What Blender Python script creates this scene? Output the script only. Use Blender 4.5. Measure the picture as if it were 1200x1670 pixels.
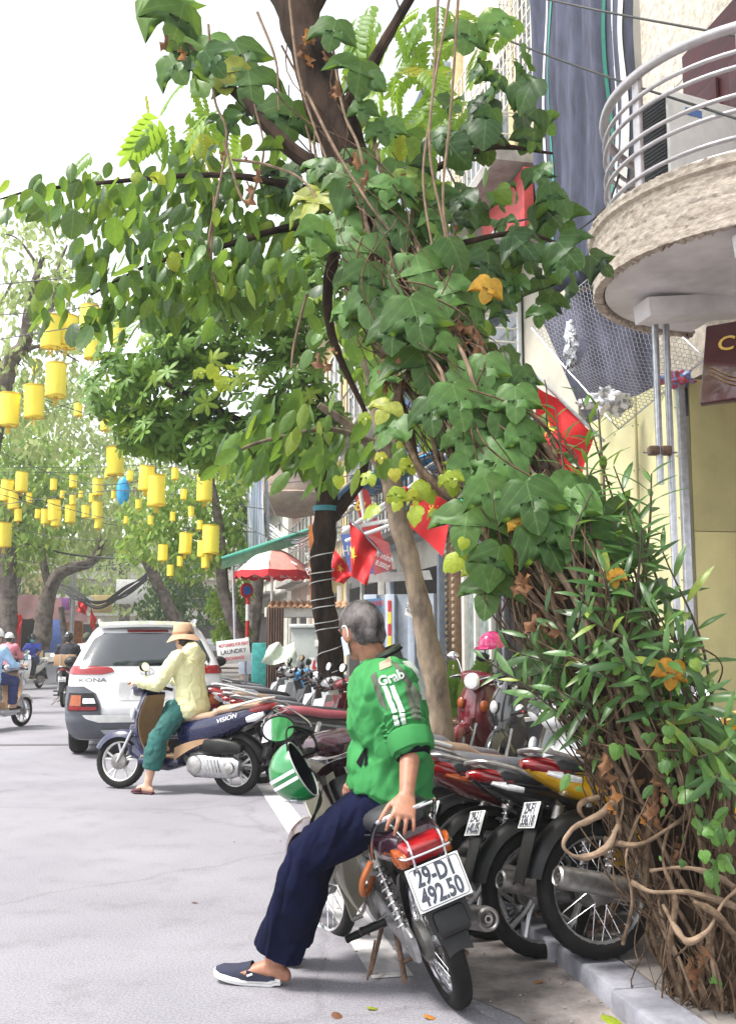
import bpy, bmesh, math, random
import numpy as np
from mathutils import Vector, Matrix, Quaternion, noise
from mathutils.bvhtree import BVHTree
V = Vector
R = math.radians
PI = math.pi
rng = random.Random(7)
for _o in list(bpy.data.objects): bpy.data.objects.remove(_o)
SC = bpy.context.scene
COL = SC.collection

# ---------------------------------------------------------------- camera, sky, sun, exposure
CAM_H = 1.42
FPX = 1650.0
PITCH = math.atan(210 / FPX)
cam_data = bpy.data.cameras.new('camera')
cam_data.sensor_fit = 'VERTICAL'
cam_data.sensor_height = 24.0
cam_data.lens = FPX / 1670 * 24.0
cam_data.clip_start = 0.05
cam_data.clip_end = 600
cam = bpy.data.objects.new('camera', cam_data)
COL.objects.link(cam)
cam.location = (0, 0, CAM_H)
cam.rotation_euler = (PI / 2 + PITCH, 0, 0)
SC.camera = cam

SUN_EL, SUN_AZ = 60, 252        # azimuth clockwise from +Y: light comes from the left
world = bpy.data.worlds.new('World')
SC.world = world
world.use_nodes = True
wn = world.node_tree
wn.nodes.clear()
w_out = wn.nodes.new('ShaderNodeOutputWorld')
w_bg = wn.nodes.new('ShaderNodeBackground')
w_sky = wn.nodes.new('ShaderNodeTexSky')
w_sky.sky_type = 'NISHITA'
w_sky.sun_disc = False
w_sky.sun_elevation = R(SUN_EL)
w_sky.sun_rotation = R(SUN_AZ)
w_sky.air_density = 1.0
w_sky.dust_density = 1.2
w_sky.ozone_density = 1.0
w_hs = wn.nodes.new('ShaderNodeHueSaturation')
w_hs.inputs['Saturation'].default_value = 0.18     # veiled, overcast sky
wn.links.new(w_sky.outputs[0], w_hs.inputs['Color'])
wn.links.new(w_hs.outputs[0], w_bg.inputs['Color'])
w_bg.inputs['Strength'].default_value = 0.10
wn.links.new(w_bg.outputs[0], w_out.inputs['Surface'])

sun_d = bpy.data.lights.new('sun', 'SUN')
sun_d.energy = 1.5
sun_d.angle = R(14)
sun_d.color = (1.0, 0.96, 0.9)
sun = bpy.data.objects.new('sun', sun_d)
COL.objects.link(sun)
_sd = V((math.sin(R(SUN_AZ)) * math.cos(R(SUN_EL)), math.cos(R(SUN_AZ)) * math.cos(R(SUN_EL)), math.sin(R(SUN_EL))))
sun.rotation_euler = (-_sd).to_track_quat('-Z', 'Y').to_euler()
SC.view_settings.view_transform = 'Standard'
SC.view_settings.look = 'None'
SC.view_settings.gamma = 1
SC.view_settings.use_curve_mapping = False
SC.view_settings.exposure = 2.2
SC.render.engine = 'CYCLES'
SC.cycles.max_bounces = 6
SC.cycles.transparent_max_bounces = 8
SC.cycles.diffuse_bounces = 3
SC.cycles.glossy_bounces = 3
SC.cycles.transmission_bounces = 4
SC.cycles.use_denoising = True

# ---------------------------------------------------------------- where things stand
def ray(px, py):
    u = (px - 600) / FPX; v = (835 - py) / FPX
    return V((u, math.cos(PITCH) - v * math.sin(PITCH), math.sin(PITCH) + v * math.cos(PITCH)))
def P(px, py, Y):
    d = ray(px, py); return V((0, 0, CAM_H)) + d * (Y / d.y)
def G(px, py, z=0.0):
    d = ray(px, py); return V((0, 0, CAM_H)) + d * ((z - CAM_H) / d.z)
KERB_H = 0.085
SDIR = V((-0.2, 1, 0)).normalized()          # along the street, away from us
SNRM = V((SDIR.y, -SDIR.x, 0))               # to the right, towards the houses
K0 = G(850, 1525)
def ST(s, t, z=0.0):                         # s metres along (0 = abreast of the camera), t metres right of the kerb
    return V((K0.x + 0.2 * K0.y, 0, 0)) + SDIR * s + SNRM * t + V((0, 0, z))
SROT = math.atan2(SDIR.y, SDIR.x)            # local +X along the street
WALL_T = 2.35

# ---------------------------------------------------------------- object helpers
def link(o): COL.objects.link(o); return o
def tag(o, label=None, cat=None, group=None, kind=None):
    if label: o['label'] = label
    if cat: o['category'] = cat
    if group: o['group'] = group
    if kind: o['kind'] = kind
    return o
def thing(name, label, cat, loc=(0, 0, 0), rz=0.0, group=None, mat=None):
    o = bpy.data.objects.new(name, None)
    o.empty_display_size = 0.1
    link(o)
    if mat is not None: o.matrix_world = mat
    else:
        o.location = loc; o.rotation_euler = (0, 0, rz)
    return tag(o, label, cat, group)
def copy_tree(o, parent=None):
    c = o.copy(); COL.objects.link(c)
    c.parent = parent
    for ch in o.children: copy_tree(ch, c)
    return c

def spl(pts, k=6):
    pts = [V(p) for p in pts]
    if len(pts) < 3:
        return [pts[0].lerp(pts[-1], i / k) for i in range(k + 1)]
    out = []
    for i in range(len(pts) - 1):
        p0 = pts[i - 1] if i else pts[0] * 2 - pts[1]
        p1, p2 = pts[i], pts[i + 1]
        p3 = pts[i + 2] if i + 2 < len(pts) else p2 * 2 - p1
        for j in range(k):
            t = j / k
            out.append(0.5 * ((2 * p1) + (p2 - p0) * t + (2 * p0 - 5 * p1 + 4 * p2 - p3) * t * t + (3 * p1 - p0 - 3 * p2 + p3) * t ** 3))
    out.append(pts[-1])
    return out
def lerpl(vals, n):
    out = []
    for i in range(n):
        t = i / (n - 1) * (len(vals) - 1); a = min(int(t), len(vals) - 2)
        out.append(vals[a] + (vals[a + 1] - vals[a]) * (t - a))
    return out
def sgnpow(x, e): return math.copysign(abs(x) ** e, x)

class MB:
    def __init__(s, M=None):
        s.v = []; s.f = []; s.mi = []; s.sm = []; s.M = M if M is not None else Matrix()
    def add(s, vs, fs, mi=0, sm=True):
        o = len(s.v); M = s.M
        s.v += [M @ V(p) for p in vs]
        for f in fs:
            s.f.append(tuple(i + o for i in f)); s.mi.append(mi); s.sm.append(sm)
        return s
    def rings(s, rings, mi=0, cap=True, closed=False, sm=True, cyc=True):
        n = len(rings[0]); vs = [p for r in rings for p in r]; fs = []
        m = len(rings)
        for i in range(m if closed else m - 1):
            a = i * n; b = ((i + 1) % m) * n
            for j in range(n if cyc else n - 1):
                k = (j + 1) % n
                fs.append((a + j, a + k, b + k, b + j))
        if cap and not closed:
            fs.append(tuple(range(n))[::-1]); fs.append(tuple((m - 1) * n + j for j in range(n)))
        return s.add(vs, fs, mi, sm)
    def tube(s, pts, r, n=8, mi=0, k=0, cap=True, closed=False, flat=1.0):
        pts = [V(p) for p in pts]
        if k: pts = spl(pts, k)
        m = len(pts)
        rs = lerpl(list(r), m) if isinstance(r, (list, tuple)) else [r] * m
        t0 = (pts[1] - pts[0]).normalized()
        up = V((0, 0, 1)) if abs(t0.z) < 0.9 else V((1, 0, 0))
        a = t0.cross(up).normalized(); rings = []
        for i in range(m):
            t = (pts[(i + 1) % m] - pts[i - 1]) if closed else (pts[min(i + 1, m - 1)] - pts[max(i - 1, 0)])
            if t.length < 1e-9: t = t0
            t.normalize()
            a = (a - t * a.dot(t))
            a = a.normalized() if a.length > 1e-6 else t.orthogonal().normalized()
            b = t.cross(a)
            rings.append([pts[i] + a * (math.cos(2 * PI * j / n) * rs[i]) + b * (math.sin(2 * PI * j / n) * rs[i] * flat) for j in range(n)])
        return s.rings(rings, mi, cap, closed)
    def loft(s, secs, n=16, e=2.4, mi=0, ends=True):
        # secs: (x, z, half width (y), half height[, y]) in the XZ plane
        m = len(secs); rings = []
        for i, q in enumerate(secs):
            a = secs[max(i - 1, 0)]; b = secs[min(i + 1, m - 1)]
            t = V((b[0] - a[0], 0, b[1] - a[1]))
            t = t.normalized() if t.length > 1e-6 else V((1, 0, 0))
            nv = V((-t.z, 0, t.x)); y = q[4] if len(q) > 4 else 0
            c = V((q[0], y, q[1]))
            rings.append([c + V((0, sgnpow(math.cos(2 * PI * j / n), 2 / e) * q[2], 0)) + nv * (sgnpow(math.sin(2 * PI * j / n), 2 / e) * q[3]) for j in range(n)])
        return s.rings(rings, mi, ends)
    def ringloft(s, secs, n=18, e=2.2, mi=0, round_ends=False):
        # secs: (centre, A semi axis vector, B semi axis vector)
        secs = [(V(c), V(a), V(b)) for c, a, b in secs]
        if round_ends:
            c0, a0, b0 = secs[0]; c1, a1, b1 = secs[-1]
            d0 = (c0 - secs[1][0]).normalized() * min(a0.length, b0.length) * 0.6
            d1 = (c1 - secs[-2][0]).normalized() * min(a1.length, b1.length) * 0.6
            secs = [(c0 + d0, a0 * .45, b0 * .45), (c0 + d0 * .6, a0 * .8, b0 * .8)] + secs + [(c1 + d1 * .6, a1 * .8, b1 * .8), (c1 + d1, a1 * .45, b1 * .45)]
        return s.rings([[c + a * sgnpow(math.cos(2 * PI * j / n), 2 / e) + b * sgnpow(math.sin(2 * PI * j / n), 2 / e) for j in range(n)] for c, a, b in secs], mi)
    def limb(s, pts, rs, n=12, mi=0):
        pts = [V(p) for p in pts]
        for p, r in zip(pts, rs): s.ell(p, (r, r, r), n=n, mi=mi, m=8)
        for i in range(len(pts) - 1): s.tube([pts[i], pts[i + 1]], [rs[i], rs[i + 1]], n=n, mi=mi)
        return s
    def lathe(s, prof, c=(0, 0, 0), axis=(0, 1, 0), n=24, mi=0, closed=False, cap=True, wob=None):
        ax = V(axis).normalized(); a = ax.orthogonal().normalized(); b = ax.cross(a); c = V(c)
        rings = []
        for q, (r, h) in enumerate(prof):
            rings.append([c + ax * h + (a * math.cos(2 * PI * j / n) + b * math.sin(2 * PI * j / n)) * (r + (wob[q] * (1 if j % 2 else -1) if wob else 0)) for j in range(n)])
        return s.rings(rings, mi, cap, closed)
    def ell(s, c, rad, rot=None, n=16, m=10, mi=0):
        c = V(c); rot = rot if rot is not None else Matrix.Identity(3)
        vs = []; fs = []
        for i in range(1, m):
            th = PI * i / m
            for j in range(n):
                ph = 2 * PI * j / n
                vs.append(c + rot @ V((rad[0] * math.sin(th) * math.cos(ph), rad[1] * math.sin(th) * math.sin(ph), rad[2] * math.cos(th))))
        top = len(vs); vs.append(c + rot @ V((0, 0, rad[2]))); vs.append(c + rot @ V((0, 0, -rad[2])))
        for i in range(m - 2):
            for j in range(n):
                k = (j + 1) % n
                fs.append((i * n + j, (i + 1) * n + j, (i + 1) * n + k, i * n + k))
        for j in range(n):
            k = (j + 1) % n
            fs.append((top, j, k)); fs.append((top + 1, (m - 2) * n + k, (m - 2) * n + j))
        return s.add(vs, fs, mi)
    def box(s, c, size, rot=None, bev=0.0, mi=0, seg=2):
        bm = bmesh.new(); bmesh.ops.create_cube(bm, size=1.0)
        for v in bm.verts: v.co = V((v.co.x * size[0], v.co.y * size[1], v.co.z * size[2]))
        if bev > 0:
            bmesh.ops.bevel(bm, geom=bm.edges[:], offset=bev, segments=seg, affect='EDGES', profile=0.5)
        M = (rot.to_4x4() if rot is not None else Matrix())
        bm.verts.index_update()
        vs = [V(c) + (M @ v.co) for v in bm.verts]; fs = [[v.index for v in f.verts] for f in bm.faces]
        bm.free()
        return s.add(vs, fs, mi)
    def prism(s, poly, M, d, mi=0, sm=False):
        # 2D polygon in M's XY plane, extruded d along M's Z
        n = len(poly)
        vs = [M @ V((x, y, 0)) for x, y in poly] + [M @ V((x, y, d)) for x, y in poly]
        fs = [tuple(range(n))[::-1], tuple(range(n, 2 * n))] + [(i, (i + 1) % n, n + (i + 1) % n, n + i) for i in range(n)]
        return s.add(vs, fs, mi, sm)
    def sheet(s, fn, nu, nv, th=0.0, mi=0):
        g = [[V(fn(i / nu, j / nv)) for j in range(nv + 1)] for i in range(nu + 1)]
        w = nv + 1
        vs = [p for r in g for p in r]
        fs = [(i * w + j, (i + 1) * w + j, (i + 1) * w + j + 1, i * w + j + 1) for i in range(nu) for j in range(nv)]
        if th:
            nr = []
            for i in range(nu + 1):
                for j in range(nv + 1):
                    a = g[min(i + 1, nu)][j] - g[max(i - 1, 0)][j]; b = g[i][min(j + 1, nv)] - g[i][max(j - 1, 0)]
                    q = a.cross(b); nr.append(q.normalized() if q.length > 1e-9 else V((0, 0, 1)))
            o = len(vs)
            vs = vs + [p - q * th for p, q in zip(vs, nr)]
            fs = fs + [tuple(o + i for i in f[::-1]) for f in fs]
            rim = [i * w for i in range(nu + 1)] + [nu * w + j for j in range(1, nv + 1)] + [i * w + nv for i in range(nu - 1, -1, -1)] + [j for j in range(nv - 1, 0, -1)]
            for a, b in zip(rim, rim[1:] + rim[:1]): fs.append((b, a, o + a, o + b))
        return s.add(vs, fs, mi)
    def text(s, txt, M, size, sx=1.0, mi=0, ext=0.0008, align='CENTER', bold=0.0, shear=0.0):
        cu = bpy.data.curves.new('lettering', 'FONT')
        cu.body = txt; cu.size = size; cu.extrude = ext; cu.align_x = align; cu.align_y = 'CENTER'
        cu.resolution_u = 3; cu.offset = bold; cu.shear = shear
        ob = bpy.data.objects.new('lettering', cu); link(ob)
        dg = bpy.context.evaluated_depsgraph_get()
        me = bpy.data.meshes.new_from_object(ob.evaluated_get(dg))
        vs = [M @ V((v.co.x * sx, v.co.y, v.co.z)) for v in me.vertices]; fs = [list(p.vertices) for p in me.polygons]
        bpy.data.objects.remove(ob); bpy.data.curves.remove(cu); bpy.data.meshes.remove(me)
        return s.add(vs, fs, mi, False)
    def mesh(s, name, mats, sharp=38):
        me = bpy.data.meshes.new(name)
        me.from_pydata([tuple(p) for p in s.v], [], s.f)
        if s.f:
            me.polygons.foreach_set('material_index', s.mi)
            me.polygons.foreach_set('use_smooth', s.sm)
        for m in (mats if isinstance(mats, (list, tuple)) else [mats]): me.materials.append(m)
        me.update()
        if sharp and s.f: me.set_sharp_from_angle(angle=R(sharp))
        return me
    def obj(s, name, mats, par=None, world=False, sharp=38):
        if world and par is not None:
            iv = -V(par.location); s.v = [p + iv for p in s.v]
        o = bpy.data.objects.new(name, s.mesh(name, mats, sharp)); link(o)
        if par is not None: o.parent = par
        return o
    def bvh(s): return BVHTree.FromPolygons([tuple(p) for p in s.v], s.f)

def remeshed(mb, vox, smooth=6, disp=None, fac=0.5):
    """one continuous skin round everything in mb: returns an MB"""
    me = mb.mesh('skin', [], 0); o = bpy.data.objects.new('skin', me); link(o)
    m = o.modifiers.new('r', 'REMESH'); m.mode = 'VOXEL'; m.voxel_size = vox; m.adaptivity = 0
    if smooth:
        q = o.modifiers.new('s', 'SMOOTH'); q.iterations = smooth; q.factor = fac
    dg = bpy.context.evaluated_depsgraph_get()
    e = bpy.data.meshes.new_from_object(o.evaluated_get(dg))
    out = MB()
    vs = [v.co.copy() for v in e.vertices]
    if disp:
        ns = [v.normal.copy() for v in e.vertices]
        vs = [p + q * disp(p, q) for p, q in zip(vs, ns)]
    out.add(vs, [tuple(p.vertices) for p in e.polygons])
    bpy.data.objects.remove(o); bpy.data.meshes.remove(e); bpy.data.meshes.remove(me)
    return out

def frame(o, x, z):      # matrix: origin, X axis, approximate Z axis
    x = V(x).normalized(); z = V(z); y = z.cross(x).normalized(); z = x.cross(y)
    return Matrix(((x.x, y.x, z.x, o[0]), (x.y, y.y, z.y, o[1]), (x.z, y.z, z.z, o[2]), (0, 0, 0, 1)))

# ---------------------------------------------------------------- materials
MATS = {}
def M(name, col=(.5, .5, .5), rough=.5, metal=0.0, var=.12, scale=12.0, bump=0.0, bscale=60.0, coat=0.0, col2=None, stretch=None, trans=0.0, emit=None, ior=None, lo=.35, hi=.65, coord='Object', det=5.0, spec=None):
    if name in MATS: return MATS[name]
    m = bpy.data.materials.new(name); m.use_nodes = True
    nt = m.node_tree; N = nt.nodes; L = nt.links
    b = N['Principled BSDF']
    b.inputs['Roughness'].default_value = rough; b.inputs['Metallic'].default_value = metal
    if coat: b.inputs['Coat Weight'].default_value = coat; b.inputs['Coat Roughness'].default_value = .06
    if spec is not None: b.inputs['Specular IOR Level'].default_value = spec
    if trans: b.inputs['Transmission Weight'].default_value = trans
    if ior: b.inputs['IOR'].default_value = ior
    tc = N.new('ShaderNodeTexCoord'); src = tc.outputs[coord]
    if stretch:
        mp = N.new('ShaderNodeMapping'); mp.inputs['Scale'].default_value = stretch
        L.new(src, mp.inputs['Vector']); src = mp.outputs[0]
    nz = N.new('ShaderNodeTexNoise'); nz.inputs['Scale'].default_value = scale; nz.inputs['Detail'].default_value = det; nz.inputs['Roughness'].default_value = .6
    L.new(src, nz.inputs['Vector'])
    cr = N.new('ShaderNodeValToRGB')
    c = V(col); c2 = V(col2) if col2 else None
    cr.color_ramp.elements[0].position = lo; cr.color_ramp.elements[1].position = hi
    cr.color_ramp.elements[0].color = (*(c * (1 - var)), 1)
    cr.color_ramp.elements[1].color = (*(c2 if c2 else c * (1 + var)), 1)
    L.new(nz.outputs['Fac'], cr.inputs['Fac']); L.new(cr.outputs[0], b.inputs['Base Color'])
    rr = N.new('ShaderNodeMapRange'); rr.inputs['To Min'].default_value = max(0, rough - .08); rr.inputs['To Max'].default_value = min(1, rough + .1)
    L.new(nz.outputs['Fac'], rr.inputs['Value']); L.new(rr.outputs[0], b.inputs['Roughness'])
    if bump:
        n2 = N.new('ShaderNodeTexNoise'); n2.inputs['Scale'].default_value = bscale; n2.inputs['Detail'].default_value = 4
        L.new(src, n2.inputs['Vector'])
        bp = N.new('ShaderNodeBump'); bp.inputs['Strength'].default_value = bump; bp.inputs['Distance'].default_value = .01
        L.new(n2.outputs['Fac'], bp.inputs['Height']); L.new(bp.outputs[0], b.inputs['Normal'])
    if emit:
        b.inputs['Emission Color'].default_value = (*emit[:3], 1); b.inputs['Emission Strength'].default_value = emit[3]
    m.diffuse_color = (*col, 1)
    MATS[name] = m
    return m

def leaf_mat(name, c1, c2, c3, veins=True, rough=.42, tr=.35, tcol=(.32, .5, .05), spec=.4):
    """leaf colour varies from leaf to leaf (c1..c2, now and then c3); UV = the leaf's own plane"""
    m = bpy.data.materials.new(name); m.use_nodes = True
    nt = m.node_tree; N = nt.nodes; L = nt.links
    b = N['Principled BSDF']; b.inputs['Roughness'].default_value = rough; b.inputs['Specular IOR Level'].default_value = spec
    at = N.new('ShaderNodeAttribute'); at.attribute_name = 'rnd'
    oi = N.new('ShaderNodeObjectInfo')
    ad = N.new('ShaderNodeMath'); ad.operation = 'ADD'; L.new(at.outputs['Fac'], ad.inputs[0]); L.new(oi.outputs['Random'], ad.inputs[1])
    fr = N.new('ShaderNodeMath'); fr.operation = 'FRACT'; L.new(ad.outputs[0], fr.inputs[0])
    cr = N.new('ShaderNodeValToRGB'); els = cr.color_ramp.elements
    els[0].position = 0; els[0].color = (*c1, 1); els[1].position = .9; els[1].color = (*c2, 1)
    e = els.new(.97); e.color = (*c3, 1)
    L.new(fr.outputs[0], cr.inputs['Fac'])
    col = cr.outputs[0]
    uv = N.new('ShaderNodeUVMap')
    nz = N.new('ShaderNodeTexNoise'); nz.inputs['Scale'].default_value = 5; L.new(uv.outputs[0], nz.inputs['Vector'])
    mx = N.new('ShaderNodeMix'); mx.data_type = 'RGBA'; mx.blend_type = 'MULTIPLY'; mx.inputs['Factor'].default_value = .5
    L.new(col, mx.inputs['A']); 
    r2 = N.new('ShaderNodeValToRGB'); r2.color_ramp.elements[0].color = (.45, .45, .45, 1); r2.color_ramp.elements[1].color = (1.3, 1.3, 1.2, 1)
    r2.color_ramp.elements[0].position = .3; r2.color_ramp.elements[1].position = .7
    L.new(nz.outputs['Fac'], r2.inputs['Fac']); L.new(r2.outputs[0], mx.inputs['B']); col = mx.outputs['Result']
    if veins:
        sx = N.new('ShaderNodeSeparateXYZ'); L.new(uv.outputs[0], sx.inputs[0])
        ab = N.new('ShaderNodeMath'); ab.operation = 'ABSOLUTE'; L.new(sx.outputs['X'], ab.inputs[0])
        k1 = N.new('ShaderNodeMath'); k1.operation = 'MULTIPLY_ADD'; k1.inputs[1].default_value = -.75; L.new(ab.outputs[0], k1.inputs[0]); L.new(sx.outputs['Y'], k1.inputs[2])
        k2 = N.new('ShaderNodeMath'); k2.operation = 'MULTIPLY'; k2.inputs[1].default_value = 4.2; L.new(k1.outputs[0], k2.inputs[0])
        k3 = N.new('ShaderNodeMath'); k3.operation = 'PINGPONG'; k3.inputs[1].default_value = .5; L.new(k2.outputs[0], k3.inputs[0])
        a1 = N.new('ShaderNodeMath'); a1.operation = 'LESS_THAN'; a1.inputs[1].default_value = .03; L.new(k3.outputs[0], a1.inputs[0])
        a2 = N.new('ShaderNodeMath'); a2.operation = 'LESS_THAN'; a2.inputs[1].default_value = .014; L.new(ab.outputs[0], a2.inputs[0])
        mm = N.new('ShaderNodeMath'); mm.operation = 'MAXIMUM'; L.new(a1.outputs[0], mm.inputs[0]); L.new(a2.outputs[0], mm.inputs[1])
        ms = N.new('ShaderNodeMath'); ms.operation = 'MULTIPLY'; ms.inputs[1].default_value = .34; L.new(mm.outputs[0], ms.inputs[0])
        m3 = N.new('ShaderNodeMix'); m3.data_type = 'RGBA'; L.new(ms.outputs[0], m3.inputs['Factor']); L.new(col, m3.inputs['A']); m3.inputs['B'].default_value = (.22, .34, .12, 1)
        col = m3.outputs['Result']
        bp = N.new('ShaderNodeBump'); bp.inputs['Strength'].default_value = .12; bp.inputs['Distance'].default_value = .004
        L.new(k3.outputs[0], bp.inputs['Height']); L.new(bp.outputs[0], b.inputs['Normal'])
    L.new(col, b.inputs['Base Color'])
    tl = N.new('ShaderNodeBsdfTranslucent')
    tm = N.new('ShaderNodeMix'); tm.data_type = 'RGBA'; tm.blend_type = 'MULTIPLY'; tm.inputs['Factor'].default_value = 1
    sc = N.new('ShaderNodeMix'); sc.data_type = 'RGBA'; sc.blend_type = 'MIX'; sc.inputs['Factor'].default_value = .55
    L.new(col, sc.inputs['A']); sc.inputs['B'].default_value = (*tcol, 1)
    L.new(sc.outputs['Result'], tl.inputs['Color'])
    ms2 = N.new('ShaderNodeMixShader'); ms2.inputs[0].default_value = tr
    L.new(b.outputs[0], ms2.inputs[1]); L.new(tl.outputs[0], ms2.inputs[2])
    L.new(ms2.outputs[0], N['Material Output'].inputs['Surface'])
    MATS[name] = m
    return m

m_black = M('black plastic', (.007, .007, .008), .42, var=.3, bump=.05, spec=.3, col2=(.03, .027, .024), lo=.45, hi=.85, scale=9)
m_dark = M('dark grey plastic', (.028, .028, .031), .5, var=.25, spec=.3)
m_rubber = M('tyre rubber', (.011, .0105, .0105), .8, var=.4, scale=9, bump=.3, bscale=150, spec=.2)
m_chrome = M('chrome', (.72, .72, .74), .14, 1.0, var=.06)
m_alu = M('cast aluminium', (.42, .42, .43), .38, .9, var=.2, scale=25, bump=.08)
m_steel = M('worn steel', (.35, .34, .33), .4, .9, var=.3, scale=20)
m_rust = M('rusty steel', (.16, .1, .07), .7, .4, var=.4, scale=30)
m_engine = M('engine metal', (.23, .22, .21), .5, .75, var=.35, scale=18, bump=.2)
m_plate = M('plate white', (.72, .72, .7), .45, var=.08, scale=14)
m_ink = M('ink dark', (.045, .05, .07), .6)
m_red_lens = M('red lamp lens', (.22, .004, .007), .14, coat=.5, var=.2, scale=40)
m_amber = M('amber lamp lens', (.28, .055, .004), .18, coat=.35, var=.2, scale=40)
m_clear = M('clear lamp lens', (.75, .76, .78), .12, .25, coat=.6, var=.1, scale=50)
m_mirror = M('mirror glass', (.85, .87, .88), .03, 1.0, var=.01)
m_cream = M('cream plastic', (.52, .49, .4), .45, var=.1, scale=7)
m_white = M('white paint', (.78, .78, .77), .3, coat=.4, var=.04, scale=5)
m_ofw = M('grey white plastic', (.62, .62, .61), .4, var=.1)
m_skin = M('skin', (.30, .135, .08), .5, var=.16, scale=30, bump=.12, bscale=120)
m_skin2 = M('pale skin', (.55, .32, .22), .5, var=.1, scale=30)
m_paper = M('white paper', (.78, .77, .74), .7, var=.05)
# ---------------------------------------------------------------- motorbikes (local frame: X forward, Y left, Z up, origin under the rear axle)
def tyre_prof(r, w, n=14):
    hh = w * .46; rc = r - hh
    return [(rc + hh * sgnpow(math.sin(2 * PI * i / n + .01), .85), w / 2 * sgnpow(math.cos(2 * PI * i / n + .01), .8)) for i in range(n)]
def add_wheel(root, c, r, w, style, SM, rim_m, fine=False):
    rr = r - w * .80
    mb = MB(SM)
    mb.lathe([(rr + .012, -w * .34), (rr, -w * .36), (rr - .012, -w * .25), (rr - .016, 0), (rr - .012, w * .25), (rr, w * .36), (rr + .012, w * .34), (rr - .002, 0)], c, n=36, closed=True)
    mb.lathe([(.012, -.06), (.028, -.058), (.05, -.045), (.05, .045), (.028, .058), (.012, .06)], c, n=20)
    wh = mb.obj('wheel', rim_m, root)
    t = MB(SM)
    pr = tyre_prof(r, w)
    t.lathe(pr, c, n=72, closed=True, wob=[(.0016 if p[0] > r - .016 else 0) for p in pr])
    t.obj('tyre', m_rubber, wh)
    c = V(c)
    if style == 'wire':
        k = 36 if fine else 28
        if fine:
            base = None
            for i in range(k):
                sb = MB(SM); a = 2 * PI * i / k; a2 = a + (.55 if i % 2 else -.55); sd = 1 if (i // 2) % 2 else -1
                sb.tube([c + V((math.cos(a2) * .047, sd * .04, math.sin(a2) * .047)), c + V((math.cos(a) * (rr - .012), 0, math.sin(a) * (rr - .012)))], .0019, n=5)
                sb.obj('spoke', m_chrome, wh)
        else:
            sb = MB(SM)
            for i in range(k):
                a = 2 * PI * i / k; a2 = a + (.55 if i % 2 else -.55); sd = 1 if (i // 2) % 2 else -1
                sb.tube([c + V((math.cos(a2) * .047, sd * .04, math.sin(a2) * .047)), c + V((math.cos(a) * (rr - .012), 0, math.sin(a) * (rr - .012)))], .0021, n=4)
            tag(sb.obj('spokes', m_chrome, wh), kind='stuff')
    else:
        n = 5 if style == 'cast5' else 3
        for i in range(n):
            a = 2 * PI * i / n + .3; sb = MB(SM)
            for s in (-.11, .11):
                p = [c + V((math.cos(a + s * q) * rad, 0, math.sin(a + s * q) * rad)) for q, rad in ((1.6, .035), (1.1, rr * .5), (1.9, rr * .985))]
                sb.tube(p, [.014, .011, .012], n=6, k=4)
            sb.obj('spoke', rim_m, wh)
    bd = MB(SM)       # brake drum / disc
    bd.lathe([(.075, .03), (.078, .04), (.078, .062), (.05, .072), (.015, .078)], c, n=28)
    bd.lathe([(.06, -.03), (.062, -.05), (.04, -.062), (.015, -.07)], c, n=28)
    bd.obj('hub', m_engine, wh)
    return wh

def arc_fender(mb, c, r, a0, a1, hw, drop, n=18, mi=0, th=.004, flare=0.0):
    c = V(c)
    def fn(u, v):
        a = a0 + (a1 - a0) * u; y = (v * 2 - 1)
        k = hw * (1 - .35 * (abs(u - .5) * 2) ** 4) + flare * u
        rad = r - drop * abs(y) ** 2.6
        return c + V((math.cos(a) * rad, y * k, math.sin(a) * rad))
    mb.sheet(fn, n, 8, th, mi)

def plate_obj(root, c, xax, zax, lines, size=(.155, .115), textured=True):
    # xax: direction the text runs; zax: the plate's outward normal
    Mx = frame(c, xax, zax)
    rot = Mx.to_3x3()
    pb = MB(); pb.box(c, (size[0], size[1], .004), rot, .0018)
    p = pb.obj('licence_plate', m_plate, root)
    if lines:
        rm = MB(); hw, hh = size[0] / 2 - .007, size[1] / 2 - .007
        pts = []
        for sx, sy, a0 in ((1, 1, 0), (-1, 1, 90), (-1, -1, 180), (1, -1, 270)):
            for k in range(4):
                a = R(a0 + 30 * k); pts.append(Mx @ V((sx * (hw - .012) + .012 * math.cos(a), sy * (hh - .012) + .012 * math.sin(a), .0025)))
        rm.tube(pts, .0015, n=4, closed=True)
        rm.obj('plate_border', m_ink, p)
        for i, t in enumerate(lines):
            tb = MB(); y = (len(lines) / 2 - .5 - i) * size[1] * .45
            tb.text(t, Mx @ Matrix.Translation((0, y, .0026)), size[1] * .56, sx=.70, bold=.0028)
            tb.obj('plate_number', m_ink, p)
    return p

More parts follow.
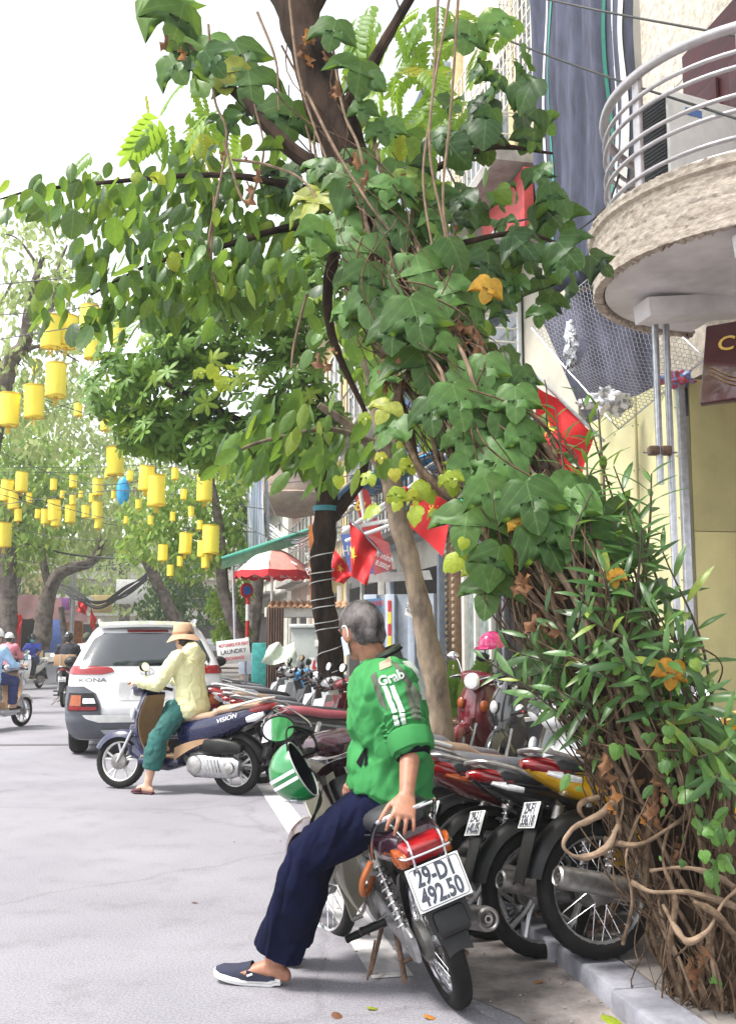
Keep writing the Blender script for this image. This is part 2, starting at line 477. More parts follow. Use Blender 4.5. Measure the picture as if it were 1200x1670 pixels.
def mirror(root, SM, base, tip, size, tilt, head_m, rnd=False, yaw=0.0):
    mb = MB(SM); base, tip = V(base), V(tip)
    mid = base.lerp(tip, .5) + V((-.01, 0, .04))
    mb.tube([base, mid, tip], .006, n=8, k=5)
    m = mb.obj('mirror', head_m, root)
    rot = Matrix.Rotation(yaw, 3, 'Z') @ Matrix.Rotation(tilt, 3, 'Y')
    hb = MB(SM @ Matrix.Translation(tip) @ rot.to_4x4())
    w, h = size
    hb.ell((.012, 0, 0), (.022, w / 2, h / 2), n=24)
    hb.obj('mirror_shell', head_m, m)
    gb = MB(SM @ Matrix.Translation(tip) @ rot.to_4x4())
    n = 28
    ring = [V((-.0115, math.cos(2 * PI * i / n) * w * .47, math.sin(2 * PI * i / n) * h * .47)) for i in range(n)]
    ring2 = [V((-.0105, math.cos(2 * PI * i / n) * w * .5, math.sin(2 * PI * i / n) * h * .5)) for i in range(n)]
    gb.add(ring, [tuple(range(n))[::-1]], 0, False)
    gb.obj('mirror_glass', m_mirror, m)
    fb = MB(SM @ Matrix.Translation(tip) @ rot.to_4x4())
    fb.tube([p + V((.001, 0, 0)) for p in ring2], .0035, n=6, closed=True)
    fb.obj('mirror_rim', head_m, m)

def spring(mb, a, b, r, turns, wr, n=10):
    a, b = V(a), V(b); d = (b - a); t = d.normalized(); u = t.orthogonal().normalized(); w = t.cross(u)
    k = turns * n
    mb.tube([a + d * (i / k) + (u * math.cos(2 * PI * i / n) + w * math.sin(2 * PI * i / n)) * r for i in range(k + 1)], wr, n=5)

def grips(root, SM, cx, cz, half=.33, sweep=.07, drop=.02):
    hb = MB(SM)
    hb.tube([(cx - sweep, -half, cz - drop), (cx - .02, -half * .5, cz + .01), (cx, -.08, cz), (cx, .08, cz), (cx - .02, half * .5, cz + .01), (cx - sweep, half, cz - drop)], .011, n=8, k=4)
    h = hb.obj('handlebar', m_steel, root)
    for s in (-1, 1):
        g = MB(SM)
        a = V((cx - sweep, s * half, cz - drop)); b = V((cx - sweep * .55, s * (half - .12), cz - drop * .3))
        g.lathe([(.012, 0), (.019, .003), (.017, .015), (.0165, .05), (.017, .1), (.021, .115), (.021, .122)], a, b - a, n=14)
        g.obj('grip', m_black, root)
        sw = MB(SM)
        c = b + (b - a).normalized() * .02
        sw.box(c, (.045, .05, .05), Matrix.Rotation(s * .25, 3, 'Z'), .01)
        so = sw.obj('switch_housing', m_black, root)
        bt = MB(SM); bt.box(c + V((-.024, 0, -.008)), (.008, .02, .012), None, .002)
        bt.obj('switch_button', M('switch red', (.6, .03, .02), .4), so)
        lv = MB(SM)
        lv.tube([c + V((.02, 0, .005)), c + V((.045, s * .05, 0)), a + V((.055, -s * .01, -.01))], [.008, .006, .005], n=6, k=4)
        lv.obj('brake_lever', m_alu, root)
    return h

def make_underbone(name, body, seat_m, side_m=None, shield_m=None, rim_m=None, wheel_style='wire', steer=0.0, plate=None, old=False, fine=False, rack=True, plate_size=(.155, .115), mirrors=True, mir=(.11, .085)):
    side_m = side_m or m_dark; shield_m = shield_m or body; rim_m = rim_m or m_chrome
    root = thing(name, None, None)
    r, wb, tw = .28, 1.21, .075
    hd = V((.90, 0, .86)); SM = Matrix.Translation(hd) @ Matrix.Rotation(R(27), 4, 'Y') @ Matrix.Rotation(steer, 4, 'Z') @ Matrix.Rotation(-R(27), 4, 'Y') @ Matrix.Translation(-hd)
    I = Matrix()
    add_wheel(root, (0, 0, r), r, tw, wheel_style, I, rim_m, fine)
    add_wheel(root, (wb, 0, r), r, tw * .86, wheel_style, SM, rim_m, False)
    # swing arm, chain case
    mb = MB()
    for s in (-1, 1): mb.tube([(0, s * .085, .28), (.2, s * .075, .3), (.43, s * .07, .34)], [.016, .018, .022], n=8)
    mb.tube([(.43, -.09, .34), (.43, .09, .34)], .02)
    mb.lathe([(.011, -.105), (.011, .12)], (0, 0, r), n=10)
    mb.obj('swing_arm', m_engine, root)
    mb = MB(); mb.loft([(-.075, .285, .012, .055, .1), (-.03, .29, .018, .07, .1), (.15, .315, .018, .055, .1), (.38, .345, .018, .06, .1), (.45, .35, .012, .05, .1)], e=3)
    mb.obj('chain_case', m_alu if old else m_dark, root)
    # engine
    mb = MB()
    mb.loft([(.38, .36, .085, .075), (.44, .35, .10, .11), (.56, .34, .105, .12), (.64, .35, .09, .1), (.67, .36, .07, .08)], e=3.5)
    for s in (-1, 1):
        mb.lathe([(.085, s * .10), (.082, s * .125), (.06, s * .135), (.02, s * .137)], (.47, 0, .34), n=24)
        mb.lathe([(.06, s * .10), (.055, s * .12), (.02, s * .125)], (.58, 0, .36), n=20)
    e = mb.obj('engine', m_engine, root)
    mb = MB()
    for i in range(7):
        mb.box((.68 + i * .02, 0, .37 + i * .003), (.006, .15 - .01 * (i % 2), .13), None, .002)
    mb.box((.75, 0, .375), (.14, .09, .09), None, .01); mb.box((.84, 0, .385), (.05, .13, .11), None, .015)
    mb.obj('cylinder_fins', m_alu, e)
    # exhaust, right side
    mb = MB(); mb.tube([(.82, -.02, .33), (.80, -.06, .24), (.6, -.11, .2), (.35, -.13, .22), (.18, -.14, .26)], .014, n=8, k=5)
    ex = mb.obj('exhaust', m_steel, root)
    mb = MB(); ax = V((-.47, -.02, .1)); c0 = V((.2, -.14, .255))
    L = ax.length
    mb.lathe([(.012, 0), (.022, .03), (.043, .12), (.047, .17), (.047, L * .93), (.044, L * .985), (.036, L), (.03, L * .99), (.028, L * .93), (.016, L * .92), (.014, L * .99), (.009, L * .99), (.009, L * .9)], c0, ax, n=26)
    mb.obj('muffler', m_steel if not old else M('dull muffler', (.28, .26, .25), .42, .8, var=.3, scale=9), ex)
    # stands and pegs
    mb = MB()
    mb.tube([(.5, -.27, .23), (.5, -.1, .22), (.5, .1, .22), (.5, .27, .23)], .009)
    mb.tube([(.5, .1, .3), (.5, .1, .22)], .009); mb.tube([(.5, -.1, .3), (.5, -.1, .22)], .009)
    pg = mb.obj('footrest_bar', m_rust, root)
    for s in (-1, 1):
        for x, y, z in ((.5, .27, .23), (.22, .24, .33)):
            q = MB(); q.lathe([(.012, -.06), (.018, -.055), (.016, -.03), (.018, 0), (.016, .03), (.019, .052), (.012, .056)], (x, s * (y - .05), z), (0, s, 0), n=10)
            q.obj('footrest', m_black, root)
        q = MB(); q.tube([(.24, s * .09, .36), (.22, s * .17, .335)], .009); q.obj('footrest_bracket', m_steel, root)
    mb = MB()
    for s in (-1, 1): mb.tube([(.38, s * .07, .26), (.27, s * .11, .13), (.16, s * .14, .1)], .012, n=8, k=3)
    mb.tube([(.27, -.11, .13), (.27, .11, .13)], .01)
    mb.obj('centre_stand', m_rust, root)
    mb = MB(); mb.tube([(.48, .1, .24), (.43, .2, .12), (.40, .285, .03)], .0095, n=8, k=3); mb.box((.39, .295, .025), (.07, .03, .008), Matrix.Rotation(.3, 3, 'X'), .002)
    mb.tube([(.46, .16, .19), (.34, .24, .13), (.33, .26, .1)], .005, n=6, k=3)
    mb.obj('side_stand', m_rust, root)
    mb = MB(); mb.tube([(.52, .135, .34), (.60, .15, .28), (.68, .16, .24)], .008, n=6, k=3); mb.lathe([(.012, -.02), (.012, .03)], (.69, .165, .235), n=8); mb.obj('gear_pedal', m_steel, root)
    # shocks
    for s in (-1, 1):
        mb = MB(); a, b = V((-.015, s * .105, .31)), V((.10, s * .115, .66))
        mb.tube([a, a.lerp(b, .55)], .014); mb.tube([a.lerp(b, .5), b], .009); mb.lathe([(.026, -.012), (.026, .012)], b, (0, 1, 0)); mb.lathe([(.02, -.012), (.02, .012)], a, (0, 1, 0))
        mb.lathe([(.027, 0), (.027, .06)], a.lerp(b, .8), b - a, n=14)
        sh = mb.obj('shock_absorber', m_steel, root)
        mb = MB(); spring(mb, a.lerp(b, .14), a.lerp(b, .86), .023, 9, .0048); mb.obj('spring', m_chrome, sh)
    # rear fender
    mb = MB(); arc_fender(mb, (0, 0, r), .335, R(35), R(168), .06, .05, 20)
    mb.obj('rear_fender', m_ofw if (not old and wheel_style == 'wire' and rack == 'chromefender') else m_black, root)
    mb = MB(); mb.sheet(lambda u, v: (-.24 - .125 * u, (v - .5) * (.125 - .03 * u) , .64 - .32 * u + .012 * (1 - (2 * v - 1) ** 2)), 6, 6, .006)
    mb.obj('mud_flap', m_black, root)
    # tail body and side covers
    mb = MB()
    if old:
        mb.loft([(.55, .60, .09, .06), (.40, .62, .115, .09), (.15, .66, .12, .085), (-.1, .695, .115, .075), (-.22, .715, .10, .065), (-.27, .72, .09, .05)], n=20, e=3)
        tb = mb.obj('tail_cowl', body, root)
    else:
        mb.loft([(.60, .58, .085, .06), (.42, .63, .12, .10), (.15, .68, .135, .085), (-.08, .735, .115, .065), (-.20, .785, .075, .048), (-.275, .81, .035, .025)], n=20, e=2.6)
        tb = mb.obj('tail_cowl', body, root)
        for s in (-1, 1):
            q = MB(); q.sheet(lambda u, v: (.5 - .36 * u, s * (.105 + .025 * math.sin(PI * v) - .02 * u), .36 + .2 * v + .12 * u * v), 6, 5, .006 * s)
            q.obj('side_cover', side_m, root)
    # seat
    mb = MB()
    mb.loft([(.62, .70, .04, .02), (.57, .715, .085, .035), (.40, .735, .115, .045), (.18, .75, .13, .05), (-.02, .785, .125, .05), (-.16, .80, .11, .045), (-.21, .80, .06, .025)], n=20, e=2.8)
    st = mb.obj('seat', seat_m, root)
    q = MB(); q.tube([(.56, .087, .69), (.40, .118, .70), (.18, .133, .71), (-.02, .128, .745), (-.16, .112, .765)], .004, n=5, k=4); q.tube([(.56, -.087, .69), (.40, -.118, .70), (.18, -.133, .71), (-.02, -.128, .745), (-.16, -.112, .765)], .004, n=5, k=4)
    q.obj('seat_piping', m_dark, st)
    # tail lamp
    mb = MB()
    if old:
        mb.loft([(-.262, .705, .090, .042), (-.30, .698, .086, .041), (-.322, .69, .076, .034), (-.328, .688, .06, .026)], n=20, e=5)
        tl = mb.obj('tail_light', m_red_lens, root)
        for s in (-1, 1):
            q = MB(); q.loft([(-.235, .69, .010, .030, s * .103), (-.27, .688, .016, .034, s * .098), (-.305, .682, .014, .030, s * .090), (-.322, .679, .008, .02, s * .082)], n=12, e=4)
            q.obj('indicator', m_amber, root)
    else:
        mb.loft([(-.12, .765, .112, .03), (-.19, .795, .095, .042), (-.26, .812, .06, .036), (-.30, .818, .02, .015)], n=16, e=2.4)
        tl = mb.obj('tail_light', m_red_lens, root)
        for s in (-1, 1):
            q = MB(); q.loft([(-.08, .73, .010, .013, s * .117), (-.15, .75, .014, .018, s * .104), (-.215, .772, .008, .010, s * .072)], n=10, e=2.4)
            q.obj('indicator', m_amber if body.name.startswith('maroon') else m_clear, root)
    # rack / grab rail
    mb = MB()
    if old:
        mb.tube([(.02, .135, .64), (-.02, .135, .70), (-.16, .125, .80), (-.24, .10, .835), (-.265, .0, .84), (-.24, -.10, .835), (-.16, -.125, .80), (-.02, -.135, .70), (.02, -.135, .64)], .009, n=8, k=4)
        mb.box((-.245, 0, .838), (.05, .19, .012), None, .004)
        for s in (-.062, .062):
            mb.tube([(-.19, s * 1.2, .80), (-.29, s, .765), (-.352, s, .735), (-.345, s, .60)], .0045, n=6, k=4)
        mb.tube([(-.25, .105, .70), (-.34, .098, .70), (-.362, .06, .70), (-.362, -.06, .70), (-.34, -.098, .70), (-.25, -.105, .70)], .0045, n=6, k=3)
    elif rack:
        mb.tube([(.06, .14, .74), (-.12, .13, .825), (-.25, .09, .865), (-.29, 0, .87), (-.25, -.09, .865), (-.12, -.13, .825), (.06, -.14, .74)], .011, n=8, k=4)
        mb.box((-.22, 0, .868), (.1, .12, .01), None, .004)
    mb.obj('grab_rail', m_chrome if old else m_steel, root)
    # plate and its carrier
    if old:
        mb = MB(); mb.sheet(lambda u, v: (-.30 - .07 * u, (v - .5) * .16, .62 - .2 * u), 4, 4, .01); mb.box((-.36, 0, .44), (.06, .13, .1), Matrix.Rotation(.35, 3, 'Y'), .02)
        mb.obj('plate_carrier', m_black, root)
        plate_obj(root, V((-.365, 0, .585)), (0, -1, 0), (-1, 0, .25), plate, plate_size)
    else:
        plate_obj(root, V((-.285, 0, .60)), (0, -1, 0), (-1, 0, .42), plate, plate_size)
    # spine, leg shields, front cowl
    mb = MB(); mb.loft([(.56, .60, .075, .07), (.66, .54, .07, .09), (.76, .56, .065, .09), (.86, .68, .07, .09), (.92, .80, .075, .06)], e=2.6)
    mb.obj('spine_cover', side_m, root)
    for s in (-1, 1):
        q = MB()
        def fn(u, v, s=s):
            z = .84 - .58 * u
            x = .965 - .20 * u + .10 * u * u - .17 * v ** 1.6
            return (x, s * (.03 + v * (.20 - .03 * u)), z - .03 * v)
        q.sheet(fn, 10, 7, .006 * s)
        q.obj('leg_shield', shield_m, root)
    mb = MB(); mb.sheet(lambda u, v: (1.01 - .06 * u + .03 * math.sin(PI * u) - .16 * abs(2 * v - 1) ** 2, (2 * v - 1) * (.13 - .05 * u), .88 - .33 * u), 8, 10, .006)
    mb.obj('front_cowl', body, root)
    # fork, front fender, head
    mb = MB(SM)
    for s in (-1, 1):
        mb.tube([(wb, s * .075, r), (1.06, s * .075, .60)], .018); mb.tube([(1.06, s * .075, .60), (.96, s * .06, .80)], .013)
    mb.lathe([(.009, -.1), (.009, .1)], (wb, 0, r), n=8)
    mb.obj('fork', m_alu, root)
    mb = MB(SM); arc_fender(mb, (wb, 0, r), .325, R(20), R(165), .058, .06, 18)
    mb.obj('front_fender', body, root)
    mb = MB(SM); mb.loft([(.83, .955, .07, .025), (.87, .97, .15, .05), (.94, .975, .17, .065), (1.0, .965, .13, .07), (1.045, .95, .085, .055)], n=20, e=2.3)
    mb.obj('headlight_cowl', body, root)
    mb = MB(SM); mb.ell((1.03, 0, .95), (.04, .075, .052)); mb.obj('headlight', m_clear, root)
    mb = MB(SM); mb.box((.845, 0, .985), (.05, .11, .012), Matrix.Rotation(-.6, 3, 'Y'), .004); mb.obj('speedometer', m_black, root)
    grips(root, SM, .90, .965)
    if mirrors:
        for s in (-1, 1):
            mirror(root, SM, (.86, s * .22, .98), (.80, s * .37, 1.10), mir, R(8), m_black, yaw=s * R(-12))
    return root

def make_scooter(name, body, seat_m, inner_m=None, floor_m=None, rim_m=None, plate=None, retro=False, steer=0.0, tail_trim=None, lettering=None):
    inner_m = inner_m or m_dark; floor_m = floor_m or inner_m; rim_m = rim_m or m_alu
    root = thing(name, None, None)
    r, wb, tw = .255, 1.25, .09
    hd = V((1.02, 0, .80)); SM = Matrix.Translation(hd) @ Matrix.Rotation(R(25), 4, 'Y') @ Matrix.Rotation(steer, 4, 'Z') @ Matrix.Rotation(-R(25), 4, 'Y') @ Matrix.Translation(-hd)
    add_wheel(root, (0, 0, r), r, tw, 'cast5', Matrix(), rim_m)
    add_wheel(root, (wb, 0, r), r, tw * .9, 'cast5', SM, rim_m)
    # engine with belt case on the left
    mb = MB(); mb.loft([(-.09, .255, .03, .07, .10), (-.03, .26, .04, .10, .105), (.1, .255, .045, .10, .11), (.26, .26, .05, .105, .115), (.37, .265, .05, .11, .115), (.45, .27, .03, .07, .11)], n=18, e=2.6)
    e = mb.obj('belt_case', m_alu, root)
    mb = MB()
    mb.lathe([(.085, .15), (.082, .168), (.05, .178), (.015, .18)], (.36, 0, .27), n=26); mb.lathe([(.06, .145), (.056, .16), (.02, .168)], (0, 0, r), n=24)
    for k in range(5): mb.box((.1 + k * .035, .158, .27), (.012, .01, .12), Matrix.Rotation(.3, 3, 'Y'), .003)
    mb.obj('belt_cover', m_steel, e)
    mb = MB(); mb.loft([(.45, .3, .1, .1), (.35, .3, .12, .12), (.2, .29, .09, .09), (.1, .28, .06, .06)], e=3); mb.box((.5, 0, .33), (.16, .12, .12), None, .02)
    mb.obj('engine', m_engine, root)
    mb = MB(); mb.loft([(-.12, .43, .03, .03, .11), (-.06, .44, .045, .06, .115), (.1, .45, .05, .075, .12), (.25, .45, .05, .07, .12), (.32, .44, .03, .04, .115)], e=2.8)
    mb.obj('air_box', m_black, root)
    mb = MB(); mb.tube([(.4, -.06, .22), (.25, -.13, .2), (.15, -.15, .23)], .016, k=4)
    ex = mb.obj('exhaust', m_rust, root)
    mb = MB(); mb.lathe([(.02, 0), (.05, .05), (.058, .12), (.058, .36), (.05, .4), (.03, .41)], (.18, -.155, .24), (-.42, -.01, .11), n=22); mb.obj('muffler', m_dark, ex)
    # body
    mb = MB()
    if retro:
        mb.loft([(.54, .48, .12, .19), (.4, .52, .165, .2), (.2, .56, .185, .19), (0, .60, .175, .15), (-.18, .64, .13, .11), (-.3, .67, .07, .06)], n=24, e=2.3)
    else:
        mb.loft([(.56, .47, .11, .17), (.44, .53, .15, .17), (.25, .60, .165, .14), (.05, .665, .16, .115), (-.15, .735, .135, .085), (-.3, .79, .09, .05), (-.40, .825, .035, .02)], n=24, e=2.8)
    bo = mb.obj('rear_body', body, root)
    if lettering:
        q = MB(); q.text(lettering, frame((.02, .168, .705), (-1, 0, .30), (0, 1, .12)), .055, sx=1.3, shear=.3, ext=.004)
        q.obj('body_lettering', M('silver print', (.75, .76, .8), .35), bo)
    if not retro:
        for s in (-1, 1):
            q = MB(); q.sheet(lambda u, v: (.58 - .40 * u, s * (.122 + .05 * math.sin(PI * min(1, u * .7 + .25)) + .008), .30 + .2 * u + (.12 - .10 * u) * v + .02 * math.sin(PI * u)), 8, 4, .006 * s)
            q.obj('side_trim', inner_m, root)
    mb = MB(); mb.loft([(.58, .655, .06, .02), (.52, .68, .10, .035), (.36, .70, .135, .042), (.2, .725, .14, .042), (.12, .775, .14, .045), (-.05, .80, .13, .045), (-.22, .825, .10, .035), (-.28, .83, .05, .02)], n=20, e=2.8)
    mb.obj('seat', seat_m, root)
    mb = MB()
    mb.tube([(.0, .14, .80), (-.18, .13, .855), (-.33, .085, .89), (-.37, 0, .895), (-.33, -.085, .89), (-.18, -.13, .855), (.0, -.14, .80)], .016, n=8, k=4, flat=.75)
    mb.box((-.3, 0, .885), (.12, .15, .014), Matrix.Rotation(.12, 3, 'Y'), .005)
    mb.obj('grab_rail', tail_trim or m_ofw, root)
    mb = MB()
    if retro: mb.loft([(-.27, .68, .06, .05), (-.33, .675, .05, .045), (-.35, .67, .03, .03)], e=2.6)
    else: mb.loft([(-.2, .775, .12, .05), (-.29, .80, .1, .05), (-.38, .825, .055, .035), (-.425, .835, .02, .015)], e=2.5)
    mb.obj('tail_light', m_red_lens, root)
    for s in (-1, 1):
        q = MB(); q.loft([(-.17, .70, .02, .03, s * .115), (-.25, .72, .028, .035, s * .105), (-.33, .755, .015, .02, s * .08)], n=10); q.obj('indicator', m_clear, root)
    mb = MB(); arc_fender(mb, (0, 0, r), .325, R(60), R(165), .07, .05, 16); mb.sheet(lambda u, v: (-.22 - .22 * u, (v - .5) * .13, .62 - .36 * u), 6, 4, .008); mb.obj('rear_fender', m_black, root)
    plate_obj(root, V((-.375, 0, .545)), (0, -1, 0), (-1, 0, .5), plate)
    # floor, tunnel, leg shield
    mb = MB(); mb.box((.76, 0, .285), (.46, .34, .07), None, .025); mb.loft([(.54, .30, .15, .06), (.7, .24, .14, .05), (.95, .25, .13, .05), (1.02, .33, .1, .06)], e=3)
    mb.obj('floorboard', body, root)
    mb = MB(); mb.box((.76, 0, .325), (.42, .30, .012), None, .004); mb.obj('floor_mat', floor_m, root)
    def shield(u, v, off=0.0):
        y = 2 * v - 1; z = .92 - .62 * u
        w = .155 + .06 * math.sin(PI * min(1, u * 1.15)) - .02 * u
        return V((1.04 + .09 * math.sin(PI * u * .9) - .03 * u - .13 * abs(y) ** 2.2 - off, y * w, z))
    mb = MB(); mb.sheet(lambda u, v: shield(u, v), 14, 14, .012); mb.obj('front_shield', body, root)
    mb = MB(); mb.sheet(lambda u, v: shield(.05 + u * .93, .04 + v * .92, .035) + V((-.05 * math.sin(PI * v), 0, 0)), 12, 10, -.012); mb.obj('inner_shield', inner_m, root)
    mb = MB(); mb.loft([(1.0, .30, .11, .05), (1.1, .36, .10, .08), (1.14, .45, .07, .1), (1.13, .6, .05, .06)], e=2.4); mb.obj('lower_cowl', body, root)
    for s in (-1, 1):
        q = MB(); q.ell((1.085, s * .125, .72), (.03, .045, .06), Matrix.Rotation(s * .5, 3, 'Z')); q.obj('front_indicator', m_clear if not retro else m_amber, root)
    mb = MB(SM)
    for s in (-1, 1): mb.tube([(wb, s * .075, r), (1.12, s * .07, .55)], .017)
    mb.lathe([(.01, -.1), (.01, .1)], (wb, 0, r), n=8)
    mb.obj('fork', m_alu, root)
    mb = MB(SM); arc_fender(mb, (wb, 0, r), .30, R(25), R(150), .065, .07, 16); mb.obj('front_fender', body, root)
    # head
    mb = MB(SM); mb.loft([(.90, .955, .08, .03), (.95, .975, .17, .055), (1.02, .98, .19, .07), (1.1, .95, .13, .075), (1.15, .92, .07, .05)], n=20, e=2.3); mb.obj('handlebar_cowl', body, root)
    mb = MB(SM)
    if retro: mb.lathe([(.085, 0), (.082, .03), (.07, .05), (.03, .06)], (1.12, 0, .945), (1, 0, .05), n=24)
    else: mb.ell((1.125, 0, .935), (.04, .10, .05))
    mb.obj('headlight', m_clear, root)
    mb = MB(SM); mb.box((.92, 0, 1.0), (.06, .14, .012), Matrix.Rotation(-.5, 3, 'Y'), .004); mb.obj('speedometer', m_black, root)
    grips(root, SM, .985, .975)
    for s in (-1, 1): mirror(root, SM, (.95, s * .2, 1.0), (.90, s * .34, 1.15), (.12, .085), R(8), m_black if not retro else m_chrome, yaw=s * R(-12))
    return root

def place(root, x, y, z, heading, lean=0.0, pitch=0.0):
    root.matrix_world = Matrix.Translation((x, y, z)) @ Matrix.Rotation(heading, 4, 'Z') @ Matrix.Rotation(-pitch, 4, 'Y') @ Matrix.Rotation(-lean, 4, 'X')
    bpy.context.view_layer.update() if False else None
    return root
# ---------------------------------------------------------------- people
def hand(mb, wrist, d, up, thumb_side, sc=1.0, curl=0.5, spread=.16, curls=None):
    """d: wrist -> knuckles, up: back of the hand, thumb_side: +1 when the thumb lies along d x up"""
    d = V(d).normalized(); up = (V(up) - d * V(up).dot(d)).normalized(); s = d.cross(up) * thumb_side
    w = V(wrist)
    kn = w + d * .088 * sc
    mb.ringloft([(w - d * .01, s * .026 * sc, up * .019 * sc), (w + d * .03 * sc, s * .036 * sc, up * .017 * sc), (w + d * .07 * sc, s * .042 * sc, up * .0145 * sc), (kn + d * .004, s * .04 * sc, up * .0115 * sc)], n=16, round_ends=True)
    lens = [.072, .08, .074, .058]; offs = [.031, .011, -.010, -.030]
    for i, (ln, of) in enumerate(zip(lens, offs)):
        c = (curls[i] if curls else curl)
        a = spread * (1.5 - i) * .55
        dd = (d * math.cos(a) + s * math.sin(a)).normalized()
        p = kn + s * of * sc - d * (.006 + .004 * abs(i - 1)) + up * .001
        pts = [p - dd * .03 * sc, p]; ang = 0
        for k, q in enumerate((.44, .32, .24)):
            ang += c * (.55, .95, .6)[k]
            pts.append(pts[-1] + (dd * math.cos(ang) - up * math.sin(ang)) * ln * sc * q)
        rr = [.0095, .0092, .0083, .0076, .0062]
        mb.limb(pts, [x * sc * (.92 if i == 3 else 1) for x in rr], n=10)
    p = w + d * .022 * sc + s * .026 * sc - up * .004
    t1 = (d * .72 + s * .62 - up * .25).normalized(); t2 = (d * .86 + s * .35 - up * .35).normalized()
    pts = [p, p + t1 * .04 * sc, p + t1 * .04 * sc + t2 * .033 * sc, p + t1 * .04 * sc + t2 * .056 * sc - up * .006]
    mb.limb(pts, [.0125 * sc, .0105 * sc, .0095 * sc, .0075 * sc], n=10)

def foot(mb, ank, toe, r=1.0):
    ank, toe = V(ank), V(toe); f = (toe - V((ank.x, ank.y, toe.z))); L = f.length; f.normalize(); s = f.cross(V((0, 0, 1)))
    heel = V((ank.x, ank.y, toe.z)) - f * .055
    mb.ringloft([(heel + V((0, 0, .025)), s * .022 * r, V((0, 0, .026))), (heel + f * .03 + V((0, 0, .034)), s * .032 * r, V((0, 0, .034))), (heel + f * .09 + V((0, 0, .042)), s * .034 * r, V((0, 0, .042))), (heel + f * .16 + V((0, 0, .03)), s * .042 * r, V((0, 0, .028))), (toe - f * .03 + V((0, 0, .016)), s * .045 * r, V((0, 0, .017))), (toe + V((0, 0, .012)), s * .03 * r, V((0, 0, .012)))], n=14, round_ends=True)
    mb.limb([ank, heel + f * .05 + V((0, 0, .04))], [.036 * r, .034 * r])

def head_frame(face, up):
    f = V(face).normalized(); u = V(up); s = u.cross(f).normalized(); u = f.cross(s)   # s = person's left
    return f, s, u
def head(mb, c, f, s, u, k=1.0):
    rot = Matrix((f, s, u)).transposed()
    c = V(c)
    mb.ell(c + u * .012 * k - f * .008 * k, (.097 * k, .077 * k, .098 * k), rot, 22, 14)
    mb.ell(c + f * .022 * k - u * .045 * k, (.068 * k, .058 * k, .078 * k), rot, 18, 12)
    mb.ell(c + f * .055 * k - u * .092 * k, (.03 * k, .03 * k, .022 * k), rot)
    mb.ell(c + f * .088 * k - u * .03 * k, (.02 * k, .013 * k, .026 * k), rot, 10, 8)
    mb.ell(c + f * .098 * k - u * .045 * k, (.012 * k, .015 * k, .01 * k), rot, 10, 8)
    mb.ell(c + f * .083 * k + u * .016 * k, (.012 * k, .052 * k, .01 * k), rot, 12, 8)
    mb.ell(c + f * .08 * k - u * .072 * k, (.014 * k, .024 * k, .009 * k), rot, 12, 8)
    for q in (-1, 1):
        e = Matrix.Rotation(q * .5, 3, u)
        mb.ell(c + s * q * .078 * k - f * .004 * k - u * .018 * k, (.022 * k, .008 * k, .033 * k), e @ rot, 12, 8)
        mb.ell(c + s * q * .074 * k + f * .008 * k - u * .04 * k, (.01 * k, .007 * k, .012 * k), rot, 10, 8)

def torso_secs(J, g=0.0, top=True, w=1.0):
    lat = (J['shL'] - J['shR']).normalized()
    hl = (J['hipL'] - J['hipR']).normalized()
    ax = (J['neck'] - J['pel'])
    secs = []
    wid = [(0, .165, .115), (.16, .152, .108), (.35, .14, .098), (.58, .158, .108), (.78, .172, .108), (.90, .15, .085), (.97, .085, .062), (1.02, .056, .055)]
    for t, a, b in wid:
        c = J['pel'].lerp(J['waist'], t / .35) if t < .35 else J['waist'].lerp(J['neck'], (t - .35) / .65)
        l = hl.lerp(lat, min(1, t * 1.15)).normalized()
        d = (J['neck'] - J['waist'] if t > .35 else J['waist'] - J['pel']).normalized()
        fw = l.cross(d).normalized()
        l = d.cross(fw)
        secs.append((c, l * (a * w + g), fw * (b * w + g)))
    return secs if top else secs[:-1]

def wrinkles(amp, sc, axis=None, seed=0.0, k=1.3):
    def f(p, n):
        q = V(p) * sc + V((seed, seed * .7, 0))
        if axis is not None:
            a = V(axis); a.normalize(); q = q + a * (q.dot(a)) * k
        h = noise.noise(q) + .5 * noise.noise(q * 2.1)
        r = max(0, 1 - abs(noise.noise(q * 1.2 + V((9, 3, 1)))) * 3.2) ** 1.5 - max(0, 1 - abs(noise.noise(q * .9 + V((2, 8, 5)))) * 4) ** 2
        return amp * (h * .5 + r * .75)
    return f

